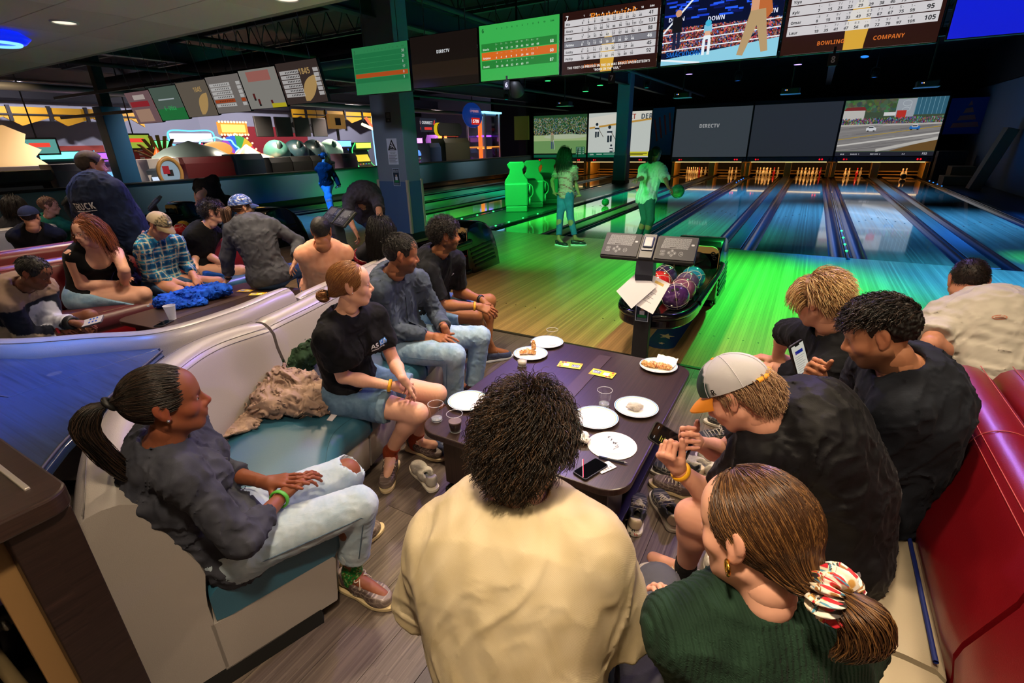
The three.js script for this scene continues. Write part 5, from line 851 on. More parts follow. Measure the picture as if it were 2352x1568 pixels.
function pulledHair(o) {
const T = V3(o.tie || [0, 0.03, 0.115]), L = [], N = o.n || 500, R = o.r || 0.0028;
for (const [p] of scalp(N, { lift: -0.004 })) {
const pts = []; const side = rr(-0.012, 0.012), up = rr(-0.012, 0.012), lift = 0.003 + rnd() * 0.005;
for (let i = 0; i <= 8; i++) { const u = i / 8; const q = p.clone().lerp(T.clone().add(V(side, up, 0)), u); q.y -= (o.sag || 0.0) * Math.sin(Math.PI * u); pushOut(q, lift); pts.push(q); }
L.push({ p: pts, r0: R, r1: R * 0.8, c: pick(o) });
}
if (o.tail) { const curve = new THREE.CatmullRomCurve3([T, ...o.tail.map(V3)]); for (let i = 0; i < (o.tailN || 260); i++) { const a = rnd() * 6.283, rad = Math.sqrt(rnd()) * (o.tailR || 0.03), l = rr(0.7, 1.03), pts = [], ph = rnd() * 6; for (let k = 0; k <= 12; k++) { const u = k / 12, c = curve.getPoint(Math.min(1, u * l)), w = rad * Math.min(1, 0.35 + u * 1.6) * (u > 0.85 ? 1 - (u - 0.85) * 2.2 : 1); pts.push(V(c.x + Math.cos(a) * w + Math.sin(ph + u * 9) * (o.wave || 0.002), c.y + Math.sin(a) * w * 0.35, c.z + Math.sin(a) * w + Math.cos(ph + u * 8) * (o.wave || 0.002))); } L.push({ p: pts, r0: R * 1.1, r1: R * 0.5, c: pick(o) }); } }
if (o.bun) { const [B, r, thick] = o.bun, C = V3(B); for (let i = 0; i < (o.bunN || 150); i++) { const ax = V(rr(-1, 1), rr(-1, 1), rr(-0.4, 0.4)).normalize(), u = V(0, 0, 1).cross(ax).normalize(), w = ax.clone().cross(u), pts = [], a0 = rnd() * 6.283, rad = r * rr(0.55, 1.05), turn = rr(2.2, 4.6), off = V(rr(-1, 1), rr(-1, 1), rr(-1, 1)).multiplyScalar(thick); for (let k = 0; k <= 10; k++) { const a = a0 + turn * k / 10; pts.push(C.clone().add(off).addScaledVector(u, Math.cos(a) * rad).addScaledVector(w, Math.sin(a) * rad)); } L.push({ p: pts, r0: R * 1.2, r1: R, c: pick(o) }); } }
return strandMesh(L);
}
function looseHair(o) {
const L = [], R = o.r || 0.003, g = V3(o.gravity || [0, -1, 0]).normalize();
for (const [p, d] of scalp(o.n || 400, { lift: -0.006, ok: o.ok })) {
const q = p.clone(), dir = d.clone().multiplyScalar(o.lift ?? 0.6).add(V3(o.comb ? o.comb(p) : [0, 0, 0])).normalize(), pts = [q.clone()], len = (typeof o.len === 'function' ? o.len(p) : o.len || 0.1) * rr(0.8, 1.15), n = o.steps || 9, st = len / n, ph = rnd() * 6.283, wv = o.wave || 0, fq = o.freq || 60; let s = 0; const off = 0.003 + rnd() * (o.vol || 0.008);
for (let i = 0; i < n; i++) { dir.lerp(g, o.grav ?? 0.25).normalize(); q.addScaledVector(dir, st); s += st; pushOut(q, off); if (o.body) o.body(q); const a = ph + s * fq; const u = V(0.3, 0.1, 0.9).cross(dir).normalize(), w = dir.clone().cross(u), am = wv * Math.min(1, s / 0.02); pts.push(q.clone().addScaledVector(u, Math.cos(a) * am).addScaledVector(w, Math.sin(a) * am)); }
L.push({ p: pts, r0: R, r1: R * 0.45, c: pick(o), tip: o.tip ? new THREE.Color(o.tip) : undefined });
}
return strandMesh(L, o.sides || 4);
}
const curlHair = (o) => looseHair({ lift: 1, grav: 0.06, wave: o.curl || 0.0065, freq: o.fq || 190, steps: o.steps || 14, vol: 0.006, r: 0.0026, ...o });
// ---------------------------------------------------------------- a person from joints
const skinMats = new Map();
const skinMat = () => { if (!skinMats.has(1)) skinMats.set(1, new THREE.MeshPhysicalMaterial({ color: 0xffffff, vertexColors: true, roughness: 0.52, specularIntensity: 0.5, sheen: 0.15, sheenColor: new THREE.Color(0.5, 0.25, 0.2) })); return skinMats.get(1); };
const clothMat = (color, o = {}) => new THREE.MeshPhysicalMaterial({ color, roughness: 0.85, sheen: 0.25, sheenRoughness: 0.6, sheenColor: new THREE.Color(0.2, 0.2, 0.22), specularIntensity: 0.35, bumpMap: weave, bumpScale: 0.0004, ...o });
const sub3 = (a, b) => [a[0] - b[0], a[1] - b[1], a[2] - b[2]], add3 = (a, b, k = 1) => [a[0] + b[0] * k, a[1] + b[1] * k, a[2] + b[2] * k], len3 = (a) => Math.hypot(...a), norm3 = (a) => { const l = len3(a) || 1; return [a[0] / l, a[1] / l, a[2] / l]; }, lerp3 = (a, b, t) => [mix(a[0], b[0], t), mix(a[1], b[1], t), mix(a[2], b[2], t)], dot3 = (a, b) => a[0] * b[0] + a[1] * b[1] + a[2] * b[2], cross3 = (a, b) => [a[1] * b[2] - a[2] * b[1], a[2] * b[0] - a[0] * b[2], a[0] * b[1] - a[1] * b[0]];
const wrinkle = (amp, f = 8) => (x, y, z) => { const w = noise3(x * f * 0.5 + 9, y * f * 0.5, z * f * 0.5), n = noise3(x * f + w * 0.8, y * f * 0.6 + w * 1.1, z * f - w * 0.6), m = noise3(x * f * 2.2 + 7, y * f * 1.4 + n, z * f * 2.2), r = 1 - Math.abs(n), q = 1 - Math.abs(m); return amp * (0.75 - 1.0 * r * r * r - 0.45 * q * q * q * q + 0.35 * w); };
const grey = (c, k) => new THREE.Color(c).multiplyScalar(k);
function basisOf(right, up, back) { return new THREE.Matrix4().makeBasis(V3(right), V3(up), V3(back)); }
function person(spec) {
const J = spec.j, s = spec.s || 1, w = spec.w || 1, fem = !!spec.female, cell = spec.cell || 0.011;
const up = norm3(sub3(J.neck, J.pel)); let right = sub3(J.shR, J.shL); right = norm3(add3(right, up, -dot3(right, up))); const fwd = cross3(up, right), back = [-fwd[0], -fwd[1], -fwd[2]];
const slouch = spec.slouch ?? 0.03, arch = spec.arch ?? 0;
const mid = add3(lerp3(J.pel, J.neck, 0.42), back, slouch), chest = add3(lerp3(J.pel, J.neck, 0.74), back, slouch * 0.7 + arch), nk = add3(J.neck, up, -0.02);
const [hy, hp, hr] = (spec.look || [0, 0, 0]).map((a) => a * Math.PI / 180), HM = new THREE.Matrix4().makeRotationFromEuler(new THREE.Euler(-hp, -hy, hr, 'YXZ')); HM.scale(V(s, s, s).multiplyScalar(spec.headScale || 0.95)); HM.setPosition(V3(J.head));
const base = arr(V(0, -0.085, 0.022).applyMatrix4(HM));
const t = thing('person', spec.label, 'person', [J.pel[0], 0, J.pel[2]]);
const toLocal = (g) => { g.translate(-J.pel[0], 0, -J.pel[2]); return g; };
const A = spec.arm || (fem ? 0.86 : 1), G = spec.leg || (fem ? 0.98 : 1);
const torso = (i, hem) => [ // i: inflation
flat(lerp3(J.hipL, J.hipR, 0.15), lerp3(J.hipL, J.hipR, 0.85), 0.112 * w * s + i, 0.112 * w * s + i, fwd, 1.02, 0.06),
flat(J.pel, mid, (fem ? 0.135 : 0.142) * w * s + i, (fem ? 0.118 : 0.138) * w * s + i, fwd, 1.25, 0.06), flat(mid, chest, (fem ? 0.118 : 0.138) * w * s + i, (fem ? 0.145 : 0.165) * w * s + i, fwd, 1.32, 0.06),
flat(chest, add3(J.neck, up, -0.07), (fem ? 0.145 : 0.165) * w * s + i, 0.11 * w * s + i, fwd, 1.45, 0.06), capsule(add3(J.shL, up, -0.008), lerp3(J.shL, J.neck, 0.5), 0.046 * A * s + i, 0.048 * s + i, 0.05), capsule(add3(J.shR, up, -0.008), lerp3(J.shR, J.neck, 0.5), 0.046 * A * s + i, 0.048 * s + i, 0.05),
capsule(add3(lerp3(J.shL, J.neck, 0.62), back, 0.01), add3(lerp3(J.shR, J.neck, 0.62), back, 0.01), 0.05 * s + i, 0.05 * s + i, 0.05),
...(fem ? [-1, 1].map((q) => egg(add3(add3(add3(chest, right, q * 0.072 * w), fwd, 0.085 * s + i * 0.7), up, -0.015), [0.06 + i, 0.062 + i, 0.058 + i], 0.05)) : []),
...(spec.belly ? [egg(add3(add3(mid, fwd, 0.06), up, -0.05), [spec.belly + i, spec.belly * 0.95 + i, spec.belly + i], 0.08)] : [])];
const limb = (a, b, r0, r1, i, k) => capsule(a, b, r0 * s + i, r1 * s + i, k);
const arm = (S, i) => { const sh = J['sh' + S], el = J['el' + S], wr = J['wr' + S]; return [limb(sh, el, 0.05 * A, 0.04 * A, i, 0.03), limb(el, lerp3(el, wr, 0.35), 0.04 * A, 0.041 * A, i, 0.015), limb(lerp3(el, wr, 0.3), wr, 0.041 * A, 0.0265 * A, i, 0.02)]; };
const leg = (S, i) => { const h = J['hip' + S], k = J['kn' + S], a = J['an' + S], d = norm3(sub3(a, k)), bk = norm3(add3(back, d, -dot3(back, d))); return [limb(h, k, 0.088 * G, 0.058 * G, i, 0.04), limb(k, add3(lerp3(k, a, 0.32), bk, 0.012), 0.056 * G, 0.054 * G, i, 0.02), limb(add3(lerp3(k, a, 0.28), bk, 0.012), a, 0.054 * G, 0.036 * G, i, 0.03)]; };
// ---- body: one continuous skin
const sk = new THREE.Color(spec.skin), foot = (S) => limb(add3(J['an' + S], [0, -0.03, 0]), add3(J['to' + S], [0, 0.01, 0]), 0.034, 0.028, 0, 0.03);
const bodyF = { add: [...torso(-0.004), ...arm('L', 0), ...arm('R', 0), ...leg('L', 0), ...leg('R', 0), foot('L'), foot('R'), capsule(add3(nk, up, -0.04), base, (fem ? 0.05 : 0.06) * s, (fem ? 0.045 : 0.054) * s, 0.04)] };
const parts = [meshField(bodyF, cell * 1.15, (x, y, z, c) => c.copy(sk))];
const hd = headGeo({ female: fem, jaw: spec.jaw, nose: spec.nose, skin: spec.skin, stubble: spec.stubble, lip: spec.skin }, spec.headCell || 0.0036).clone().applyMatrix4(HM); parts.push(hd);
const handM = {};
for (const S of ['L', 'R']) {
const h = (spec.hands || {})[S] || { p: 'relax' }; if (h.p === 'none') continue;
const y = norm3(sub3(J['hd' + S], J['wr' + S])); let z = h.n || [0, 1, 0.02]; z = norm3(add3(z, y, -dot3(z, y))); const x = cross3(y, z);
const m = basisOf(x, y, z); m.setPosition(V3(J['wr' + S])); handM[S] = m;
parts.push(handGeo(h.p, S === 'R', s * (fem ? 0.9 : 1), spec.handCell || 0.0042, spec.skin).clone().applyMatrix4(m));
}
const strip = parts.map((g) => { const r = new THREE.BufferGeometry(); for (const k of ['position', 'normal', 'color']) r.setAttribute(k, g.attributes[k]); r.setIndex(g.index); return r; });
mesh('body', toLocal(mergeGeometries(strip)), skinMat(), t);
const put = (name, geo, m, label) => mesh(name, geo.applyMatrix4(HM).translate(-J.pel[0], 0, -J.pel[2]), m, t, label);
if (!spec.faceless) {
const white = std(0xa8a09a, 0.35), iris = std(spec.iris || 0x2a1a10, 0.15);
for (const q of [-1, 1]) { put('eyeball', ball(0.0112, q * 0.031, 0.002, -0.0755, 1.05, 0.9, 1, 14), white); put('iris', ball(0.0056, q * 0.031 + (spec.gaze || 0) * 0.003, 0.0018, -0.0855, 1, 1, 0.55, 12), iris);
put('eyelid', new THREE.SphereGeometry(0.0128, 16, 8, 0, 6.283, 0, spec.lids ?? 1.25).rotateX(-0.25).translate(q * 0.031, 0.0025, -0.0755), std(new THREE.Color(spec.skin).multiplyScalar(0.82), 0.6));
const bl = []; for (let i = 0; i < 26; i++) { const u = i / 25, bx = q * mix(0.013, 0.05, u), by = 0.0245 + 0.006 * Math.sin(u * 2.4) - u * u * 0.004 + rr(-0.0018, 0.0018), bz = -0.0925 + u * u * 0.021 + u * 0.004; bl.push({ p: [V(bx, by, bz), V(bx + q * 0.005, by + 0.002, bz + 0.0012), V(bx + q * 0.009, by + 0.001, bz + 0.004)], r0: 0.0011, r1: 0.0004, c: new THREE.Color(spec.brow ?? spec.hair?.color ?? 0x1a120c) }); } put('eyebrow', strandMesh(bl, 3), hairMat(0.6)); }
}
// ---- clothes
const uvT = (x, y, z) => { const d = [x - J.pel[0], y - J.pel[1], z - J.pel[2]]; return [dot3(d, right), dot3(d, up)]; };
const col = (c0, k = 0.12, c1) => { const a = new THREE.Color(c0), b = new THREE.Color(c1 ?? c0); if (c1 === undefined) b.multiplyScalar(1 - k); return (x, y, z, c) => c.copy(a).lerp(b, clamp01(0.5 + 0.7 * noise3(x * 14, y * 14, z * 14))); };
const Tp = spec.top;
let shirtF = null;
if (Tp) {
const i = Tp.loose ?? 0.016, sl = Tp.sleeve ?? 0.62, si = Tp.sleeveLoose ?? i * 1.1, add = torso(i);
for (const S of ['L', 'R']) {
const sh = J['sh' + S], el = J['el' + S], wr = J['wr' + S];
if (sl <= 0) continue;
if (sl <= 1) { const e = lerp3(sh, el, sl), d = norm3(sub3(el, sh)); add.push(cutEnd(capsule(sh, lerp3(sh, el, Math.min(1, sl + 0.25)), (0.046 * A) * s + si, 0.045 * A * s + si * 1.25, 0.04), e, d)); } else { const q = sl - 1, e = lerp3(el, wr, q), d = norm3(sub3(wr, el)); add.push(capsule(sh, el, 0.046 * A * s + si, 0.041 * A * s + si, 0.04), cutEnd(capsule(el, lerp3(el, wr, Math.min(1.15, q + 0.15)), 0.043 * A * s + si, 0.03 * A * s + si, 0.02), e, d)); }
}
if (Tp.hood) add.push(capsule(add3(add3(J.neck, back, 0.05), right, -0.07), add3(add3(J.neck, back, 0.05), right, 0.07), 0.05, 0.05, 0.04), capsule(add3(add3(J.neck, back, 0.07), up, -0.07), add3(J.neck, back, 0.06), 0.05, 0.05, 0.05));
add.push(capsule(add3(nk, up, -0.05), lerp3(nk, base, Tp.rise ?? 0.12), ((Tp.neckR ?? 0.068) + 0.014) * s, ((Tp.neckR ?? 0.068) + 0.008) * s, 0.05));
const sub = [capsule(lerp3(nk, base, (Tp.rise ?? 0.12) + 0.5), add3(base, up, 0.05), (Tp.neckR ?? 0.068) * s, ((Tp.neckR ?? 0.068) + 0.006) * s, 0.01)];
if (Tp.scoop) sub.push(egg(add3(add3(J.neck, fwd, 0.1), up, -0.06), [0.085, 0.11, 0.1], 0.02));
shirtF = { add, sub, clip: [[add3(J.pel, up, -(Tp.hem ?? 0.03)), [-up[0], -up[1], -up[2]]]], disp: ((wf) => (x, y, z) => wf(x, y, z) + (Tp.extraDisp ? Tp.extraDisp(...uvT(x, y, z)) : 0))(wrinkle(Tp.wrinkle ?? 0.006, Tp.wf || 8)) };
const m = Tp.mat || clothMat(0xffffff, { vertexColors: true, ...(Tp.m || {}) });
const cf = Tp.colorFn ? (x, y, z, c) => { const [u, v] = uvT(x, y, z); Tp.colorFn(u, v, c, x, y, z); } : col(Tp.color, Tp.var ?? 0.1, Tp.color2);
const g = mesh(Tp.name || 't_shirt', toLocal(meshField(shirtF, Tp.cell || cell * 0.85, cf, uvT)), m, t);
if (Tp.band !== false) {
const pts = [], cen = add3(nk, up, 0.02); const n = norm3(sub3(base, nk)), r1 = norm3(add3(right, n, -dot3(right, n))), f1 = cross3(n, r1);
const R0 = (Tp.neckR ?? 0.068) * s * 1.04;
for (let k = 0; k < 32; k++) { const a = k / 32 * 6.2832; pts.push(V3(add3(add3(add3(cen, r1, Math.cos(a) * R0 * 1.08), f1, Math.sin(a) * R0), n, -0.004 - 0.028 * Math.max(0, Math.sin(a)) * (Tp.vneck ?? 1)))); }
if (Tp.collar) { const rows = [[], [], []]; pts.forEach((p, k) => { const a = k / 32 * 6.2832, gap = Math.abs(a - Math.PI / 2) < 0.25; const o = V3(add3(add3([0, 0, 0], r1, Math.cos(a)), f1, Math.sin(a))); rows[0].push(p.clone().addScaledVector(V3(n), 0.012)); rows[1].push(p.clone().addScaledVector(V3(n), 0.034).addScaledVector(o, 0.004)); rows[2].push(p.clone().addScaledVector(V3(n), -0.012 - 0.012 * Math.max(0, Math.sin(a))).addScaledVector(o, 0.026 + 0.01 * Math.max(0, Math.sin(a)))); }); const op = (r) => { const k0 = 8; return [...r.slice(k0 + 1), ...r.slice(0, k0)]; }; const cg = loft(rows.map(op)); smooth(cg); mesh('collar', toLocal(cg), clothMat(Tp.collarColor ?? Tp.color, { side: THREE.DoubleSide }), t); }
else mesh('neckband', toLocal(tube(pts, Tp.bandR || 0.009, 64, 6, true)), clothMat(Tp.bandColor ?? Tp.color), t);
}
if (Tp.placket) { const patch = conform(shirtF, (u, v) => add3(add3(add3(J.pel, right, u), up, v), fwd, 0.25), back, Tp.placket[0], Tp.placket[1], 3, 24, 0.003); mesh('placket', toLocal(patch), clothMat(Tp.collarColor ?? Tp.color), t); }
for (const d of Tp.prints || []) { // printed patch that follows the cloth: [u0,u1], [v0,v1] in torso coordinates, on the front or the back
const dirn = d.back ? fwd : back, patch = conform(shirtF, (u, v) => add3(add3(add3(J.pel, right, u), up, v), d.back ? back : fwd, 0.3), dirn, d.u, d.v, 30, 24, 0.0025, !d.back);
mesh('print', toLocal(patch), new THREE.MeshStandardMaterial({ map: d.tex, transparent: true, alphaTest: 0.35, roughness: 0.7, color: 0xffffff }), t);
}
}
const Bt = spec.bottom;
if (Bt) {
const i = Bt.loose ?? 0.012, lg = Bt.length ?? 1.9, add = [flat(lerp3(J.hipL, J.hipR, 0.15), lerp3(J.hipL, J.hipR, 0.85), 0.112 * w * s + i, 0.112 * w * s + i, fwd, 1.02, 0.05), flat(J.pel, mid, (fem ? 0.135 : 0.142) * w * s + i, (fem ? 0.118 : 0.138) * w * s + i * 0.6, fwd, 1.25, 0.05)];
for (const S of ['L', 'R']) {
const h = J['hip' + S], k = J['kn' + S], a = J['an' + S], q = Bt.calf ?? 0.012;
if (lg <= 1) { const e = lerp3(h, k, lg), d = norm3(sub3(k, h)); add.push(cutEnd(capsule(h, lerp3(h, k, Math.min(1.05, lg + 0.2)), 0.09 * G * s + i, 0.064 * G * s + i, 0.04), e, d)); } else { const e = lerp3(k, a, lg - 1), d = norm3(sub3(a, k)); add.push(capsule(h, k, 0.09 * G * s + i, 0.06 * G * s + i, 0.04), cutEnd(capsule(k, lerp3(k, a, Math.min(1.1, lg - 0.85)), 0.059 * G * s + i, 0.045 * G * s + q, 0.02), e, d)); }
}
const sub = (Bt.holes || []).map(([p, r]) => egg(p, r, 0.004));
const F = { add, sub: sub.length ? sub : undefined, clip: [[add3(J.pel, up, 0.1), up]], disp: wrinkle(Bt.wrinkle ?? 0.004, 10) };
const c0 = new THREE.Color(Bt.color), c1 = new THREE.Color(Bt.color2 ?? Bt.color).multiplyScalar(Bt.color2 ? 1 : 0.85);
mesh(Bt.name || 'jeans', toLocal(meshField(F, Bt.cell || cell * 0.9, (x, y, z, c) => { let k = 0.5 + 0.5 * noise3(x * 9, y * 9, z * 9) + 0.25 * noise3(x * 60, y * 60, z * 60); c.copy(c0).lerp(c1, clamp01(k)); }, (x, y, z) => [x * 1.0 + z * 0.6, y])), clothMat(0xffffff, { vertexColors: true, roughness: 0.9, ...(Bt.m || {}) }), t);
for (const S of Bt.cuff || []) { const k = J['kn' + S], a = J['an' + S], e0 = lerp3(k, a, lg - 1 - 0.13), e1 = lerp3(k, a, lg - 1), d = norm3(sub3(a, k)); const cf = { add: [cutEnd(cutEnd(capsule(k, a, 0.075 * s, 0.062 * s, 0.01), e1, d), e0, [-d[0], -d[1], -d[2]])], disp: wrinkle(0.002, 20) }; mesh('rolled_cuff', toLocal(meshField(cf, 0.006)), clothMat(Bt.cuffColor || 0xb9c4cc), t, 'pale turned up cuff'); }
if (lg <= 1 && Bt.hemBand) for (const S of ['L', 'R']) { const h = J['hip' + S], k = J['kn' + S], d = norm3(sub3(k, h)), e1 = lerp3(h, k, lg + 0.004), e0 = lerp3(h, k, lg - 0.1); const cf = { add: [cutEnd(cutEnd(capsule(h, lerp3(h, k, Math.min(1.05, lg + 0.2)), 0.09 * G * s + i + 0.003, 0.064 * G * s + i + 0.003, 0.01), e1, d), e0, [-d[0], -d[1], -d[2]])], disp: wrinkle(Bt.wrinkle ?? 0.004, 10) }; mesh('hem_cuff', toLocal(meshField(cf, cell * 0.9)), clothMat(Bt.hemBand), t); }
for (const S of Bt.seams ? ['L', 'R'] : []) { const h = J['hip' + S], k = J['kn' + S], a = J['an' + S], sd = S === 'L' ? [-right[0], -right[1], -right[2]] : right; const line = []; const pr = (o, r) => V3(add3(o, sd, r)); for (let q = 0.15; q <= 1; q += 0.12) line.push(pr(lerp3(h, k, q), mix(0.09, 0.061, q) * G * s + i + 0.001)); if (lg > 1.3) for (let q = 0.15; q < lg - 1.02; q += 0.15) line.push(pr(lerp3(k, a, q), mix(0.06, 0.046, q) * G * s + mix(i, Bt.calf ?? 0.012, q) + 0.001)); mesh('side_seam', toLocal(tube(line, 0.0022, 40, 5)), clothMat(Bt.seams), t); }
}
for (const S of ['L', 'R']) {
const F = (spec.feet || {})[S] ?? spec.feet?.both; if (!F) continue;
const an = J['an' + S], to = J['to' + S];
if (F.sock) { const e = lerp3(an, J['kn' + S], F.sockH ?? 0.25), d = norm3(sub3(J['kn' + S], an)); mesh('sock', toLocal(meshField({ add: [cutEnd(capsule(an, lerp3(an, J['kn' + S], 0.5), 0.04 * s, 0.046 * s), e, d), capsule(an, add3(an, [0, -0.04, 0]), 0.04 * s, 0.042 * s, 0.02)], disp: wrinkle(0.002, 20) }, 0.006, F.sockFn || ((c0) => (x, y, z, c) => c.copy(c0))(new THREE.Color(F.sock)))), clothMat(0xffffff, { vertexColors: true }), t); }
const dir = F.dir !== undefined ? [Math.sin(F.dir * Math.PI / 180), 0, -Math.cos(F.dir * Math.PI / 180)] : norm3([to[0] - an[0], 0, to[2] - an[2]]);
const sg = shoe(F.kind || 'bowling', S === 'R', F.o); sg.name = 'shoe'; delete sg.userData.category; const h = add3(an, dir, -0.065 * s);
sg.position.set(h[0] - J.pel[0], F.lift || 0, h[2] - J.pel[2]); sg.rotation.y = Math.atan2(-dir[0], -dir[2]); sg.scale.setScalar(F.size || 1); t.add(sg);
}
for (const b of spec.bands || []) { const [S, color, rad, q = 0.93, name = 'wristband', tr = 0.0045, lab] = b; const el = J['el' + S], wr = J['wr' + S], d = V3(sub3(wr, el)).normalize(); const g = new THREE.TorusGeometry(rad, tr, 8, 28).scale(1, 1, 2.0); g.applyQuaternion(new THREE.Quaternion().setFromUnitVectors(V(0, 0, 1), d)); const c = lerp3(el, wr, q); g.translate(c[0], c[1], c[2]); mesh(name, toLocal(g), std(color, 0.5), t, lab); }
if (spec.hairFn) spec.hairFn((name, geo, m, label) => put(name, geo, m, label), HM);
if (spec.extra) spec.extra({ t, J, up, right, fwd, back, HM, toLocal, handM, shirtF });
return t;
}
function conform(F, originOf, dir, ur, vr, nu, nv, lift, flipU) {
const pos = [], uv = [], idx = [];
for (let j = 0; j <= nv; j++) for (let i = 0; i <= nu; i++) {
const u = mix(ur[0], ur[1], i / nu), v = mix(vr[0], vr[1], j / nv); let p = originOf(u, v), d = 0, k = 0;
for (; k < 60; k++) { d = fieldAt({ ...F, clip: undefined }, F.add, p[0], p[1], p[2]); if (d < lift) break; p = add3(p, dir, Math.max(0.0008, (d - lift) * 0.7)); }
pos.push(...p); uv.push(flipU ? 1 - i / nu : i / nu, j / nv);
}
for (let j = 0; j < nv; j++) for (let i = 0; i < nu; i++) { const a = j * (nu + 1) + i, b = a + 1, c = a + nu + 1, d = c + 1; flipU ? idx.push(a, c, b, b, c, d) : idx.push(a, b, c, b, d, c); }
const g = new THREE.BufferGeometry(); g.setAttribute('position', new THREE.Float32BufferAttribute(pos, 3)); g.setAttribute('uv', new THREE.Float32BufferAttribute(uv, 2)); g.setIndex(idx); g.computeVertexNormals();
return g;
}
// ---------------------------------------------------------------- shoes, heel at the origin, toe towards -z
const shoeCache = new Map();
const solePts = (right, k = 1) => { const m = right ? 1 : -1, P = [[-0.03, 0.0], [-0.034, -0.05], [-0.03, -0.11], [-0.036, -0.17], [-0.038, -0.215], [-0.024, -0.262], [0.002, -0.278], [0.026, -0.262], [0.046, -0.21], [0.046, -0.16], [0.036, -0.1], [0.035, -0.04], [0.028, 0.0], [0.0, 0.014]]; return P.map(([x, z]) => [x * m * k, z]); };
function shoe(kind, right, o = {}) {
const key = JSON.stringify([kind, right, o]);
if (shoeCache.has(key)) return shoeCache.get(key).clone();
const g = new THREE.Group(), m = right ? 1 : -1;
const C = { bowling: { upper: 0x4e3f3c, upper2: 0x7d6e66, sole: 0xcdb88e, heel: 0xcdb490, lace: 0xb9ac98, lines: 0x8f8078 }, dark: { upper: 0x24262a, upper2: 0x3c3f44, sole: 0xc9c2b4, heel: 0xc8b89a, lace: 0xb8b0a2, lines: 0x9a948a }, white: { upper: 0xcfc8bc, upper2: 0xb9b0a2, sole: 0xe0d8c8, heel: 0xd0c6b6, lace: 0xc9c0b0 }, black: { upper: 0x15161a, upper2: 0x202228, sole: 0xd8d8dc, heel: 0x1a1a1e, lace: 0x18181c }, blue: { upper: 0x2a3350, upper2: 0x364060, sole: 0xb8bcc8, heel: 0x2a3350, lace: 0x8a92a8 }, slip: { upper: 0xc2bcb0, upper2: 0xb0aa9e, sole: 0xe2dac8, heel: 0xc2bcb0, lace: 0 } }[kind];
const curve = new THREE.CatmullRomCurve3(solePts(right).map(([x, z]) => V(x, 0, z)), true), outline = curve.getPoints(56);
const soleShape = (k) => { const sh = new THREE.Shape(); outline.forEach((p, i) => { const x = p.x * k, y = -(p.z + 0.13) * (1 + (k - 1) * 0.5) + 0.13; i ? sh.lineTo(x, y) : sh.moveTo(x, y); }); return sh; };
const sole = new THREE.ExtrudeGeometry(soleShape(1.03), { depth: 0.012, bevelEnabled: true, bevelSize: 0.003, bevelThickness: 0.003, bevelSegments: 2 }).rotateX(-Math.PI / 2).translate(0, 0.006, 0);
mesh('sole', sole, std(C.sole, 0.6), g);
const hb = new THREE.Shape(); outline.filter((p) => p.z > -0.07).forEach((p, i) => (i ? hb.lineTo(p.x, -p.z) : hb.moveTo(p.x, -p.z))); // heel block
if (kind !== 'slip') mesh('heel_block', rbox(0.062, 0.014, 0.075, 0.006, 0, 0.007, -0.03), std(new THREE.Color(C.sole).multiplyScalar(0.75), 0.7), g);
const open = o.empty;
const F = { add: [capsule([m * 0.004, 0.035, -0.225], [m * 0.002, 0.04, -0.18], 0.036, 0.038, 0.03), capsule([m * 0.002, 0.04, -0.19], [0, 0.052, -0.1], 0.038, 0.037, 0.03), capsule([0, 0.05, -0.1], [0, 0.06, -0.03], 0.036, 0.03, 0.03), capsule([0, 0.05, -0.02], [0, 0.082, -0.012], 0.029, 0.027, 0.02), capsule([0, 0.075, -0.085], [0, 0.07, -0.1], 0.028, 0.03, 0.03), egg([m * 0.012, 0.03, -0.2], [0.036, 0.026, 0.05], 0.02)], clip: [[[0, 0.018, 0], [0, -1, 0]], [[0, 0.094, -0.01], norm3([0, 1, -0.16])]], pad: 0.01 };
if (open || o.low) F.sub = [capsule([0, 0.062, -0.035], [0, 0.12, -0.05], 0.021, 0.035, 0.008), capsule([0, 0.07, -0.075], [0, 0.12, -0.08], 0.019, 0.034, 0.008), capsule([0, 0.045, -0.05], [0, 0.05, -0.13], 0.018, 0.016, 0.01)];
const u0 = new THREE.Color(C.upper), u1 = new THREE.Color(C.upper2), hl = new THREE.Color(C.heel), ln = new THREE.Color(C.lines ?? C.upper2);
const ug = meshField(F, 0.0042, (x, y, z, c) => { c.copy(u0); if (C.lines !== undefined) { const a = Math.abs(((z * 38 + Math.sin(y * 90) * 0.5 + 50) % 1) - 0.5), b = Math.abs(((y * 55 + Math.sin(z * 30) * 0.4 + 20) % 1) - 0.5); if (z < -0.09 && (a < 0.07 || b < 0.08)) c.copy(ln); if (z < -0.2) c.lerp(u1, 0.5); } else c.lerp(u1, clamp01(0.5 + noise3(x * 60, y * 60, z * 60))); if (z > -0.034 - (0.03 - y) * 0.4) c.copy(hl); });
mesh('upper', ug, phys(0xffffff, 0.5, { vertexColors: true, clearcoat: 0.15 }), g);
if (open) mesh('insole', extrude(roundRect(0.04, 0.11, 0.018), 0.003).rotateX(-Math.PI / 2).translate(0, 0.036, -0.07), std(o.inside || 0x2a2620, 0.8), g);
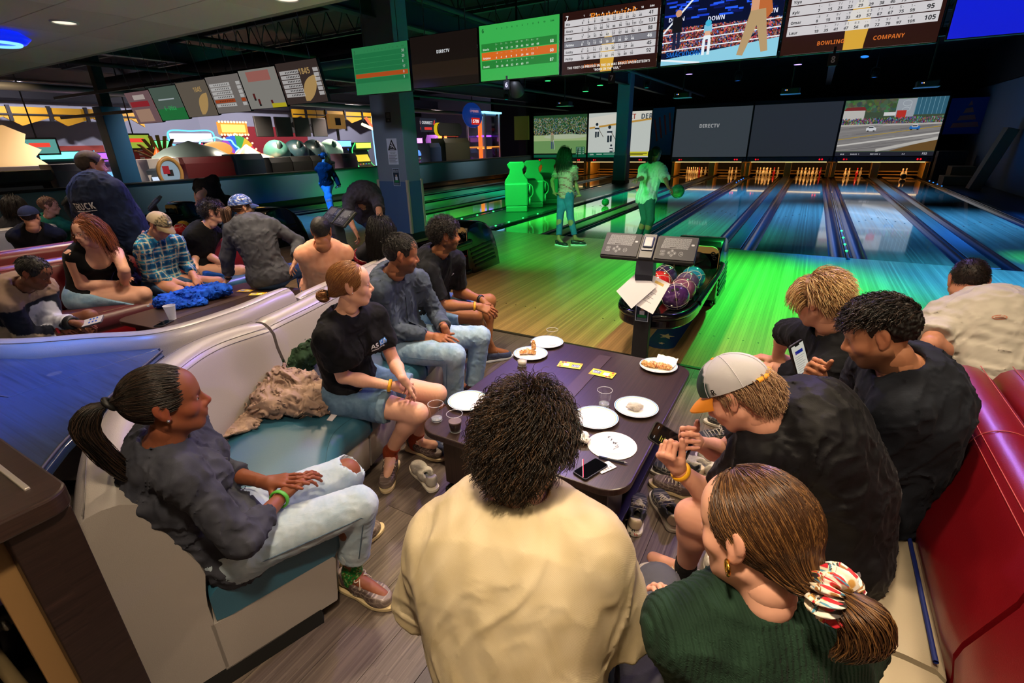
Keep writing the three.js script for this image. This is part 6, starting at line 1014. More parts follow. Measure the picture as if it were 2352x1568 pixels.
if (C.lace) { const L = []; for (let k = 0; k < 5; k++) { const z = -0.11 - k * 0.019, y = 0.09 - k * 0.0075, w2 = 0.022; L.push(tube([[-w2, y - 0.006, z], [0, y + 0.006, z - 0.006], [w2, y - 0.006, z - 0.002]], 0.0026, 10, 5)); if (k < 4) L.push(tube([[-w2, y - 0.005, z], [0, y + 0.006, z - 0.009], [w2, y - 0.012, z - 0.019]], 0.0022, 10, 5)); for (const q of [-1, 1]) L.push(ball(0.0035, q * (w2 + 0.003), y - 0.008, z, 1, 1, 1, 8)); }
for (const q of [-1, 1]) L.push(tube([[0, 0.099, -0.1], [q * 0.02, 0.108, -0.096], [q * 0.034, 0.1, -0.105], [q * 0.02, 0.096, -0.11], [0, 0.1, -0.102]], 0.0024, 20, 5), tube([[0, 0.1, -0.102], [q * 0.022, 0.096, -0.12], [q * 0.036, 0.07, -0.13]], 0.0022, 14, 5));
mesh('laces', join(L), std(C.lace, 0.8), g); }
if (kind === 'bowling' || kind === 'dark') { const logo = canvasTex(48, 48, (c) => { c.fillStyle = '#e8dfd0'; c.fillRect(0, 0, 48, 48); c.fillStyle = '#2a2220'; c.fillRect(5, 5, 38, 38); c.fillStyle = '#e8dfd0'; c.font = 'bold 34px sans-serif'; c.fillText('B', 12, 36); }); shoeLogo = shoeLogo || std(0xffffff, 0.5, { map: logo }); mesh('logo', new THREE.BoxGeometry(0.003, 0.024, 0.022).translate(m * 0.041, 0.046, -0.1).rotateY(0), shoeLogo, g); }
shoeCache.set(key, g);
return g.clone();
}
let shoeLogo = null;
const JN = 'pel neck head shL shR elL elR wrL wrR hdL hdR hipL hipR knL knR anL anR toL toR'.split(' ');
const PJ = {};
const joints = (k, ...v) => { PJ[k] = {}; JN.forEach((n, i) => (PJ[k][n] = v[i])); };
joints('P1', [-0.998, 0.47, 8.468], [-1.02, 0.943, 8.583], [-0.929, 1.103, 8.561], [-1.135, 0.918, 8.445], [-0.845, 0.916, 8.614], [-1.206, 0.644, 8.371], [-0.763, 0.653, 8.546], [-0.97, 0.644, 8.323], [-0.871, 0.622, 8.324], [-0.896, 0.652, 8.284], [-0.86, 0.648, 8.236], [-1.065, 0.489, 8.407], [-0.917, 0.497, 8.494], [-0.905, 0.505, 8.019], [-0.713, 0.501, 8.134], [-0.998, 0.113, 8.015], [-0.818, 0.111, 8.144], [-0.991, 0.02, 7.881], [-0.662, 0.028, 8.127]);
joints('P2', [-1.442, 0.515, 7.476], [-1.33, 0.98, 7.552], [-1.267, 1.154, 7.534], [-1.291, 0.952, 7.38], [-1.278, 0.945, 7.713], [-1.234, 0.676, 7.342], [-1.326, 0.682, 7.619], [-1.033, 0.677, 7.49], [-1.129, 0.608, 7.47], [-1.036, 0.607, 7.437], [-1.085, 0.574, 7.403], [-1.436, 0.519, 7.387], [-1.415, 0.51, 7.559], [-1.065, 0.453, 7.205], [-1.014, 0.459, 7.436], [-1.264, 0.089, 7.213], [-1.263, 0.132, 7.431], [-1.119, 0.084, 7.213], [-1.192, 0.034, 7.541]);
joints('P3', [-1.638, 0.504, 6.81], [-1.646, 1.018, 6.87], [-1.513, 1.156, 6.898], [-1.565, 0.948, 6.704], [-1.585, 0.96, 7.045], [-1.521, 0.675, 6.597], [-1.594, 0.676, 6.967], [-1.323, 0.658, 6.765], [-1.378, 0.613, 6.818], [-1.328, 0.574, 6.73], [-1.286, 0.616, 6.827], [-1.623, 0.513, 6.718], [-1.626, 0.509, 6.9], [-1.251, 0.515, 6.472], [-1.198, 0.526, 6.848], [-1.33, 0.104, 6.468], [-1.29, 0.118, 6.782], [-1.481, 0.03, 6.427], [-1.438, 0.03, 6.801]);
joints('P4', [-1.928, 0.508, 6.162], [-1.784, 1.007, 6.218], [-1.666, 1.159, 6.252], [-1.742, 0.929, 6.046], [-1.741, 0.925, 6.393], [-1.793, 0.645, 5.968], [-1.697, 0.64, 6.328], [-1.534, 0.61, 5.997], [-1.463, 0.621, 6.178], [-1.454, 0.566, 5.983], [-1.382, 0.591, 6.137], [-1.95, 0.519, 6.07], [-1.951, 0.514, 6.254], [-1.616, 0.529, 5.772], [-1.552, 0.493, 6.084], [-1.62, 0.107, 5.819], [-1.574, 0.137, 5.842], [-1.65, 0.03, 5.974], [-1.491, 0.038, 5.72]);
joints('P5', [0.214, 0.5, 8.486], [0.116, 0.984, 8.335], [0.144, 1.171, 8.338], [-0.027, 0.916, 8.444], [0.309, 0.994, 8.377], [-0.118, 0.629, 8.445], [0.375, 0.706, 8.316], [-0.087, 0.607, 8.183], [0.182, 0.535, 8.256], [-0.115, 0.604, 8.093], [0.217, 0.573, 8.178], [0.12, 0.512, 8.474], [0.304, 0.53, 8.491], [-0.102, 0.532, 8.083], [0.219, 0.534, 8.049], [-0.157, 0.116, 7.972], [0.208, 0.114, 7.943], [-0.22, 0.032, 7.828], [0.178, 0.032, 7.788]);
joints('P6', [0.598, 0.503, 8.375], [0.659, 0.99, 8.339], [0.6, 1.159, 8.372], [0.519, 0.967, 8.453], [0.781, 0.913, 8.247], [0.645, 0.761, 8.308], [0.699, 0.659, 8.336], [0.437, 0.655, 8.225], [0.562, 0.731, 8.143], [0.441, 0.684, 8.142], [0.494, 0.704, 8.095], [0.56, 0.506, 8.453], [0.635, 0.497, 8.296], [0.355, 0.498, 8.09], [0.388, 0.497, 7.96], [0.315, 0.102, 8.096], [0.332, 0.103, 7.927], [0.164, 0.036, 8.1], [0.189, 0.046, 7.867]);
joints('P7', [0.855, 0.487, 7.481], [0.596, 0.939, 7.454], [0.491, 1.028, 7.594], [0.586, 0.866, 7.634], [0.629, 0.851, 7.289], [0.486, 0.576, 7.553], [0.463, 0.613, 7.296], [0.356, 0.739, 7.663], [0.388, 0.76, 7.505], [0.323, 0.804, 7.707], [0.346, 0.803, 7.575], [0.86, 0.506, 7.574], [0.887, 0.506, 7.394], [0.419, 0.513, 7.6], [0.532, 0.526, 7.13], [0.407, 0.115, 7.444], [0.511, 0.103, 7.139], [0.263, 0.031, 7.39], [0.512, 0.03, 7.298]);
joints('P8', [1.008, 0.51, 7.109], [0.98, 1.027, 7.139], [0.868, 1.166, 7.216], [0.954, 0.957, 7.318], [0.913, 0.97, 6.973], [0.946, 0.665, 7.272], [0.892, 0.7, 6.851], [0.778, 0.615, 7.079], [0.751, 0.872, 6.985], [0.711, 0.598, 7.019], [0.703, 0.932, 7.033], [0.994, 0.513, 7.2], [1.007, 0.517, 7.017], [0.63, 0.523, 6.954], [0.662, 0.523, 6.745], [0.579, 0.107, 6.922], [0.606, 0.107, 6.706], [0.731, 0.03, 6.955], [0.553, 0.03, 6.852]);
joints('P9', [1, 0.52, 6.34], [0.8, 0.92, 6.56], [0.71, 1.08, 6.59], [0.81, 0.82, 6.73], [0.7, 0.85, 6.42], [0.66, 0.66, 6.53], [0.61, 0.77, 6.15], [0.6, 0.6, 6.29], [0.59, 0.54, 6.04], [0.52, 0.58, 6.25], [0.5, 0.55, 6.05], [0.99, 0.5, 6.43], [1.01, 0.53, 6.26], [0.6, 0.52, 6.26], [0.64, 0.52, 6.04], [0.56, 0.11, 6.23], [0.6, 0.11, 6.02], [0.71, 0.03, 6.24], [0.74, 0.03, 6.06]);
joints('P10', [1.54, 0.52, 6.17], [1.46, 0.97, 5.92], [1.4, 1.04, 5.75], [1.29, 0.92, 5.97], [1.65, 0.97, 6], [1.22, 0.84, 6.25], [1.59, 0.76, 6.19], [1.4, 0.74, 6.09], [1.47, 0.57, 6.05], [1.35, 0.7, 6.02], [1.48, 0.58, 5.96], [1.45, 0.51, 6.17], [1.63, 0.53, 6.19], [1.24, 0.53, 5.78], [1.51, 0.52, 5.76], [1.28, 0.1, 5.82], [1.53, 0.11, 5.85], [1.44, 0.03, 5.82], [1.54, 0.03, 6.01]);
joints('P11', [-3.2, 0.88, 0.6], [-3.21, 1.36, 0.63], [-3.22, 1.55, 0.63], [-3.38, 1.33, 0.58], [-3.04, 1.32, 0.64], [-3.48, 1.11, 0.66], [-3.1, 1.08, 0.48], [-3.4, 0.9, 0.72], [-3, 0.85, 0.49], [-3.25, 0.9, 0.73], [-3.15, 0.85, 0.5], [-3.3, 0.84, 0.6], [-3.14, 0.85, 0.66], [-3.24, 0.51, 0.8], [-3.08, 0.5, 0.71], [-3.2, 0.15, 0.93], [-2.94, 0.15, 0.79], [-3.12, 0.05, 0.95], [-2.81, 0.09, 0.73]);
joints('P12', [-1.81, 0.83, 0.31], [-1.74, 1.35, 0.26], [-1.74, 1.54, 0.23], [-1.91, 1.31, 0.33], [-1.59, 1.3, 0.34], [-1.85, 1.17, 0.59], [-1.46, 1.15, 0.55], [-1.86, 1.17, 0.86], [-1.36, 1.05, 0.75], [-1.84, 1.17, 0.96], [-1.29, 1.02, 0.8], [-1.9, 0.84, 0.3], [-1.75, 0.85, 0.38], [-1.77, 0.49, 0.48], [-1.65, 0.5, 0.57], [-1.9, 0.11, 0.44], [-1.75, 0.12, 0.48], [-2.03, 0.03, 0.39], [-1.85, 0.03, 0.38]);
joints('P13', [-5.12, 0.52, 7.29], [-4.94, 0.98, 7.2], [-4.83, 1.13, 7.25], [-4.94, 0.9, 7.04], [-4.92, 0.94, 7.38], [-4.69, 0.78, 7.12], [-4.99, 0.66, 7.36], [-4.88, 0.6, 7.08], [-4.92, 0.62, 7.12], [-4.8, 0.56, 7.09], [-4.85, 0.67, 7.08], [-5.11, 0.51, 7.2], [-5.09, 0.52, 7.37], [-4.73, 0.52, 7.01], [-4.77, 0.49, 7.07], [-4.84, 0.12, 7.01], [-4.94, 0.12, 7.16], [-5, 0.03, 7.01], [-4.96, 0.03, 7.3]);
joints('P14', [-4.96, 0.51, 6.71], [-4.82, 0.99, 6.74], [-4.68, 1.12, 6.73], [-4.81, 0.93, 6.56], [-4.75, 0.94, 6.89], [-4.88, 0.66, 6.48], [-4.82, 0.66, 6.86], [-4.65, 0.57, 6.56], [-4.69, 0.52, 6.65], [-4.57, 0.53, 6.58], [-4.61, 0.51, 6.61], [-4.93, 0.51, 6.63], [-4.96, 0.51, 6.8], [-4.55, 0.5, 6.4], [-4.53, 0.51, 6.8], [-4.65, 0.1, 6.45], [-4.61, 0.1, 6.79], [-4.77, 0.03, 6.56], [-4.76, 0.03, 6.8]);
joints('P15', [-5.26, 0.5, 6.2], [-5.08, 0.99, 6.12], [-4.99, 1.14, 6.04], [-5.16, 0.9, 5.97], [-5.02, 0.93, 6.29], [-5.2, 0.72, 6.21], [-5.15, 0.69, 6.15], [-4.99, 0.64, 6.35], [-4.93, 0.58, 6.06], [-4.93, 0.59, 6.4], [-5.03, 0.58, 6.06], [-5.28, 0.51, 6.1], [-5.19, 0.51, 6.26], [-4.98, 0.53, 6.43], [-4.87, 0.49, 5.94], [-4.95, 0.1, 6.45], [-4.94, 0.1, 6.1], [-5.06, 0.03, 6.34], [-5.01, 0.03, 6.24]);
joints('P16', [-3.99, 0.6, 6.18], [-4.07, 1.11, 6.22], [-4.21, 1.24, 6.17], [-4.19, 1.05, 6.34], [-3.94, 1.08, 6.09], [-4.32, 0.78, 6.37], [-3.85, 0.88, 5.88], [-4.42, 0.54, 6.36], [-3.71, 0.73, 6.05], [-4.46, 0.48, 6.42], [-3.77, 0.66, 6.07], [-4.06, 0.58, 6.24], [-3.92, 0.59, 6.12], [-4.37, 0.57, 5.93], [-4.09, 0.54, 5.72], [-4.32, 0.17, 5.82], [-4.1, 0.12, 5.74], [-4.16, 0.21, 5.87], [-4.11, 0.12, 5.91]);
joints('P17', [-3.33, 0.52, 6.07], [-3.08, 0.95, 6.2], [-2.98, 1.1, 6.27], [-3.15, 0.91, 6.37], [-2.96, 0.88, 6.07], [-3.26, 0.78, 6.12], [-3.23, 0.78, 6.03], [-3.39, 0.63, 5.95], [-3.39, 0.58, 5.94], [-3.48, 0.6, 5.95], [-3.4, 0.6, 5.85], [-3.38, 0.52, 6.16], [-3.29, 0.52, 5.99], [-3.65, 0.53, 5.81], [-3.47, 0.53, 5.59], [-3.63, 0.1, 5.84], [-3.46, 0.1, 5.62], [-3.52, 0.03, 5.96], [-3.44, 0.03, 5.78]);
joints('P18', [-4.86, 0.88, 3.9], [-4.58, 1.2, 4.22], [-4.69, 1.07, 4.14], [-4.44, 1.1, 4.11], [-4.72, 1.12, 4.35], [-4.25, 0.95, 4.29], [-4.6, 0.9, 4.51], [-4.07, 0.84, 4.46], [-4.4, 0.76, 4.61], [-4, 0.78, 4.48], [-4.37, 0.66, 4.59], [-4.78, 0.87, 3.84], [-4.92, 0.86, 3.97], [-4.51, 0.51, 3.79], [-4.67, 0.51, 3.85], [-4.37, 0.1, 3.81], [-4.55, 0.1, 3.74], [-4.4, 0.03, 3.97], [-4.46, 0.03, 3.87]);
joints('P19', [-3.07, 0.52, 5.5], [-2.9, 0.91, 5.71], [-2.79, 1.05, 5.76], [-2.99, 0.83, 5.84], [-2.76, 0.82, 5.63], [-2.99, 0.74, 5.59], [-3.02, 0.75, 5.57], [-3.12, 0.59, 5.45], [-3.13, 0.66, 5.39], [-3.2, 0.59, 5.42], [-3.2, 0.63, 5.34], [-3.11, 0.52, 5.57], [-3.02, 0.52, 5.43], [-3.35, 0.51, 5.25], [-3.34, 0.51, 5.19], [-3.33, 0.12, 5.25], [-3.31, 0.12, 5.19], [-3.2, 0.03, 5.25], [-3.18, 0.03, 5.2]);
joints('P20', [-4.36, 0.48, 8.01], [-4.16, 0.91, 7.96], [-4.01, 1, 7.91], [-4.24, 0.86, 7.82], [-4.08, 0.82, 8.09], [-4.19, 0.59, 7.87], [-4.16, 0.53, 8.04], [-3.95, 0.61, 7.81], [-4.06, 0.56, 7.86], [-3.92, 0.58, 7.73], [-3.98, 0.56, 7.85], [-4.35, 0.5, 7.93], [-4.32, 0.49, 8.09], [-4.03, 0.61, 7.69], [-4.01, 0.49, 7.81], [-4.03, 0.19, 7.83], [-4.08, 0.13, 7.97], [-4.03, 0.06, 7.94], [-4.13, 0.04, 8.1]);
joints('P21', [-5.36, 0.95, 6.76], [-5.36, 1.5, 6.87], [-5.48, 1.65, 6.8], [-5.53, 1.43, 6.96], [-5.18, 1.44, 6.8], [-5.63, 1.14, 6.96], [-5.38, 1.22, 6.67], [-5.37, 1.14, 6.87], [-5.18, 1.03, 6.69], [-5.28, 1.14, 6.82], [-5.11, 0.97, 6.71], [-5.45, 0.89, 6.75], [-5.29, 0.92, 6.68], [-5.45, 0.51, 6.41], [-5.3, 0.52, 6.35], [-5.46, 0.16, 6.07], [-5.3, 0.16, 6.01], [-5.45, 0.06, 5.9], [-5.29, 0.07, 5.82]);
joints('P23', [-7.33, 0.54, 6.92], [-7.07, 0.97, 6.94], [-6.95, 1.11, 6.97], [-7.09, 0.91, 7.12], [-6.99, 0.88, 6.78], [-7.35, 0.85, 7], [-7.28, 0.82, 6.81], [-7.4, 0.6, 6.98], [-7.43, 0.67, 6.94], [-7.34, 0.56, 7.04], [-7.46, 0.61, 7.01], [-7.35, 0.53, 7], [-7.29, 0.52, 6.83], [-7.23, 0.52, 6.59], [-7.65, 0.52, 7.08], [-7.22, 0.11, 6.59], [-7.65, 0.11, 7.09], [-7.37, 0.03, 6.59], [-7.59, 0.03, 6.95]);
joints('P24', [-8.54, 0.5, 6.33], [-8.3, 0.95, 6.39], [-8.2, 1.11, 6.38], [-8.45, 0.89, 6.46], [-8.16, 0.84, 6.29], [-8.41, 0.68, 6.26], [-8.45, 0.78, 6.3], [-8.3, 0.6, 6.48], [-8.42, 0.58, 6.46], [-8.32, 0.62, 6.39], [-8.4, 0.49, 6.45], [-8.62, 0.52, 6.35], [-8.46, 0.5, 6.28], [-8.21, 0.52, 6.48], [-8.57, 0.52, 6.69], [-8.22, 0.11, 6.47], [-8.59, 0.11, 6.69], [-8.36, 0.03, 6.4], [-8.62, 0.03, 6.54]);
joints('P25', [-8.88, 0.48, 6.68], [-8.75, 0.95, 6.61], [-8.74, 1.13, 6.56], [-8.87, 0.88, 6.72], [-8.6, 0.85, 6.57], [-8.75, 0.65, 6.61], [-8.85, 0.77, 6.64], [-8.68, 0.6, 6.84], [-8.72, 0.62, 6.79], [-8.66, 0.66, 6.78], [-8.64, 0.61, 6.81], [-8.93, 0.5, 6.75], [-8.84, 0.49, 6.6], [-8.52, 0.52, 6.84], [-8.77, 0.52, 7.01], [-8.52, 0.11, 6.84], [-8.77, 0.11, 7.01], [-8.52, 0.03, 6.99], [-8.63, 0.03, 7.05]);
joints('P27', [-8.22, 0.88, 4], [-8.08, 1.23, 4.34], [-8.02, 1.08, 4.47], [-8.27, 1.25, 4.32], [-7.95, 1.31, 4.24], [-8.5, 1.07, 4.27], [-8.15, 1.13, 4.1], [-8.33, 0.91, 4.39], [-7.97, 0.99, 4.24], [-8.3, 0.92, 4.3], [-7.92, 0.93, 4.28], [-8.27, 0.84, 4.06], [-8.15, 0.9, 3.94], [-7.97, 0.52, 4.08], [-8.07, 0.51, 4.14], [-7.88, 0.1, 4.05], [-8.02, 0.1, 4.24], [-7.91, 0.03, 4.21], [-7.89, 0.03, 4.34]);
joints('P28', [-10.07, 0.86, 0.18], [-10.07, 1.35, 0.19], [-10.03, 1.52, 0.15], [-10.2, 1.25, 0.28], [-9.93, 1.27, 0.11], [-9.99, 1.15, 0.13], [-9.9, 1.02, -0], [-10.12, 0.97, 0.24], [-9.82, 0.82, -0.01], [-10.03, 0.98, 0.25], [-9.93, 0.82, -0.01], [-10.15, 0.9, 0.22], [-10.01, 0.91, 0.12], [-9.94, 0.58, 0.25], [-10, 0.58, 0.28], [-9.85, 0.26, 0.33], [-9.88, 0.24, 0.34], [-9.96, 0.14, 0.26], [-10.03, 0.13, 0.35]);
// ---------------------------------------------------------------- the people around the near table
const jeanM = { bumpScale: 0.0006 };
person({
j: PJ.P1, s: 0.98, w: 0.93, female: true, skin: 0x7a4630, cell: 0.009, headCell: 0.003, handCell: 0.0034, look: [24, -2, 0], slouch: 0.05, iris: 0x140a06, brow: 0x120c0a,
label: 'woman in grey sweater and pale ripped jeans with a long black ponytail',
hands: { L: { p: 'flat', n: [-0.2, 1, 0.3] }, R: { p: 'relax', n: [-0.1, 1, -0.1] } },
top: { name: 'sweater', color: 0x33353f, color2: 0x41434d, sleeve: 1.55, loose: 0.024, sleeveLoose: 0.02, hem: 0.1, wrinkle: 0.009, wf: 9, neckR: 0.06, bandR: 0.01 },
bottom: { color: 0x9fb4c6, color2: 0xb8c6d0, length: 1.72, loose: 0.014, calf: 0.022, wrinkle: 0.004, cuff: ['R'], seams: 0x5f7488, holes: [[add3(PJ.P1.knL, [0.02, 0.035, -0.03]), [0.055, 0.06, 0.06]]], m: jeanM },
feet: { R: { kind: 'bowling', sock: 0x1e7a34, sockH: 0.35, sockFn: (x, y, z, c) => { const n = noise3(x * 70, y * 70, z * 70); c.set(n > 0.45 ? 0x8fc06a : n < -0.55 ? 0x7a4a2a : 0x176a2c); } }, L: { kind: 'bowling', sock: 0x1e7a34 } },
bands: [['R', 0x4aa02e, 0.031, 0.9, 'wristband', 0.0045, 'green wristband']],
hairFn(put) {
put('hair_cap', hairCap({ color: 0x0d0a09, color2: 0x1a1412, thick: 0.004, rough: 0.0015 }, 0.004), hairMat(0.4));
put('ponytail', pulledHair({ color: 0x120e0c, color2: 0x3a2a20, mix: 0.35, n: 2400, r: 0.0013, tie: [0, 0.045, 0.125], tail: [[0, 0.05, 0.16], [0.005, 0.0, 0.2], [0.0, -0.09, 0.19], [-0.01, -0.18, 0.165], [-0.02, -0.25, 0.13]], tailN: 900, tailR: 0.032, wave: 0.004 }), hairMat(0.38));
put('hair_tie', new THREE.TorusGeometry(0.019, 0.008, 8, 24).rotateX(0.5).translate(0, 0.047, 0.127), M.black);
put('earring', ball(0.005, 0.083, -0.024, 0.004, 1, 1, 1, 10), M.steel);
},
});
person({
j: PJ.P2, s: 0.98, w: 0.98, female: true, skin: 0xd9a48c, cell: 0.009, headCell: 0.003, handCell: 0.0034, look: [38, 2, 0], slouch: 0.03, iris: 0x3a5a6a, brow: 0x7a5230,
label: 'woman in black polo and denim shorts with a reddish low bun',
hands: { L: { p: 'relax', n: [0.3, 0.6, -0.8] }, R: { p: 'grip', n: [0.3, 0.5, 0.8] } },
top: { name: 'polo_shirt', color: 0x0d0d11, color2: 0x17171c, sleeve: 0.66, loose: 0.02, hem: 0.09, wrinkle: 0.006, neckR: 0.066, collar: true, placket: [[-0.018, 0.018], [0.3, 0.44]], prints: [{ u: [-0.125, -0.025], v: [0.31, 0.37], tex: canvasTex(160, 96, (c, w, h) => { c.fillStyle = '#e9eef6'; c.font = 'bold 58px sans-serif'; c.fillText('AS', 2, 56); c.fillStyle = '#3f86e0'; c.fillRect(84, 8, 72, 54); c.fillStyle = '#cfe2fa'; c.fillText('CE', 86, 56); c.fillStyle = '#e9eef6'; c.font = 'bold 20px sans-serif'; c.fillText('WEBER STATE', 6, 84); }) }] },
bottom: { name: 'denim_shorts', color: 0x4d6a85, color2: 0x64809a, length: 0.62, loose: 0.022, wrinkle: 0.006, hemBand: 0x6c879e, m: jeanM },
feet: { both: { kind: 'bowling', sock: 0x8a3a20, sockH: 0.17 } },
bands: [['R', 0xf0b020, 0.03, 0.92, 'wristband', 0.0045, 'yellow wristband']],
hairFn(put) {
put('hair_cap', hairCap({ color: 0x6a4024, color2: 0x7e5230, thick: 0.005, rough: 0.001 }, 0.004), hairMat(0.4));
put('hair_bun', pulledHair({ color: 0x7a4a2a, color2: 0xa87848, mix: 0.5, n: 2400, r: 0.0013, tie: [0, -0.035, 0.115], sag: 0.012, bun: [[0, -0.045, 0.14], 0.028, 0.008], bunN: 340 }), hairMat(0.36));
put('hair_tie', new THREE.TorusGeometry(0.02, 0.005, 8, 24).translate(0, -0.04, 0.118), M.black);
put('earring', ball(0.0035, 0.08, -0.022, 0.0, 1, 1, 1, 10), M.chrome);
},
});
const shortHair = (put, o) => { put('hair_cap', hairCap({ thick: 0.007, rough: 0.003, freq: 70, ...o }, o.cell || 0.0042), hairMat(0.55)); if (o.n) put('hair', looseHair({ color: o.color, color2: o.color2, mix: 0.5, r: 0.0014, lift: 0.9, grav: 0.2, len: 0.024, steps: 5, vol: 0.012, sides: 3, comb: () => [0, 0.1, -0.5], ...o.strand, n: o.n }), hairMat(0.45)); };
person({
j: PJ.P3, s: 1.02, w: 1.0, skin: 0x9a6448, cell: 0.01, headCell: 0.003, handCell: 0.0036, look: [42, 10, 0], slouch: 0.05, stubble: 0x30201a, brow: 0x0c0807, nose: 1.05,
label: 'man in grey blue button shirt and light jeans with short black hair',
hands: { L: { p: 'relax', n: [0.3, 0.8, -0.5] }, R: { p: 'relax', n: [0.3, 0.8, 0.5] } },
top: { name: 'button_shirt', color: 0x3c4656, color2: 0x4a5464, sleeve: 1.82, loose: 0.022, sleeveLoose: 0.018, hem: 0.06, wrinkle: 0.01, wf: 10, collar: true, placket: [[-0.018, 0.018], [0.02, 0.46]] },
bottom: { color: 0x7e9cba, color2: 0x9db6cc, length: 1.95, loose: 0.014, calf: 0.02, wrinkle: 0.006, seams: 0x5a7894, m: jeanM },
feet: { both: { kind: 'dark' } }, bands: [['L', 0x111114, 0.032, 0.95, 'watch', 0.006]],
extra({ t, toLocal, right, up, fwd, back, J, shirtF }) { for (const q of [-1, 1]) { const g = conform(shirtF, (u, v) => add3(add3(add3(J.pel, right, u), up, v), fwd, 0.3), back, [q * 0.085 - 0.05, q * 0.085 + 0.05], [0.24, 0.36], 12, 12, 0.003, true); mesh('chest_pocket', toLocal(g), clothMat(0x475264), t); } },
hairFn(put) { shortHair(put, { color: 0x0a0808, color2: 0x1c1614, n: 1500, thick: 0.008, strand: { len: 0.02, comb: (p) => [0, 0.2, -0.7], ok: (p) => p.y > 0.055 } }); },
});
person({
j: PJ.P4, s: 1.03, w: 1.02, skin: 0x95603f, cell: 0.01, headCell: 0.003, handCell: 0.0036, look: [42, 4, 0], slouch: 0.05, stubble: 0x140c08, brow: 0x0c0807,
label: 'man with black curly hair in black t-shirt and jean shorts',
hands: { L: { p: 'relax', n: [0.3, 0.8, -0.4] }, R: { p: 'relax', n: [0.2, 0.8, 0.5] } },
top: { name: 't_shirt', color: 0x14151a, color2: 0x1d1f25, sleeve: 0.8, loose: 0.026, hem: 0.08, wrinkle: 0.008, prints: [{ u: [-0.1, -0.075], v: [0.34, 0.375], tex: canvasTex(32, 48, (c) => { c.fillStyle = '#d8dcf0'; c.font = 'bold 44px sans-serif'; c.fillText('P', 2, 40); }) }] },
bottom: { name: 'denim_shorts', color: 0x6d90b8, color2: 0x88a8c8, length: 0.72, loose: 0.022, wrinkle: 0.006, m: jeanM },
feet: { both: { kind: 'blue' } }, bands: [['R', 0xe8a41c, 0.032, 0.93, 'wristband', 0.0045, 'yellow wristband'], ['L', 0x101012, 0.032, 0.92, 'watch', 0.007]],
hairFn(put) { put('hair_cap', hairCap({ color: 0x080606, color2: 0x120d0a, thick: 0.02, rough: 0.007, freq: 70, lift: 0.004 }, 0.0042), hairMat(0.7)); put('curls', curlHair({ color: 0x0d0907, color2: 0x2a1c14, n: 1500, len: 0.034, curl: 0.0052, fq: 300, steps: 11, vol: 0.01, r: 0.0018, sides: 3, lift: 1 }), hairMat(0.45)); put('earring', ball(0.004, 0.084, -0.022, 0.004, 1, 1, 1, 10), M.chrome); },
extra({ t, J, up, right, fwd, toLocal }) { const L = []; for (let k = 0; k < 40; k++) { const a = k / 40 * 6.283; const p = add3(add3(add3(J.neck, right, Math.cos(a) * 0.075), fwd, 0.01 + Math.sin(a) * 0.075), up, -0.005 - 0.05 * Math.max(0, Math.sin(a))); L.push(ball(0.006, p[0], p[1], p[2], 1, 1, 1, 8)); } mesh('bead_necklace', toLocal(join(L)), M.chrome, t); },
});
person({
j: PJ.P5, s: 1.04, w: 1.08, skin: 0xc4957c, cell: 0.009, headCell: 0.004, handCell: 0.004, look: [6, 14, 0], slouch: 0.06, arch: 0.02, faceless: true,
label: 'person in cream t-shirt with dark curly hair, seen from behind',
hands: { L: { p: 'relax', n: [0, 1, 0] }, R: { p: 'relax', n: [0.3, 0.6, 0.8] } },
top: { name: 't_shirt', color: 0xb8a886, color2: 0xc4b596, sleeve: 0.92, loose: 0.034, sleeveLoose: 0.034, hem: 0.14, wrinkle: 0.0055, wf: 4, neckR: 0.07, bandR: 0.012, cell: 0.0065, extraDisp: (u, v) => 0.0035 * noise3(u * 12 + v * 3, v * 2.5, 4) },
bottom: { color: 0x1d2436, length: 1.95, loose: 0.016, m: jeanM }, feet: { both: { kind: 'black' } },
hairFn(put) {
put('hair_cap', hairCap({ color: 0x120c08, color2: 0x2a1c10, thick: 0.008, rough: 0.005, freq: 50, lift: -0.03 }, 0.0042), hairMat(0.6));
put('hair_curls', looseHair({ color: 0x150e09, color2: 0x4a3420, mix: 0.4, n: 5200, len: (p) => 0.042 + Math.max(0, p.z) * 0.28 + Math.max(0, -p.y) * 0.2, lift: 0.2, grav: 0.16, wave: 0.0068, freq: 130, steps: 13, vol: 0.016, r: 0.0011, sides: 3 }), hairMat(0.4));
},
});
const ribTex = canvasTex(256, 64, (c, w, h) => { for (let x = 0; x < w; x++) { const v = 128 + 120 * Math.cos(x / w * Math.PI * 2 * 16); c.fillStyle = `rgb(${v | 0},${v | 0},${v | 0})`; c.fillRect(x, 0, 1, h); } c.globalAlpha = 0.25; for (let i = 0; i < 900; i++) { c.fillStyle = rnd() < 0.5 ? '#000' : '#fff'; c.fillRect(rnd() * w, rnd() * h, 3, 2); } }, { srgb: false, repeat: [1 / 0.16, 25] });
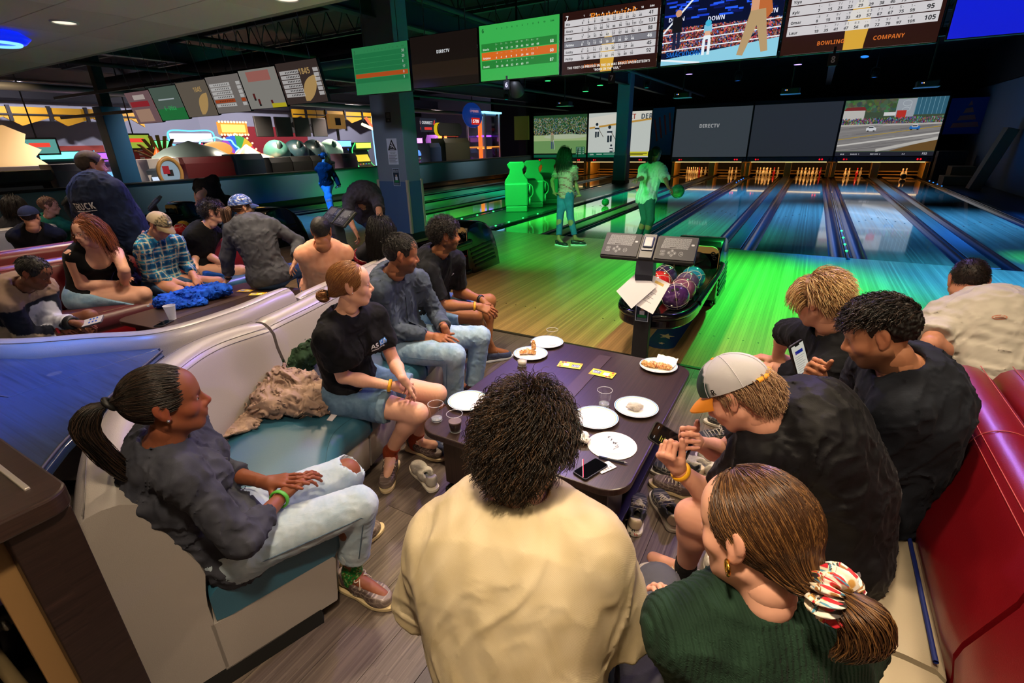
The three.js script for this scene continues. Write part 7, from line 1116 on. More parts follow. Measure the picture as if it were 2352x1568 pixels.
person({
j: PJ.P6, s: 0.97, w: 1.02, female: true, skin: 0xd9a28a, cell: 0.009, headCell: 0.003, handCell: 0.003, look: [-62, 16, -6], slouch: 0.05, brow: 0x6a4a30,
label: 'woman in ribbed dark green sweater with a patterned scrunchie, seen from behind',
hands: { L: { p: 'pinch', n: [0.5, 0.3, 0.8] }, R: { p: 'pinch', n: [0.3, 0.6, 0.5] } },
top: { name: 'sweater', color: 0x16281e, color2: 0x1f3528, sleeve: 1.86, loose: 0.03, sleeveLoose: 0.024, hem: 0.12, wrinkle: 0.006, wf: 6, neckR: 0.044, rise: 0.35, bandR: 0.012, cell: 0.0065, extraDisp: (u) => 0.0016 * Math.cos(u * Math.PI * 2 / 0.011), m: { bumpMap: ribTex, bumpScale: 0.003, roughness: 0.95 } },
bottom: { name: 'grey_trousers', color: 0x4c4d55, length: 1.95, loose: 0.016 }, feet: { both: { kind: 'white' } },
hairFn(put) {
const ok = (p) => Math.abs(p.x) > 0.0025 || p.z > 0.02;
put('hair_cap', hairCap({ color: 0x3a2414, color2: 0x5a3a1e, thick: 0.004, rough: 0.0012, lift: -0.008 }, 0.0035), hairMat(0.45));
put('hair', pulledHair({ color: 0x3a2414, color2: 0x74502c, mix: 0.4, n: 4200, r: 0.0011, tie: [0.0, -0.035, 0.125], sag: 0.03, tail: [[0.0, -0.06, 0.17], [0.005, -0.11, 0.178], [0.005, -0.15, 0.15]], tailN: 1300, tailR: 0.036, wave: 0.003 }), hairMat(0.34));
const sc = canvasTex(256, 64, (c, w, h) => { c.fillStyle = '#e6dccf'; c.fillRect(0, 0, w, h); for (let i = 0; i < 130; i++) { c.fillStyle = ['#b81828', '#c89a50', '#2a2220', '#efe8dc', '#4a8aa8', '#8a5a28', '#d8c8b0'][i % 7]; c.beginPath(); c.ellipse(rnd() * w, rnd() * h, 4 + rnd() * 12, 3 + rnd() * 7, rnd() * 3, 0, 7); c.fill(); } });
const rows = []; for (let i = 0; i <= 90; i++) { const a = i / 90 * 6.2832, row = []; for (let k = 0; k < 12; k++) { const b = k / 12 * 6.2832, rt = 0.0155 * (1 + 0.34 * Math.sin(a * 13 + b) + 0.2 * Math.sin(a * 29 + b * 2)), R0 = 0.031 + Math.cos(b) * rt; row.push(V(Math.cos(a) * R0, -0.047 + Math.sin(a) * R0 * 0.92, 0.137 + Math.sin(b) * rt * 1.35 + 0.003 * Math.sin(a * 5))); } rows.push(row); }
const sg = loft(rows, true), suv = sg.attributes.uv; for (let i = 0; i <= 90; i++) for (let k = 0; k < 12; k++) suv.setXY(i * 12 + k, i / 30, k / 12); sc.wrapS = sc.wrapT = THREE.RepeatWrapping; put('scrunchie', smooth(sg), std(0xffffff, 0.7, { map: sc, side: THREE.DoubleSide }), 'patterned red, white and tan scrunchie');
put('earring', new THREE.TorusGeometry(0.012, 0.0035, 8, 20).rotateY(0.8).translate(-0.082, -0.036, 0.0), std(0xc89a3a, 0.25, { metalness: 1 }));
},
});
function ballCap(put, o) { // o: crown, front, brim, mesh?, backward
const f = (a) => a.map(([x, y]) => [x, y]);
const crown = new THREE.SphereGeometry(1, 40, 18, 0, Math.PI * 2, 0, Math.PI / 2); crown.scale(0.094, 0.098, 0.115).rotateX(o.tilt ?? 0.12).translate(0, 0.036, 0.014);
const inner = crown.clone(); const p = crown.attributes.position, col = new Float32Array(p.count * 3), c1 = new THREE.Color(o.front), c2 = new THREE.Color(o.crown), c = new THREE.Color();
for (let i = 0; i < p.count; i++) { const z = p.getZ(i), x = p.getX(i), y = p.getY(i); c.copy(z < -0.028 ? c1 : c2); if (o.camo) { const n = noise3(x * 32, y * 32, z * 32); c.set(n > 0.3 ? o.camo[0] : n > -0.1 ? o.camo[1] : n > -0.4 ? o.camo[2] : o.camo[3]); if (o.halfCamo && z > -0.01) c.copy(c2); } col[i * 3] = c.r; col[i * 3 + 1] = c.g; col[i * 3 + 2] = c.b; }
crown.setAttribute('color', new THREE.BufferAttribute(col, 3));
put('cap_crown', crown, new THREE.MeshStandardMaterial({ vertexColors: true, roughness: 0.85, side: THREE.DoubleSide, bumpMap: weave, bumpScale: 0.0012 }));
const rows = []; for (let j = 0; j <= 6; j++) { const u = j / 6, row = []; for (let i = 0; i <= 20; i++) { const a = mix(-1.15, 1.15, i / 20), r = 0.104 + u * 0.072 * Math.cos(a * 0.9); row.push(V(Math.sin(a) * (0.092 + u * 0.004), 0.038 - u * u * 0.02 + (1 - Math.cos(a)) * -0.018 * u - u * 0.004, 0.012 - Math.cos(a) * r - u * 0.004)); } rows.push(row); }
const top = loft(rows), bot = loft(rows.map((r) => r.map((q) => q.clone().add(V(0, -0.004, 0)))).reverse()); const brim = smooth(mergeGeometries([top, bot])); put('cap_brim', brim, std(o.brim, 0.85, { side: THREE.DoubleSide }));
put('cap_button', ball(0.007, 0, 0.134, 0.004, 1, 0.6, 1, 10), std(o.brim, 0.8));
const seams = []; for (let k = 0; k < 6; k++) { const a = k * Math.PI / 3 + 0.52, pts = []; for (let i = 0; i <= 8; i++) { const t = i / 8 * Math.PI / 2, q = V(Math.sin(t) * Math.cos(a) * 0.0945, Math.cos(t) * 0.0985, Math.sin(t) * Math.sin(a) * 0.1155); q.applyAxisAngle(V(1, 0, 0), o.tilt ?? 0.12); pts.push(q.add(V(0, 0.036, 0.014))); } seams.push(tube(pts, 0.0012, 16, 5)); } put('cap_seams', join(seams), std(o.seam ?? o.crown, 0.85));
if (o.strap) put('cap_strap', tube([[-0.058, 0.022, 0.107], [-0.025, 0.018, 0.124], [0.025, 0.018, 0.124], [0.058, 0.022, 0.107]].map(V3), 0.008, 20, 6), std(o.strap, 0.7));
if (o.badge) o.badge(put);
}
person({
j: PJ.P7, s: 1.03, w: 1.08, skin: 0xd49a82, cell: 0.009, headCell: 0.003, handCell: 0.0033, look: [-82, 42, 0], slouch: 0.1, arch: 0.02, brow: 0x8a6a4a, nose: 1.1,
label: 'man in black polo and white cap with orange brim, bent over a phone',
hands: { L: { p: 'fist', n: [-0.4, 0.5, 0.75] }, R: { p: 'grip', n: [0.1, -0.6, -0.8] } },
top: { name: 'polo_shirt', color: 0x0c0c0f, color2: 0x15151a, sleeve: 0.72, loose: 0.03, sleeveLoose: 0.03, hem: 0.12, wrinkle: 0.009, wf: 7, collar: true, cell: 0.0075, m: { roughness: 0.6, sheen: 0.4 } },
bottom: { name: 'shorts', color: 0x8a8490, length: 0.7, loose: 0.02 }, feet: { L: { kind: 'white', sock: 0x18181a, sockH: 0.16, dir: -100 }, R: { kind: 'white', sock: 0x18181a, sockH: 0.16 } },
bands: [['L', 0xf0b41a, 0.032, 0.92, 'wristband', 0.005, 'yellow wristband']],
hairFn(put) {
put('hair', looseHair({ color: 0x7a5a42, color2: 0xc09a74, mix: 0.6, n: 1700, len: (p) => (p.z > 0.03 ? 0.075 : 0.035), lift: 0.3, grav: 0.22, wave: 0.006, freq: 90, vol: 0.008, r: 0.0015, sides: 3, ok: (p) => p.y < 0.04 && p.z > -0.02, comb: (p) => [0, -0.4, 0.9] }), hairMat(0.45));
put('hair_cap', hairCap({ color: 0x6a4e3a, color2: 0x8a6a4e, thick: 0.004, rough: 0.002 }, 0.005), hairMat(0.6));
ballCap(put, { crown: 0xd6d4da, front: 0x14352c, brim: 0xe08a1e, strap: 0xe8981e, seam: 0xb8b6c0, badge(put2) { put2('cap_letter', new THREE.PlaneGeometry(0.022, 0.024).rotateY(-1.75).translate(-0.0975, 0.056, -0.01), new THREE.MeshStandardMaterial({ transparent: true, alphaTest: 0.4, map: canvasTex(48, 48, (c) => { c.fillStyle = '#14140f'; c.font = 'bold 52px sans-serif'; c.fillText('R', 4, 44); }), side: THREE.DoubleSide }), 'black letter R'); } });
},
});
person({
j: PJ.P8, s: 1.02, w: 1.1, skin: 0xb57c5c, cell: 0.009, headCell: 0.003, handCell: 0.0033, look: [-84, 24, 0], slouch: 0.05, stubble: 0x2a1a12, brow: 0x0e0908, nose: 1.1, lids: 1.5,
label: 'man in dark t-shirt with wavy black hair and faded sides, reading a phone',
hands: { L: { p: 'relax', n: [0, 1, 0] }, R: { p: 'grip', n: [-0.75, 0.0, -0.65] } },
top: { name: 't_shirt', color: 0x14171f, color2: 0x1c2029, sleeve: 0.86, loose: 0.03, sleeveLoose: 0.034, hem: 0.13, wrinkle: 0.009, wf: 7, neckR: 0.07, bandR: 0.008, cell: 0.0075, prints: [{ u: [-0.06, 0.1], v: [0.14, 0.32], tex: canvasTex(128, 128, (c) => { c.fillStyle = '#4a6ac8'; c.beginPath(); c.arc(64, 64, 44, 0, 7); c.fill(); c.fillStyle = '#c8d4f0'; c.beginPath(); c.arc(74, 52, 22, 0, 7); c.fill(); c.fillStyle = '#1a2a5a'; c.beginPath(); c.arc(50, 80, 18, 0, 7); c.fill(); }) }] },
bottom: { name: 'grey_trousers', color: 0x55565e, length: 1.95, loose: 0.018 }, feet: { both: { kind: 'dark' } },
hairFn(put) {
put('fade', hairCap({ color: 0x1c120d, color2: 0x2c1d15, thick: 0.0022, rough: 0.0006, freq: 160, lift: 0.002 }, 0.0035), hairMat(0.75));
put('hair_top', hairCap({ color: 0x0a0706, color2: 0x17100d, thick: 0.014, rough: 0.005, freq: 55, lift: 0.05 }, 0.0038), hairMat(0.6));
put('hair', looseHair({ color: 0x0c0908, color2: 0x3a2a22, mix: 0.45, n: 2300, len: 0.034, lift: 0.55, grav: 0.1, wave: 0.0045, freq: 150, vol: 0.018, r: 0.0016, sides: 3, ok: (p) => p.y > 0.055, comb: (p) => [p.x * 6, 0.1, -0.8] }), hairMat(0.36));
},
});
person({
j: PJ.P9, s: 1.0, w: 1.06, skin: 0xc08a70, cell: 0.01, headCell: 0.0035, handCell: 0.004, look: [-64, 24, 0], slouch: 0.06, brow: 0x8a6a40,
label: 'blond person in black t-shirt leaning forward beside the lanes',
top: { name: 't_shirt', color: 0x0c0d11, color2: 0x14151a, sleeve: 0.9, loose: 0.032, sleeveLoose: 0.032, hem: 0.12, wrinkle: 0.01, wf: 7 },
bottom: { name: 'shorts', color: 0x8d8a90, length: 0.8, loose: 0.022 }, feet: { both: { kind: 'white' } },
hairFn(put) {
put('hair_cap', hairCap({ color: 0x5a3e26, color2: 0x8a6440, thick: 0.012, rough: 0.004, freq: 40, lift: -0.01 }, 0.0042), hairMat(0.5));
put('hair', looseHair({ color: 0x9a7248, color2: 0xe0c08a, mix: 0.6, n: 2200, len: (p) => 0.06 + Math.max(0, p.y) * 0.2, lift: 0.35, grav: 0.14, wave: 0.003, freq: 45, vol: 0.016, r: 0.0017, sides: 3, steps: 10, comb: (p) => [p.x * 3, 0.1, p.z < 0 ? -0.9 : 0.3] }), hairMat(0.34));
},
});
person({
j: PJ.P10, s: 1.03, w: 1.16, skin: 0xb98068, cell: 0.01, headCell: 0.0038, handCell: 0.004, look: [2, 34, 0], slouch: 0.08, arch: 0.02, faceless: true,
label: 'man in white t-shirt with cropped hair leaning forward at the right edge',
top: { name: 't_shirt', color: 0xb4aea4, color2: 0xc0bab0, sleeve: 0.8, loose: 0.028, sleeveLoose: 0.028, hem: 0.16, wrinkle: 0.009, wf: 7, neckR: 0.07, extraDisp: (u, v) => 0.006 * noise3(u * 4, v * 16 + u * 5, 2), prints: [{ back: true, u: [-0.03, 0.03], v: [0.4, 0.43], tex: canvasTex(64, 32, (c) => { c.strokeStyle = '#b06a50'; c.lineWidth = 4; c.beginPath(); c.ellipse(32, 16, 26, 10, 0, 0, 7); c.stroke(); c.fillStyle = '#b06a50'; c.fillRect(16, 14, 32, 4); }) }] },
bottom: { name: 'dark_shorts', color: 0x1a1d28, length: 0.8, loose: 0.022 }, feet: { both: { kind: 'dark' } },
hairFn(put) { shortHair(put, { color: 0x140d09, color2: 0x2a1c14, thick: 0.0045, rough: 0.0015, n: 1500, strand: { len: 0.01, r: 0.0012, vol: 0.004 } }); },
});
// ---------------------------------------------------------------- people farther off
const far = (k, label, o) => person({ j: PJ[k], label, cell: 0.013, headCell: 0.0048, handCell: 0.005, skin: 0xb8846a, ...o });
const dull = (put, color, color2, o = {}) => { put('hair_cap', hairCap({ color, color2, thick: 0.008, rough: 0.005, freq: 60, ...o }, 0.006), hairMat(0.6)); if (o.n) put('hair', looseHair({ color, color2, mix: 0.5, n: o.n, r: o.r || 0.0026, sides: 3, ...o.strand }), hairMat(0.42)); };
const longHair = { n: 700, strand: { len: (p) => 0.16 + (p.z > 0 ? 0.08 : 0.02), lift: 0.4, grav: 0.3, wave: 0.003, freq: 40, vol: 0.008, steps: 10, comb: (p) => [p.x * 4, 0, p.z < -0.02 ? 0.4 : 0.2] } };
const curly = { n: 600, r: 0.003, thick: 0.014, strand: { len: 0.04, lift: 1, grav: 0.06, wave: 0.006, freq: 190, steps: 9, vol: 0.012 } };
const jeans = { color: 0x3f5f8a, color2: 0x56759c, length: 1.95, loose: 0.014 };
far('P11', 'woman in striped pink top and blue jeans standing on the approach', { s: 0.96, w: 0.92, female: true, look: [20, 0, 0], faceless: true, skin: 0x9a6a50,
top: { color: 0xb0606a, sleeve: 0.75, loose: 0.016, hem: 0.06, colorFn: (u, v, c) => c.set(Math.sin(v * 260) > 0.35 ? 0xd8a0a8 : 0xa8505c) }, bottom: { color: 0x2f4f7e, color2: 0x3c5f90, length: 1.9, loose: 0.008 }, feet: { both: { kind: 'black' } },
hairFn(put) { dull(put, 0x0d0908, 0x1e1512, { ...longHair, n: 800, thick: 0.012, strand: { ...longHair.strand, len: 0.34, wave: 0.008, steps: 14, ok: (p) => p.z > -0.05 } }); } });
far('P12', 'woman in white loose top swinging a ball', { s: 0.97, w: 0.98, female: true, look: [25, 6, 0], faceless: true, skin: 0x9a6e52, hands: { R: { p: 'grip', n: [0.6, 0.6, 0.3] } },
top: { color: 0xd0dcd4, sleeve: 0.9, loose: 0.036, sleeveLoose: 0.04, hem: 0.12, wrinkle: 0.01, extraDisp: (u) => 0.004 * Math.sin(u * 120) }, bottom: { color: 0x2e5a58, length: 1.95, loose: 0.01 }, feet: { both: { kind: 'dark' } },
hairFn(put) { put('hair_cap', hairCap({ color: 0x0e0a09, thick: 0.008, rough: 0.002 }, 0.006), hairMat(0.5)); put('ponytail', pulledHair({ color: 0x100c0a, color2: 0x241a16, n: 300, r: 0.003, tie: [0, 0.05, 0.12], tail: [[0, 0.03, 0.16], [0, -0.1, 0.15], [0.01, -0.24, 0.1]], tailN: 220, tailR: 0.036 }), hairMat(0.45)); } });
bowlingBall('green lit ball in the hand of the woman in the white top', 0x2a7a4a, 0x54a06c, [PJ.P12.hdR[0] + 0.07, PJ.P12.hdR[1] - 0.03, PJ.P12.hdR[2] - 0.1], [0.4, 0.2, 0], null, false, false);
far('P13', 'woman with glasses and long auburn hair in a black tank top', { s: 1.0, w: 1.22, female: true, arm: 1.12, leg: 1.12, look: [160, 6, 0], skin: 0xd8a48e, lids: 1.1, headCell: 0.004,
top: { name: 'tank_top', color: 0x0c0c0f, sleeve: 0, loose: 0.012, hem: 0.05, scoop: true, band: false, neckR: 0.085, wrinkle: 0.004 }, bottom: { ...jeans, color: 0x6f95b8, color2: 0x94b2cc, loose: 0.016, holes: [[add3(PJ.P13.knR, [-0.12, 0.07, 0.02]), [0.045, 0.03, 0.03]], [add3(PJ.P13.knL, [-0.03, 0.06, 0]), [0.04, 0.035, 0.04]]] }, feet: { both: { kind: 'white' } }, bands: [['L', 0x8a6a40, 0.03, 0.93, 'bracelet', 0.007], ['L', 0xb8a878, 0.031, 0.86, 'bracelet', 0.006]],
hairFn(put) { dull(put, 0x6e3a20, 0x9a5a34, longHair); for (const q of [-1, 1]) put('glasses', new THREE.TorusGeometry(0.019, 0.002, 6, 24).translate(q * 0.03, 0.002, -0.103), M.chrome); put('glasses_bridge', join([rod([-0.011, 0.006, -0.103], [0.011, 0.006, -0.103], 0.0016), rod([0.049, 0.004, -0.102], [0.078, 0.008, 0], 0.0015), rod([-0.049, 0.004, -0.102], [-0.078, 0.008, 0], 0.0015)]), M.chrome); } });
far('P14', 'man in turquoise plaid shirt and camouflage cap looking down', { s: 1.0, look: [70, 34, 0], skin: 0xc08a70, headCell: 0.004, hands: { L: { p: 'grip', n: [0.5, 0.6, 0.4] }, R: { p: 'relax', n: [0.4, 0.8, 0.2] } },
top: { name: 'plaid_shirt', sleeve: 1.6, loose: 0.022, sleeveLoose: 0.02, hem: 0.06, wrinkle: 0.009, collar: true, color: 0x2a7fa8, colorFn: (u, v, c, x, y, z) => { const a = Math.abs(((z * 9 + u * 3 + 50) % 1) - 0.5), b = Math.abs(((y * 10 + 50) % 1) - 0.5); c.set(0x1d6f9c); if (a < 0.14) c.lerp(new THREE.Color(0x0a2c5a), 0.6); if (b < 0.14) c.lerp(new THREE.Color(0x0a2c5a), 0.6); if (Math.abs(a - 0.34) < 0.035) c.lerp(new THREE.Color(0xcfc8a8), 0.75); if (Math.abs(b - 0.34) < 0.035) c.lerp(new THREE.Color(0xcfc8a8), 0.75); if (a > 0.42 && b > 0.42) c.set(0x38b8d8); } },
bottom: { ...jeans, color: 0x2e4668, color2: 0x3c5678 }, feet: { both: { kind: 'dark' } },
hairFn(put) { dull(put, 0x3a2a1c, 0x52402c, { thick: 0.004 }); ballCap(put, { crown: 0xb9a88e, front: 0x6a6048, brim: 0x7a6a50, halfCamo: true, camo: [0x8a7a5c, 0x5a5440, 0x3a3a2e, 0xa8987a], badge(p2) { p2('cap_badge', rbox(0.05, 0.035, 0.004, 0.002, 0, 0.095, -0.088, 0.55), std(0x3a4868, 0.7)); p2('badge_centre', rbox(0.034, 0.02, 0.005, 0.002, 0, 0.096, -0.0895, 0.55), std(0xc8c0a8, 0.7)); } }); } });
far('P15', 'young man in black t-shirt with curly hair beside the plaid shirt man', { s: 1.03, w: 0.98, look: [30, 4, 0], skin: 0xcb9880, headCell: 0.004, top: { color: 0x111114, sleeve: 0.75, loose: 0.024, hem: 0.1 }, bottom: { name: 'blue_shorts', color: 0x1f4fa8, length: 0.72, loose: 0.024 }, feet: { both: { kind: 'white' } }, hairFn(put) { dull(put, 0x120c0a, 0x2a1e18, { ...curly, lift: 0.02 }); } });
far('P16', 'person in grey hooded sweater and blue camouflage cap on the table edge', { s: 1.02, w: 1.06, female: true, look: [8, 4, 0], skin: 0xc89880, faceless: true, hands: { L: { p: 'flat', n: [0, 1, 0.1] } }, top: { name: 'hooded_sweater', color: 0x3c3e46, color2: 0x4a4c55, sleeve: 1.75, loose: 0.034, sleeveLoose: 0.03, hem: 0.1, wrinkle: 0.009, hood: true, bandR: 0.014 }, bottom: jeans, feet: { both: { kind: 'dark' } }, bands: [['L', 0x101014, 0.031, 0.92, 'watch', 0.006]],
hairFn(put) { dull(put, 0x3a2a22, 0x5e463a, { thick: 0.006 }); put('ponytail', pulledHair({ color: 0x45322a, color2: 0x80604e, mix: 0.5, n: 200, r: 0.003, tie: [0, 0.01, 0.12], tail: [[0, -0.02, 0.16], [-0.02, -0.12, 0.16], [-0.03, -0.24, 0.12]], tailN: 260, tailR: 0.045, wave: 0.006 }), hairMat(0.45)); ballCap(put, { crown: 0x2a4aa0, front: 0x2a4aa0, brim: 0x2c3c70, strap: 0x1a1a24, camo: [0xc8d0e0, 0x2a52b8, 0x16244a, 0x5a78b8] }); } });
far('P17', 'man in peach polo shirt with short black hair, seen from behind', { s: 1.03, w: 1.08, look: [-35, 10, 0], skin: 0x9a6448, faceless: true, top: { name: 'polo_shirt', color: 0xd8967a, color2: 0xe0a488, sleeve: 0.8, loose: 0.022, hem: 0.06, collar: true, collarColor: 0xcc8468, wrinkle: 0.005 }, bottom: jeans, feet: { both: { kind: 'dark' } }, hairFn(put) { dull(put, 0x0a0807, 0x181311, { thick: 0.01, rough: 0.002 }); } });
far('P18', 'man in grey t-shirt bending down beside the second ball return', { s: 1.05, w: 1.1, look: [140, 60, 0], skin: 0xc08c76, slouch: 0.08, top: { color: 0x3a3a48, color2: 0x46465a, sleeve: 0.72, loose: 0.028, hem: 0.1, wrinkle: 0.009 }, bottom: { ...jeans, color: 0x1c2844, color2: 0x26345a }, feet: { both: { kind: 'dark' } }, hairFn(put) { dull(put, 0x241712, 0x3a2820, { thick: 0.009, n: 300, strand: { len: 0.025, lift: 0.8 } }); } });
far('P19', 'girl with long black wavy hair behind the grey blue shirt man', { s: 0.94, w: 0.92, female: true, look: [-45, 4, 0], faceless: true, top: { color: 0x1a1a20, sleeve: 0.9, loose: 0.02 }, bottom: jeans, hairFn(put) { dull(put, 0x060505, 0x15110f, { ...longHair, n: 900, strand: { ...longHair.strand, len: 0.32, wave: 0.007, steps: 14, ok: (p) => p.z > -0.05 } }); put('hair_clip', rbox(0.05, 0.014, 0.02, 0.005, 0, 0.07, 0.115, -0.4), std(0x8a6a5a, 0.4)); } });
far('P20', 'boy in dark blue and white hooded jacket with orange lining', { s: 0.95, w: 0.95, look: [45, 32, 0], skin: 0x6e4432, headCell: 0.004, slouch: 0.08, hands: { L: { p: 'grip', n: [0, 0.7, 0.7] }, R: { p: 'fist', n: [0, 0.8, 0.5] } }, top: { name: 'hooded_jacket', sleeve: 1.8, loose: 0.032, sleeveLoose: 0.03, hem: 0.1, wrinkle: 0.008, hood: true, color: 0x1c2030, bandColor: 0xc8431c, bandR: 0.018, colorFn: (u, v, c) => { c.set(v > 0.4 ? 0x8a7466 : v > 0.2 ? 0x171b2a : Math.abs(u) < 0.09 ? 0xc8ccd8 : 0x9a8c7c); if (Math.abs(u + 0.02) < 0.07 && v < 0.36) c.set(0xb8bcd0); } }, bottom: { name: 'dark_trousers', color: 0x17181d, length: 1.95, loose: 0.02 }, feet: { both: { kind: 'black' } }, bands: [['R', 0xc02430, 0.036, 0.9, 'wristband', 0.005, 'red wristband'], ['L', 0x141418, 0.036, 0.8, 'wrist_brace', 0.02]], hairFn(put) { dull(put, 0x0b0807, 0x171210, { thick: 0.01, n: 300, strand: { len: 0.03, lift: 0.7, ok: (p) => p.y > 0.05 } }); } });
const back = (lines, col = '#e4e6ee', w = 256, h = 256) => canvasTex(w, h, (c) => { c.fillStyle = col; c.textAlign = 'center'; for (const [s, x, y, f] of lines) { c.font = f; c.fillText(s, x, y); } });
far('P21', 'big standing man in dark blue t-shirt and brown flat cap', { s: 1.09, w: 1.22, look: [10, 4, 0], skin: 0xc08a74, belly: 0.19, stubble: 0x4a3020, headCell: 0.004, top: { color: 0x141c34, color2: 0x1c2744, sleeve: 0.9, loose: 0.036, sleeveLoose: 0.034, hem: 0.12, wrinkle: 0.008, prints: [{ back: true, u: [-0.2, 0.12], v: [0.12, 0.46], tex: back([['TRUCK', 128, 66, 'bold 64px sans-serif'], ['L36', 128, 146, 'bold 66px sans-serif'], ['TUNE', 128, 232, 'bold 66px sans-serif'], ['————', 128, 92, 'bold 50px sans-serif'], ['————', 128, 176, 'bold 50px sans-serif']]) }] }, bottom: { ...jeans, color: 0x1a2436, color2: 0x24304a }, feet: { both: { kind: 'dark' } }, bands: [['R', 0xe8c030, 0.034, 0.92, 'wristband', 0.0045, 'yellow wristband']], hairFn(put) { dull(put, 0x2a1c14, 0x3a2a20, { thick: 0.003 }); put('flat_cap', hairCap({ color: 0x3a302c, color2: 0x4a3e38, thick: 0.016, rough: 0.001, lift: 0.03 }, 0.006), std(0xffffff, 0.9, { vertexColors: true })); put('cap_brim', ball(0.06, 0, 0.062, -0.09, 1.1, 0.16, 0.8, 20), std(0x3a302c, 0.9)); } });
far('P23', 'man in black cap and black t-shirt with white back print', { w: 1.08, look: [-50, 6, 0], faceless: true, top: { color: 0x0b0b0e, sleeve: 0.8, loose: 0.028, hem: 0.1, prints: [{ back: true, u: [-0.15, 0.15], v: [0.2, 0.38], tex: back([['BGS', 128, 96, 'italic bold 104px sans-serif'], ['TUNING', 128, 152, 'italic bold 56px sans-serif'], ['—————', 118, 124, 'bold 46px sans-serif']], '#c4d4d8', 256, 170) }] }, bottom: jeans, hairFn(put) { dull(put, 0x1a120e, 0x2c2018, { thick: 0.003 }); ballCap(put, { crown: 0x141418, front: 0x141418, brim: 0x141418, strap: 0x141418, seam: 0x222228 }); } });
far('P24', 'young man in dark green t-shirt beside the black cap man', { look: [30, 6, 0], skin: 0xc48e7a, top: { color: 0x0f4a3c, color2: 0x155a48, sleeve: 0.8, loose: 0.024, hem: 0.1, prints: [{ u: [-0.1, 0.1], v: [0.24, 0.32], tex: back([['Mountain', 128, 60, 'bold 52px serif']], '#d8e8e0', 256, 90) }] }, bottom: jeans, hairFn(put) { dull(put, 0x4a2e20, 0x6a4632, { thick: 0.012, n: 260, strand: { len: 0.035, lift: 0.8, ok: (p) => p.y > 0.05 } }); for (const q of [-1, 1]) put('glasses', new THREE.TorusGeometry(0.018, 0.0016, 6, 20).translate(q * 0.03, 0.003, -0.103), M.black); } });
far('P25', 'person with dark shoulder length hair at the far left edge', { s: 0.97, female: true, look: [-50, 4, 0], faceless: true, top: { color: 0x1c1c24, sleeve: 0.9, loose: 0.024 }, bottom: jeans, hairFn(put) { dull(put, 0x14100f, 0x2a2220, longHair); } });
far('P27', 'person in black t-shirt bending over the far ball return', { s: 1.03, look: [-50, 75, 0], faceless: true, skin: 0xd0a08a, slouch: 0.06, top: { color: 0x121418, sleeve: 0.6, loose: 0.026, hem: 0.06 }, bottom: { ...jeans, color: 0x202838 }, feet: { both: { kind: 'dark' } }, hairFn(put) { dull(put, 0x1a1210, 0x2c2018); } });
far('P28', 'girl in dark hooded jacket by the low wall', { s: 0.97, w: 0.92, female: true, look: [25, 4, 0], faceless: true, top: { name: 'hooded_jacket', color: 0x0d1f24, sleeve: 1.9, loose: 0.026, hem: 0.12, hood: true, prints: [{ back: true, u: [-0.11, 0.11], v: [0.08, 0.34], tex: back([['▲▲', 128, 110, 'bold 110px sans-serif'], ['●■', 128, 220, 'bold 110px sans-serif']], '#8ac8d8') }] }, bottom: { ...jeans, color: 0x5a8a9a, color2: 0x6e9cac }, feet: { both: { kind: 'white' } }, hairFn(put) { dull(put, 0x0e0c0c, 0x1e1a1a, { thick: 0.008 }); put('hair_bun', ball(0.03, 0, 0.05, 0.13, 1, 1, 1, 14), std(0x0e0c0c, 0.6)); } });
// ---------------------------------------------------------------- things on the tables
const TY = 0.456, paper = std(0xe9e6e2, 0.55), rimBlue = std(0x3f8fb8, 0.5), rimGreen = std(0x9ab85a, 0.5);
function plate(label, x, z, flip, turn = 0, y = TY) {
const t = thing('paper_plate', label, 'paper plate', [x, y, z], turn, 'paper plates on the near table');
const prof = [[0.001, 0.003], [0.075, 0.003], [0.083, 0.006], [0.096, 0.014], [0.105, 0.016], [0.1135, 0.0175], [0.115, 0.0165], [0.113, 0.0155], [0.1, 0.013], [0.084, 0.003], [0.075, 0.0005], [0.001, 0.0005]];
const f = (l) => l.map(([r, h]) => [r, flip ? 0.018 - h : h]);
mesh('dish', lathe(flip ? f(prof).reverse() : prof, 56), paper, t);
if (!flip) { mesh('rim_band', lathe([[0.1075, 0.0172], [0.1115, 0.0178]], 56), rimBlue, t, 'blue line around the rim'); mesh('rim_band', lathe([[0.1, 0.0152], [0.1025, 0.016]], 56), rimGreen, t, 'green line around the rim'); }
return t;
}
plate('empty paper plate beside the knees of the polo woman', -0.84, 7.21, false);
plate('paper plate at the far left table corner with a tall clear cup on it', -0.83, 6.25, false, 1);
plate('paper plate with two pizza crusts behind the milky cup', -0.84, 6.48, false, 2);
plate('paper plate with a cheesy bread stick and a napkin at the far right corner', -0.04, 6.28, false, 0.4);
plate('empty paper plate between the clear cup and the upturned plate', -0.16, 7.05, false, 2.4);
plate('paper plate with a crumpled napkin on it near the right table edge', -0.01, 6.85, false, 1.4);
const up = plate('upturned white paper plate with scribbled pen writing', -0.01, 7.23, true);
mesh('pen_writing', new THREE.PlaneGeometry(0.11, 0.11).rotateX(-Math.PI / 2).translate(0, 0.0182, 0), new THREE.MeshStandardMaterial({ transparent: true, alphaTest: 0.3, map: canvasTex(128, 128, (c) => { c.strokeStyle = '#4a4a55'; c.lineWidth = 2.4; c.font = '24px serif'; c.strokeText('T', 24, 34); c.strokeText('I', 48, 52); c.strokeText('W', 66, 74); c.beginPath(); c.moveTo(92, 80); c.bezierCurveTo(120, 60, 70, 120, 104, 92); c.bezierCurveTo(124, 76, 80, 130, 96, 124); c.stroke(); }) }), up);
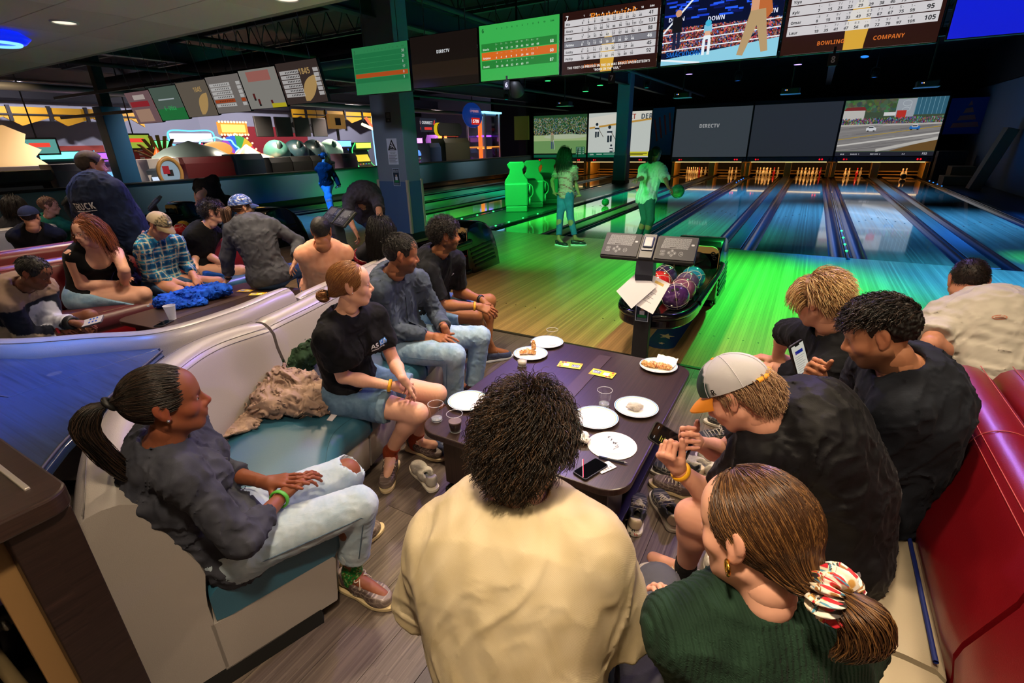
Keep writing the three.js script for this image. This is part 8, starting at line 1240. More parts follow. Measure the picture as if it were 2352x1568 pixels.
const clearCup = new THREE.MeshPhysicalMaterial({ color: 0xffffff, transmission: 1, thickness: 0, roughness: 0.04, ior: 1.45, specularIntensity: 0.8 });
function cup(label, x, z, y, liquid, o = {}) {
const t = thing('plastic_cup', label, 'cup', [x, y, z], 0, o.group || 'plastic cups on the near table'), h = o.h || 0.098, r0 = 0.027, r1 = o.r || 0.039;
mesh('wall', lathe([[r0, 0.002], [r1, h], [r1 + 0.0016, h + 0.0012], [r1 + 0.0018, h - 0.001], [r1 - 0.0002, h - 0.003]], 36), o.m || clearCup, t);
mesh('rim', new THREE.TorusGeometry(r1 + 0.0006, 0.0011, 6, 40).rotateX(Math.PI / 2).translate(0, h, 0), o.m || phys(0xe0e4ea, 0.2, { transparent: true, opacity: 0.6 }), t);
mesh('bottom', join([cyl(r0, r0, 0.002, 0, 0.0025, 0, 30), new THREE.TorusGeometry(r0, 0.0012, 6, 30).rotateX(Math.PI / 2).translate(0, 0.002, 0)]), o.m || phys(0xd8dce2, 0.15, { transparent: true, opacity: 0.45 }), t);
if (liquid) { const k = liquid[1], ra = r0 - 0.0008, rb = mix(r0, r1, k) - 0.0012; mesh('drink', lathe([[0.0005, 0.004], [ra, 0.004], [rb, h * k], [0.0005, h * k]], 30), liquid[0], t); if (liquid[2]) mesh('foam', cyl(rb, rb, 0.006, 0, h * k + 0.004, 0, 30), liquid[2], t); }
return t;
}
const ice = phys(0xc8d0d8, 0.15, { transmission: 0.7, thickness: 0.01, ior: 1.33 });
cup('clear plastic cup with a little water at the near left corner of the table', -0.88, 7.44, TY, [ice, 0.16]);
cup('clear plastic cup half full of dark cola', -0.735, 7.475, TY, [phys(0x1a0604, 0.08), 0.52, std(0x6a5a54, 0.5)]);
cup('clear plastic cup with ice next to the napkin plate', -0.17, 6.9, TY, [ice, 0.2]);
cup('clear plastic cup with a milky drink before the crust plate', -0.81, 6.65, TY, [phys(0xb8b4a8, 0.2), 0.36]);
cup('tall clear plastic cup standing on the far left plate', -0.79, 6.25, TY + 0.004, null, { h: 0.11 });
cup('white plastic cup at the corner of the table of the neighbours', -3.88, 7.2, TY, null, { m: phys(0xd8dce8, 0.4, { transmission: 0.25, thickness: 0 }), group: null, h: 0.12, r: 0.045 });
const crust = (name, label, x, z, y, pts, r, turn) => { const o = mesh(name, meshField({ add: pts.slice(1).map((p, i) => capsule(pts[i], p, r, r * 0.9, 0.015)), disp: (a, b, c) => 0.005 * noise3(a * 60, b * 60, c * 60) + 0.002 * noise3(a * 160, b * 160, c * 160) }, 0.003, (a, b, c, col) => col.set(0xc9904e).lerp(new THREE.Color(noise3(a * 70, b * 70, c * 70) > 0.25 ? 0xa8401c : 0xe8c890), clamp01(0.5 + noise3(a * 45 + 3, b * 45, c * 45)))), phys(0xffffff, 0.45, { vertexColors: true })); o.position.set(x, y, z); o.rotation.y = turn; return tag(o, label, 'food'); };
crust('bread_stick', 'browned cheesy bread stick on the far right plate', -0.05, 6.295, TY + 0.022, [[-0.075, 0, 0], [-0.02, 0.002, 0.006], [0.03, 0, 0.004], [0.08, 0, 0.012]], 0.018, 0.15);
crust('pizza_crust', 'bitten pizza crust lying flat on the plate behind the milky cup', -0.86, 6.49, TY + 0.02, [[-0.04, 0, 0], [0, 0.004, -0.01], [0.045, 0, 0]], 0.015, 0.5);
crust('pizza_crust', 'upright curved pizza crust leaning on the other crust', -0.825, 6.46, TY + 0.03, [[-0.01, -0.01, 0], [0.0, 0.025, 0], [-0.008, 0.06, -0.005]], 0.013, 0);
function crumple(name, label, pos, r, color, cat = 'napkin', turn = 0, k = [1, 0.5, 0.8]) {
const g = new THREE.IcosahedronGeometry(r, 4), p = g.attributes.position;
for (let i = 0; i < p.count; i++) { const x = p.getX(i), y = p.getY(i), z = p.getZ(i), n = 1 + 0.3 * Math.abs(noise3(x * 34, y * 34, z * 34)) - 0.28 * Math.abs(noise3(x * 60 + 5, y * 60, z * 60)) + 0.25 * noise3(x * 18, y * 18, z * 18); p.setXYZ(i, x * n * k[0], y * n * k[1], z * n * k[2]); }
const o = mesh(name, smooth(mergeVertices(g)), std(color, 0.8, { side: THREE.DoubleSide })); o.position.set(...pos); o.rotation.y = turn; return tag(o, label, cat);
}
crumple('crumpled_napkin', 'grey crumpled napkin on the plate near the right table edge', [-0.015, TY + 0.022, 6.86], 0.04, 0xb8b2ac, 'napkin', 0.4);
crumple('crumpled_napkin', 'white crumpled napkin sticking out under the upturned plate', [-0.155, TY + 0.022, 7.26], 0.045, 0xdcd8d4, 'napkin', 1.2, [0.8, 0.45, 1.2]);
{ const g = loft(Array.from({ length: 9 }, (_, i) => Array.from({ length: 9 }, (_, j) => V((i / 8 - 0.5) * 0.13, 0.014 + 0.006 * noise3(i * 0.6, j * 0.6, 1) + (j < 3 ? (3 - j) * 0.008 : 0), (j / 8 - 0.5) * 0.1)))); const o = mesh('paper_napkin', smooth(g), std(0xe8e4de, 0.8, { side: THREE.DoubleSide })); o.position.set(-0.01, TY + 0.008, 6.235); o.rotation.y = -0.1; tag(o, 'flat white napkin behind the bread stick', 'napkin'); }
const cardTex = canvasTex(256, 128, (c, w, h) => { c.fillStyle = '#e8c21a'; c.fillRect(0, 0, w, h); c.fillStyle = '#f4e27a'; c.fillRect(6, 6, w - 12, h - 12); c.fillStyle = '#e8c21a'; c.fillRect(8, 8, w - 16, h - 16); c.fillStyle = '#1c3a78'; c.beginPath(); c.roundRect(22, 26, 84, 62, 8); c.fill(); c.fillStyle = '#fff'; c.font = 'bold 32px sans-serif'; c.fillText('ZASTY', 14, 62); c.font = 'bold 14px sans-serif'; c.fillText('KITCHENS', 28, 80); for (const [x, y, q] of [[226, 20, '#c0401c'], [238, 60, '#e8842a'], [220, 106, '#5a1a10'], [190, 112, '#c0401c'], [16, 112, '#e8842a']]) { c.fillStyle = q; c.beginPath(); c.arc(x, y, 14, 0, 7); c.fill(); } c.fillStyle = '#f2ead0'; c.fillRect(138, 36, 62, 58); });
const cardMat = phys(0xffffff, 0.4, { map: cardTex });
function flyer(label, x, z, turn, y = TY) { const t = tag(mesh('menu_card', new THREE.BoxGeometry(0.15, 0.0012, 0.085), [M.white, M.white, cardMat, M.white, M.white, M.white]), label, 'card', 'yellow menu cards'); t.position.set(x, y + 0.004, z); t.rotation.y = turn; }
flyer('yellow menu card left of the groove in the near table', -0.54, 6.51, 3.3); flyer('yellow menu card right of the groove in the near table', -0.315, 6.53, 0.0); flyer('yellow menu card lying flat on the table of the neighbours', -3.9, 6.4, 0.6); flyer('yellow menu card by the hand of the person sitting on the table of the neighbours', -4.12, 6.38, 0.3);
function phone(label, pos, rot, on) {
const t = thing('smartphone', label, 'phone', pos); t.rotation.order = 'YXZ'; if (rot.isMatrix4) t.rotation.setFromRotationMatrix(rot, 'YXZ'); else t.rotation.set(...rot);
mesh('case', new THREE.ExtrudeGeometry(roundRect(0.074, 0.15, 0.011), { depth: 0.005, bevelEnabled: true, bevelSize: 0.0015, bevelThickness: 0.0015, bevelSegments: 2 }).translate(0, 0, -0.004), std(on === 'pink' ? 0x5a5660 : 0x1a1a1e, 0.5), t);
const tex = on === 'list' ? canvasTex(128, 256, (c, w, h) => { c.fillStyle = '#d8d6c8'; c.fillRect(0, 0, w, h); c.fillStyle = '#1a2a8a'; c.fillRect(26, 46, 80, 26); c.fillStyle = '#9a9a94'; for (let i = 0; i < 8; i++) c.fillRect(16, 90 + i * 17, 96 - (i % 3) * 14, 4); c.fillStyle = '#55555a'; c.fillRect(0, 228, w, 28); c.fillStyle = '#111'; c.fillRect(40, 0, 48, 12); }) : on === 'dark' ? canvasTex(128, 256, (c, w, h) => { c.fillStyle = '#0a0a0c'; c.fillRect(0, 0, w, h); c.fillStyle = '#d8c040'; for (let i = 0; i < 5; i++) c.fillRect(16, 60 + i * 13, 44 - (i % 2) * 12, 5); c.fillStyle = '#ccc'; c.fillRect(14, 20, 20, 5); c.fillRect(90, 20, 22, 5); c.fillRect(40, 246, 48, 3); }) : null;
mesh('screen', new THREE.ExtrudeGeometry(roundRect(0.069, 0.144, 0.009), { depth: 0.0008, bevelEnabled: false }).translate(0, 0, 0.0026), phys(0x050507, 0.08), t);
if (tex) mesh('display', new THREE.PlaneGeometry(0.064, 0.138).translate(0, 0, 0.0037), new THREE.MeshStandardMaterial({ color: 0x050505, roughness: 0.1, emissive: 0xffffff, emissiveMap: tex, emissiveIntensity: on === 'list' ? 0.75 : 0.6 }), t);
return t;
}
const aim = (upv, facing) => { const y = V3(upv).normalize(), z = V3(facing).addScaledVector(y, -V3(facing).dot(y)).normalize(); return new THREE.Matrix4().makeBasis(y.clone().cross(z), y, z); };
phone('black smartphone lying on the near right corner of the table', [-0.03, TY + 0.006, 7.45], [-Math.PI / 2, -0.35, 0], null);
phone('smartphone held by the man with the white cap', [0.312, 0.8, 7.6], aim([-0.85, 0.45, 0.15], [0.25, 0.75, 0.55]), 'dark');
phone('bright smartphone held by the man in the dark t-shirt', [0.668, 0.965, 7.05], aim([-0.35, 0.9, 0.1], [0.75, 0.25, 0.62]), 'list');
phone('smartphone lying by the white cup of the neighbours', [-3.82, TY + 0.006, 7.3], [-Math.PI / 2, 0.5, 0], null);
{ const t = phone('pale phone with blue dots in the hand of the boy in the hooded jacket', add3(PJ.P20.hdL, [0.05, 0.03, 0]), aim([0.7, 0.2, -0.5], [0.2, 0.9, 0.5]), 'pink'); const dm = std(0x2a5ad8, 0.5); mesh('back_shell', new THREE.BoxGeometry(0.07, 0.145, 0.002).translate(0, 0, 0.005), std(0xc8c8e0, 0.4), t); for (let i = 0; i < 6; i++) mesh('dot', cyl(0.008, 0.008, 0.001, -0.02 + (i % 2) * 0.03, -0.02 + (i >> 1) * 0.026, 0.0065, 12, Math.PI / 2), dm, t); }
{
const w = thing('white_card', 'white bar code card beside the black smartphone', 'card', [0.02, TY + 0.002, 7.405], -0.5);
mesh('sheet', new THREE.BoxGeometry(0.054, 0.0012, 0.086), std(0xe4e2e4, 0.4), w); mesh('print', new THREE.PlaneGeometry(0.05, 0.08).rotateX(-Math.PI / 2).translate(0, 0.001, 0), std(0xffffff, 0.4, { map: canvasTex(80, 128, (c, W, H) => { c.fillStyle = '#e4e2e4'; c.fillRect(0, 0, W, H); c.fillStyle = '#222'; for (let i = 0; i < 14; i++) c.fillRect(50, 20 + i * 6, 22, 1 + (i * 7) % 4); c.fillStyle = '#888'; c.fillRect(6, 20, 4, 80); c.fillRect(14, 30, 3, 60); c.fillStyle = '#222'; c.fillRect(0, 104, 30, 6); }) }), w);
const p = thing('pen', 'black ballpoint pen lying below the upturned plate', 'pen', [0.035, TY + 0.006, 7.345], 0.12);
mesh('barrel', rod([-0.065, 0, 0], [0.05, 0, 0], 0.005, 12), std(0x101624, 0.3), p); mesh('tip', cyl(0.005, 0.001, 0.016, 0.058, 0, 0, 10, 0, 0, -Math.PI / 2), M.steel, p); mesh('clip', rbox(0.04, 0.002, 0.004, 0.001, -0.045, 0.006, 0), std(0x2a4a9a, 0.3), p);
const s = thing('striped_straw', 'red and white striped straw under the black smartphone', 'straw', [-0.085, TY + 0.006, 7.475], 0); mesh('tube', rod([0, 0, -0.07], [0.05, 0, 0.05], 0.004, 10), std(0xd8d0d4, 0.4), s); mesh('stripe', rod([0.001, 0.0018, -0.07], [0.051, 0.0018, 0.05], 0.0028, 8), std(0xc82a4a, 0.4), s);
}
// ---------------------------------------------------------------- jackets
function clothHeap(name, label, add, color, color2, o = {}) { const t = thing(name, label, 'jacket'); mesh('cloth', meshField({ add, disp: (x, y, z) => { const n = noise3(x * 7, y * 7, z * 7), q = noise3(x * 11 + 2 * n, y * 11, z * 11), w = noise3(x * 24 + n, y * 20, z * 24 + q); return (o.amp || 0.03) * (0.55 - Math.abs(q) * 1.5) * 0.7 + 0.012 * (0.4 - Math.abs(w)) + 0.012 * n; }, clip: o.clip }, o.cell || 0.006, ((a, b) => (x, y, z, c) => c.copy(a).lerp(b, clamp01(0.5 + noise3(x * 16, y * 16, z * 16))))(new THREE.Color(color), new THREE.Color(color2)), (x, y, z) => [x + z, y]), clothMat(0xffffff, { vertexColors: true, side: THREE.DoubleSide }), t); return t; }
{
const j = clothHeap('rumpled_jacket', 'rumpled mauve brown jacket lying on the blue seat beside the polo woman', [flat([-1.76, 0.52, 7.72], [-1.56, 0.5, 7.66], 0.15, 0.13, [0, 1, 0], 2.0, 0.05), capsule([-1.8, 0.58, 7.66], [-1.7, 0.55, 7.58], 0.075, 0.06, 0.05), flat([-1.56, 0.49, 7.62], [-1.44, 0.48, 7.6], 0.1, 0.08, [0, 1, 0], 1.9, 0.05), flat([-1.76, 0.475, 7.84], [-1.72, 0.465, 8.12], 0.1, 0.045, [0, 1, 0], 4.5, 0.03), capsule([-1.6, 0.52, 7.74], [-1.74, 0.5, 7.86], 0.05, 0.045, 0.03)], 0x8f776a, 0xa48a7a, { clip: [[[0, 0.452, 0], [0, -1, 0]]] });
mesh('care_tag', new THREE.BoxGeometry(0.035, 0.002, 0.075).rotateX(0.25).rotateY(0.2).translate(-1.39, 0.462, 7.67), std(0xd8d4dc, 0.6), j, 'white care tag');
clothHeap('green_bag', 'dark green cloth bag behind the rumpled jacket', [flat([-1.9, 0.55, 7.6], [-1.82, 0.64, 7.42], 0.1, 0.08, [1, 0, 0.2], 1.6, 0.04)], 0x1e3020, 0x2c4430, { amp: 0.016 }).userData.category = 'bag';
clothHeap('blue_jacket', 'bright blue jacket bundled on the table of the neighbours', [flat([-4.32, 0.5, 7.0], [-4.22, 0.52, 6.62], 0.12, 0.1, [0, 1, 0], 1.6, 0.04), flat([-4.2, 0.52, 6.85], [-4.12, 0.52, 6.6], 0.09, 0.08, [0, 1, 0], 1.4, 0.04), capsule([-4.16, 0.48, 7.05], [-4.05, 0.48, 6.85], 0.05, 0.04, 0.04)], 0x0c3aa0, 0x1450c8, { amp: 0.026, cell: 0.008, clip: [[[0, 0.459, 0], [0, -1, 0]]] });
clothHeap('black_jacket', 'black jacket hanging over the red back beside the woman with glasses', [flat([-5.22, 0.9, 6.98], [-5.12, 0.55, 6.98], 0.11, 0.15, [1, 0, 0], 2.2, 0.04)], 0x0c0c0f, 0x17171b, { amp: 0.02, cell: 0.009 });
clothHeap('black_jacket', 'black jacket bundled on the red back at the left edge', [flat([-5.1, 0.86, 7.95], [-4.8, 0.84, 8.1], 0.12, 0.12, [0, 1, 0], 1.4, 0.04)], 0x0c0c10, 0x17171d, { amp: 0.02, cell: 0.009 });
}
// ---------------------------------------------------------------- loose shoes on the floor: [label, kind, right, toe, heel, lift, options]
const decal = (g, lines) => mesh('size_print', new THREE.PlaneGeometry(0.05, 0.045).translate(0, 0.045, 0.034), new THREE.MeshStandardMaterial({ transparent: true, alphaTest: 0.3, map: canvasTex(96, 86, (c) => { c.font = 'bold 36px sans-serif'; lines.forEach(([s, x, y, col]) => { c.fillStyle = col; c.fillText(s, x, y); }); }) }), g, 'printed shoe size');
for (const [label, kind, right, toe, heel, o, f] of [
['dark shoe with the numbers forty one, eight and ten on its heel, apart from the others', 'dark', false, [0.09, 6.98], [0.135, 7.25], { empty: true }, [['41', 22, 36, '#20201e'], ['8', 4, 76, '#20201e'], ['10', 46, 78, '#b02a1c']]],
['dark shoe with a cream heel lying next to the knee of the man with the cap', 'dark', true, [0.14, 6.91], [0.3, 7.13], { empty: true }, [['5', 60, 50, '#20201e']]],
['brown shoe with pale grid lines behind the dark shoe', 'bowling', true, [0.1, 6.83], [0.37, 6.86], { low: true }],
['worn dark shoe partly behind the wrist with the yellow band', 'dark', true, [0.07, 6.72], [0.34, 6.68], { empty: true }],
['white heeled shoe with a blue inside under the phone', 'slip', true, [0.12, 6.56], [0.39, 6.62], { empty: true, inside: 0x14307a }],
['pale low shoe at the right of the white heeled shoe', 'slip', false, [0.28, 6.44], [0.52, 6.56], { empty: true, inside: 0x3a3a46 }],
['dark sneaker with a patterned inside, nearest to the table of the far pair', 'dark', false, [0.23, 6.3], [0.46, 6.16], { empty: true, inside: 0x6ab0c8 }],
['dark striped sneaker under the face of the man with the cap', 'dark', true, [0.26, 6.02], [0.52, 6.0], { low: true }],
['off white slip on shoe beside the table panel', 'slip', true, [-1.17, 7.35], [-0.93, 7.46], { empty: true, inside: 0x8a90a8 }],
['blue slip on shoe half hidden under the near table', 'blue', false, [-1.16, 7.13], [-0.93, 7.2], { empty: true, inside: 0x1a3a9a }],
]) {
const g = shoe(kind, right, o), d = V(toe[0] - heel[0], 0, toe[1] - heel[1]).normalize();
g.name = numbered('loose_shoe'); scene.add(g); g.position.set(heel[0], 0.0, heel[1]); g.rotation.y = Math.atan2(-d.x, -d.z); tag(g, label, 'shoe', 'loose shoes by the near table');
if (f) decal(g, f);
}
{ const o = mesh('loose_lace', tube([[0.12, 0.05, 7.2], [0.07, 0.02, 7.2], [0.045, 0.004, 7.27], [0.07, 0.004, 7.33], [0.13, 0.004, 7.37], [0.16, 0.004, 7.36]], 0.0028, 60, 6), std(0xb8a98c, 0.8)); tag(o, 'long loose shoe lace trailing from the shoe with the numbers', 'shoe lace'); }
{ const o = mesh('hanging_cord', tube([[0.0, 0.5, 8.62], [-0.06, 0.3, 8.6], [-0.14, 0.02, 8.55], [-0.17, 0.006, 8.52]], 0.003, 40, 6), M.black); tag(o, 'thin black cord hanging to the floor beside the cream t-shirt', 'cord'); }
{ const t = thing('drink_cup', 'paper drink cup with an orange print beside the big man', 'cup', [-6.6, 1.0, 6.4]); mesh('wall', lathe([[0.03, 0], [0.04, 0.14], [0.042, 0.142]], 24), std(0xd8d4dc, 0.6), t); mesh('print', new THREE.CylinderGeometry(0.0388, 0.035, 0.07, 24, 1, true, 0.2, 1.6).translate(0, 0.07, 0), std(0xc86a3a, 0.6), t); mesh('stand', cyl(0.05, 0.05, 1.0, 0, -0.5, 0, 16), M.dark, t); }
// ---------------------------------------------------------------- the arcade beyond the low wall
const lit = (c, k = 1) => new THREE.MeshStandardMaterial({ color: 0x111111, emissive: c, emissiveIntensity: k, roughness: 0.5 });
const arcSpot = (x, y, z, c, i, a = 1.0) => spot([x, y, z], [x, 0, z], c, i, a, 1, 4);
for (const z of [1.5, -2.5, -7, -11.5]) spot([-11.8, 3.9, z], [-15, 0.9, z], 0xffeedd, 42, 0.55, 1, 4); arcSpot(-16.6, 3.7, -2.5, 0xffe8d0, 330); arcSpot(-17, 3.7, 2, 0xffe8d0, 260); arcSpot(-16.6, 3.7, -7, 0xffe0d0, 300); arcSpot(-16.6, 3.7, -12.5, 0xffe0d0, 300); for (const z of [-14, -8, -3, 2, 6.5]) spot([-21, 3.8, z], [-25, 2.1, z], 0xf4ecff, 55, 1.1, 1, 4);
struct('floor', box(22, 0.2, 36, -25, -0.11, -2.5), std(0x2a2a34, 0.5));
{ const w = structGroup('wall_left'); struct('red_wall_panel', box(0.1, 2.4, 5.0, -25.0, 1.6, -9.0), std(0xb8343a, 0.7), w); struct('lower_panel', box(0.1, 2.0, 3, -25.0, 1.0, 0.2), std(0xb84a3a, 0.7), w); struct('grey_panel', box(0.08, 1.9, 17, -25.04, 2.4, 3), std(0xb0b4c0, 0.8), w); struct('black_header', box(1.2, 1.5, 36, -24.4, 4.3, -2.5), std(0x17171b, 0.8), w); }
for (const [z, l, y] of [[0.7, 6, 2.95], [-13, 7, 3.3]]) { const t = thing('yellow_soffit', z > 0 ? 'long yellow cut out soffit at the left edge above the arcade' : 'yellow soffit with short bars above the arcade right of the column', 'soffit', [-23.4, y, z]); const p = [[-l / 2, 0.3], [l / 2, 0.3]]; for (let i = 0; i <= 14; i++) p.push([l / 2 - i * l / 14, -0.16 + 0.14 * ((i * 5) % 3 - 1)]); mesh('board', extrude(p, 0.08).rotateY(Math.PI / 2), std(0xd8a018, 0.6), t); for (let i = 0; i < 5; i++) mesh('bracket', box(0.12, 0.5, 0.1, 0.1, 0.1, -l / 2 + 0.8 + i * (l - 1.6) / 4), M.dark, t); mesh('rail', box(0.05, 0.05, l, 0.12, 0.06, 0), M.dark, t); }
function cabinet(label, x, z, turn, w, h, d, c, o = {}) {
const t = thing('arcade_cabinet', label, 'arcade machine', [x, 0, z], turn), bm = std(c, 0.55), prof = [[-d / 2, 0], [d / 2, 0], [d / 2, h * 0.42], [d * 0.3, h * 0.5], [d * 0.12, h * 0.82], [d * 0.42, h * 0.86], [d * 0.42, h], [-d * 0.38, h], [-d / 2, h * 0.9]];
mesh('body', crease(extrude(prof, w, 0.01).rotateY(-Math.PI / 2).translate(w / 2, 0, 0), 0.4), bm, t);
if (o.marquee) { mesh('marquee', rbox(w * 0.94, h * 0.12, 0.03, 0.008, 0, h * 0.93, d * 0.43), lit(o.marquee, o.mk || 1.6), t); }
mesh('screen', box(w * 0.8, h * 0.26, 0.02, 0, h * 0.67, d * 0.23, -0.5), lit(o.screen || 0x3a6ad0, 1.0), t);
mesh('control_panel', rbox(w * 0.92, 0.05, d * 0.28, 0.01, 0, h * 0.47, d * 0.36, 0.35), M.dark, t); for (let i = 0; i < 4; i++) mesh('button', cyl(0.022, 0.022, 0.03, (i - 1.5) * w * 0.18, h * 0.495, d * 0.36, 12), lit([0xff3040, 0xffd030, 0x30a0ff, 0x40ff70][i], 1.2), t);
mesh('coin_door', rbox(w * 0.4, h * 0.2, 0.02, 0.006, 0, h * 0.22, d / 2 + 0.006), M.steel, t);
if (o.label2) mesh('price_label', box(0.06, 0.09, 0.01, -w * 0.3, h * 0.8, -d / 2 - 0.004), M.white, t);
if (o.trim) for (const s of [-1, 1]) mesh('neon_trim', tube([[s * w / 2, 0.1, d / 2], [s * w / 2, h * 0.42, d / 2 + 0.01], [s * w / 2, h * 0.5, d * 0.3], [s * w / 2, h * 0.82, d * 0.13], [s * w / 2, h, d * 0.42]], 0.018, 40, 6), lit(o.trim, 3), t);
return t;
}
const A = Math.PI / 2; // facing -x, away from the lanes, so that backs are seen
cabinet('dark red cabinet back behind the low wall', -14.75, 0.53, -A, 1.4, 1.56, 0.7, 0x5a0f14, { label2: true, marquee: 0xff6040 });
cabinet('dark blue cabinet back beside the red cabinet', -14.8, -0.75, -A, 0.95, 1.6, 0.7, 0x16283c, { marquee: 0x60a0ff });
for (const [i, z] of [-1.88, -2.68, -3.48].entries()) cabinet(`black cabinet back ${['nearest to the striped tent', 'in the middle of the black row', 'at the far end of the black row'][i]}`, -14.9, z, -A, 0.78, 1.46, 0.8, 0x17140f, { label2: i === 1, marquee: 0x404040 });
cabinet('small purple grey cabinet at the right of the black row', -14.9, -4.86, -A, 0.7, 1.5, 0.7, 0x4a3a52, { marquee: 0x9060c0 });
cabinet('dark green cabinet behind the grey column', -14.9, -7.46, -A, 1.0, 1.95, 0.8, 0x122a26, { marquee: 0x30c0a0 });
cabinet('white cabinet with a round gold window behind the low wall', -14.85, 1.68, A, 0.8, 1.55, 0.7, 0xb8b0a8, { screen: 0xd8e8ff });
cabinet('grey side panel machine left of the blue column', -15.2, 3.55, -A, 0.9, 1.5, 0.8, 0x6a6a7c, { marquee: 0xc0c0ff });
cabinet('purple machine behind the big man', -16.4, 2.23, A, 0.8, 1.75, 0.8, 0x5a4070, { marquee: 0xb060ff, trim: 0x6a60ff, screen: 0x80d0ff });
cabinet('wide black framed machine at the left edge', -15.0, 5.0, A, 1.8, 1.4, 0.9, 0x241d14, { screen: 0x101010 });
cabinet('blue side panel machine before the skateboard', -14.9, -10.0, -A, 0.8, 1.8, 0.8, 0x15305a, { marquee: 0x3060ff });
cabinet('tall olive brown double cabinet under the skateboard', -14.95, -11.75, -A, 2.0, 2.0, 0.9, 0x2c2a18, { marquee: 0x606030 });
for (const [x, z, w, h, c, m, tr, s, l] of [[-21.2, -3.0, 0.9, 2.0, 0x2a2450, 0xff4060, 0xff60c0, 0x60ff90, 'bright machine with pink trim behind the red cabinet'], [-20.6, -1.0, 1.0, 2.1, 0x1a3a4a, 0x50ff70, 0x40ffd0, 0xff6030, 'machine with green letters left of the dome'], [-18.6, -8.0, 0.9, 2.0, 0x2a1a4a, 0x60a0ff, 0x4060ff, 0xff50a0, 'machine with blue neon behind the black row'], [-18.6, -9.2, 1.0, 1.9, 0x103a20, 0xb0ff40, 0x30ff60, 0xffe040, 'machine with green neon behind the black row'], [-19, -13.6, 1.0, 2.1, 0x3a1a3a, 0xff80ff, 0xb040ff, 0x60a0ff, 'machine with violet neon seen right of the grey column'], [-22, 1.2, 1.6, 1.8, 0x40464e, 0x60ffe0, 0x30c0ff, 0x30d0b0, 'wide teal screen machine at the left'], [-17.2, -13.6, 0.8, 2.2, 0x402060, 0xff9040, 0xc060ff, 0x80e0ff, 'slim machine with violet rings near the end of the arcade']]) cabinet(l, x, z, A, w, h, 0.9, c, { marquee: m, mk: 3, trim: tr, screen: s });
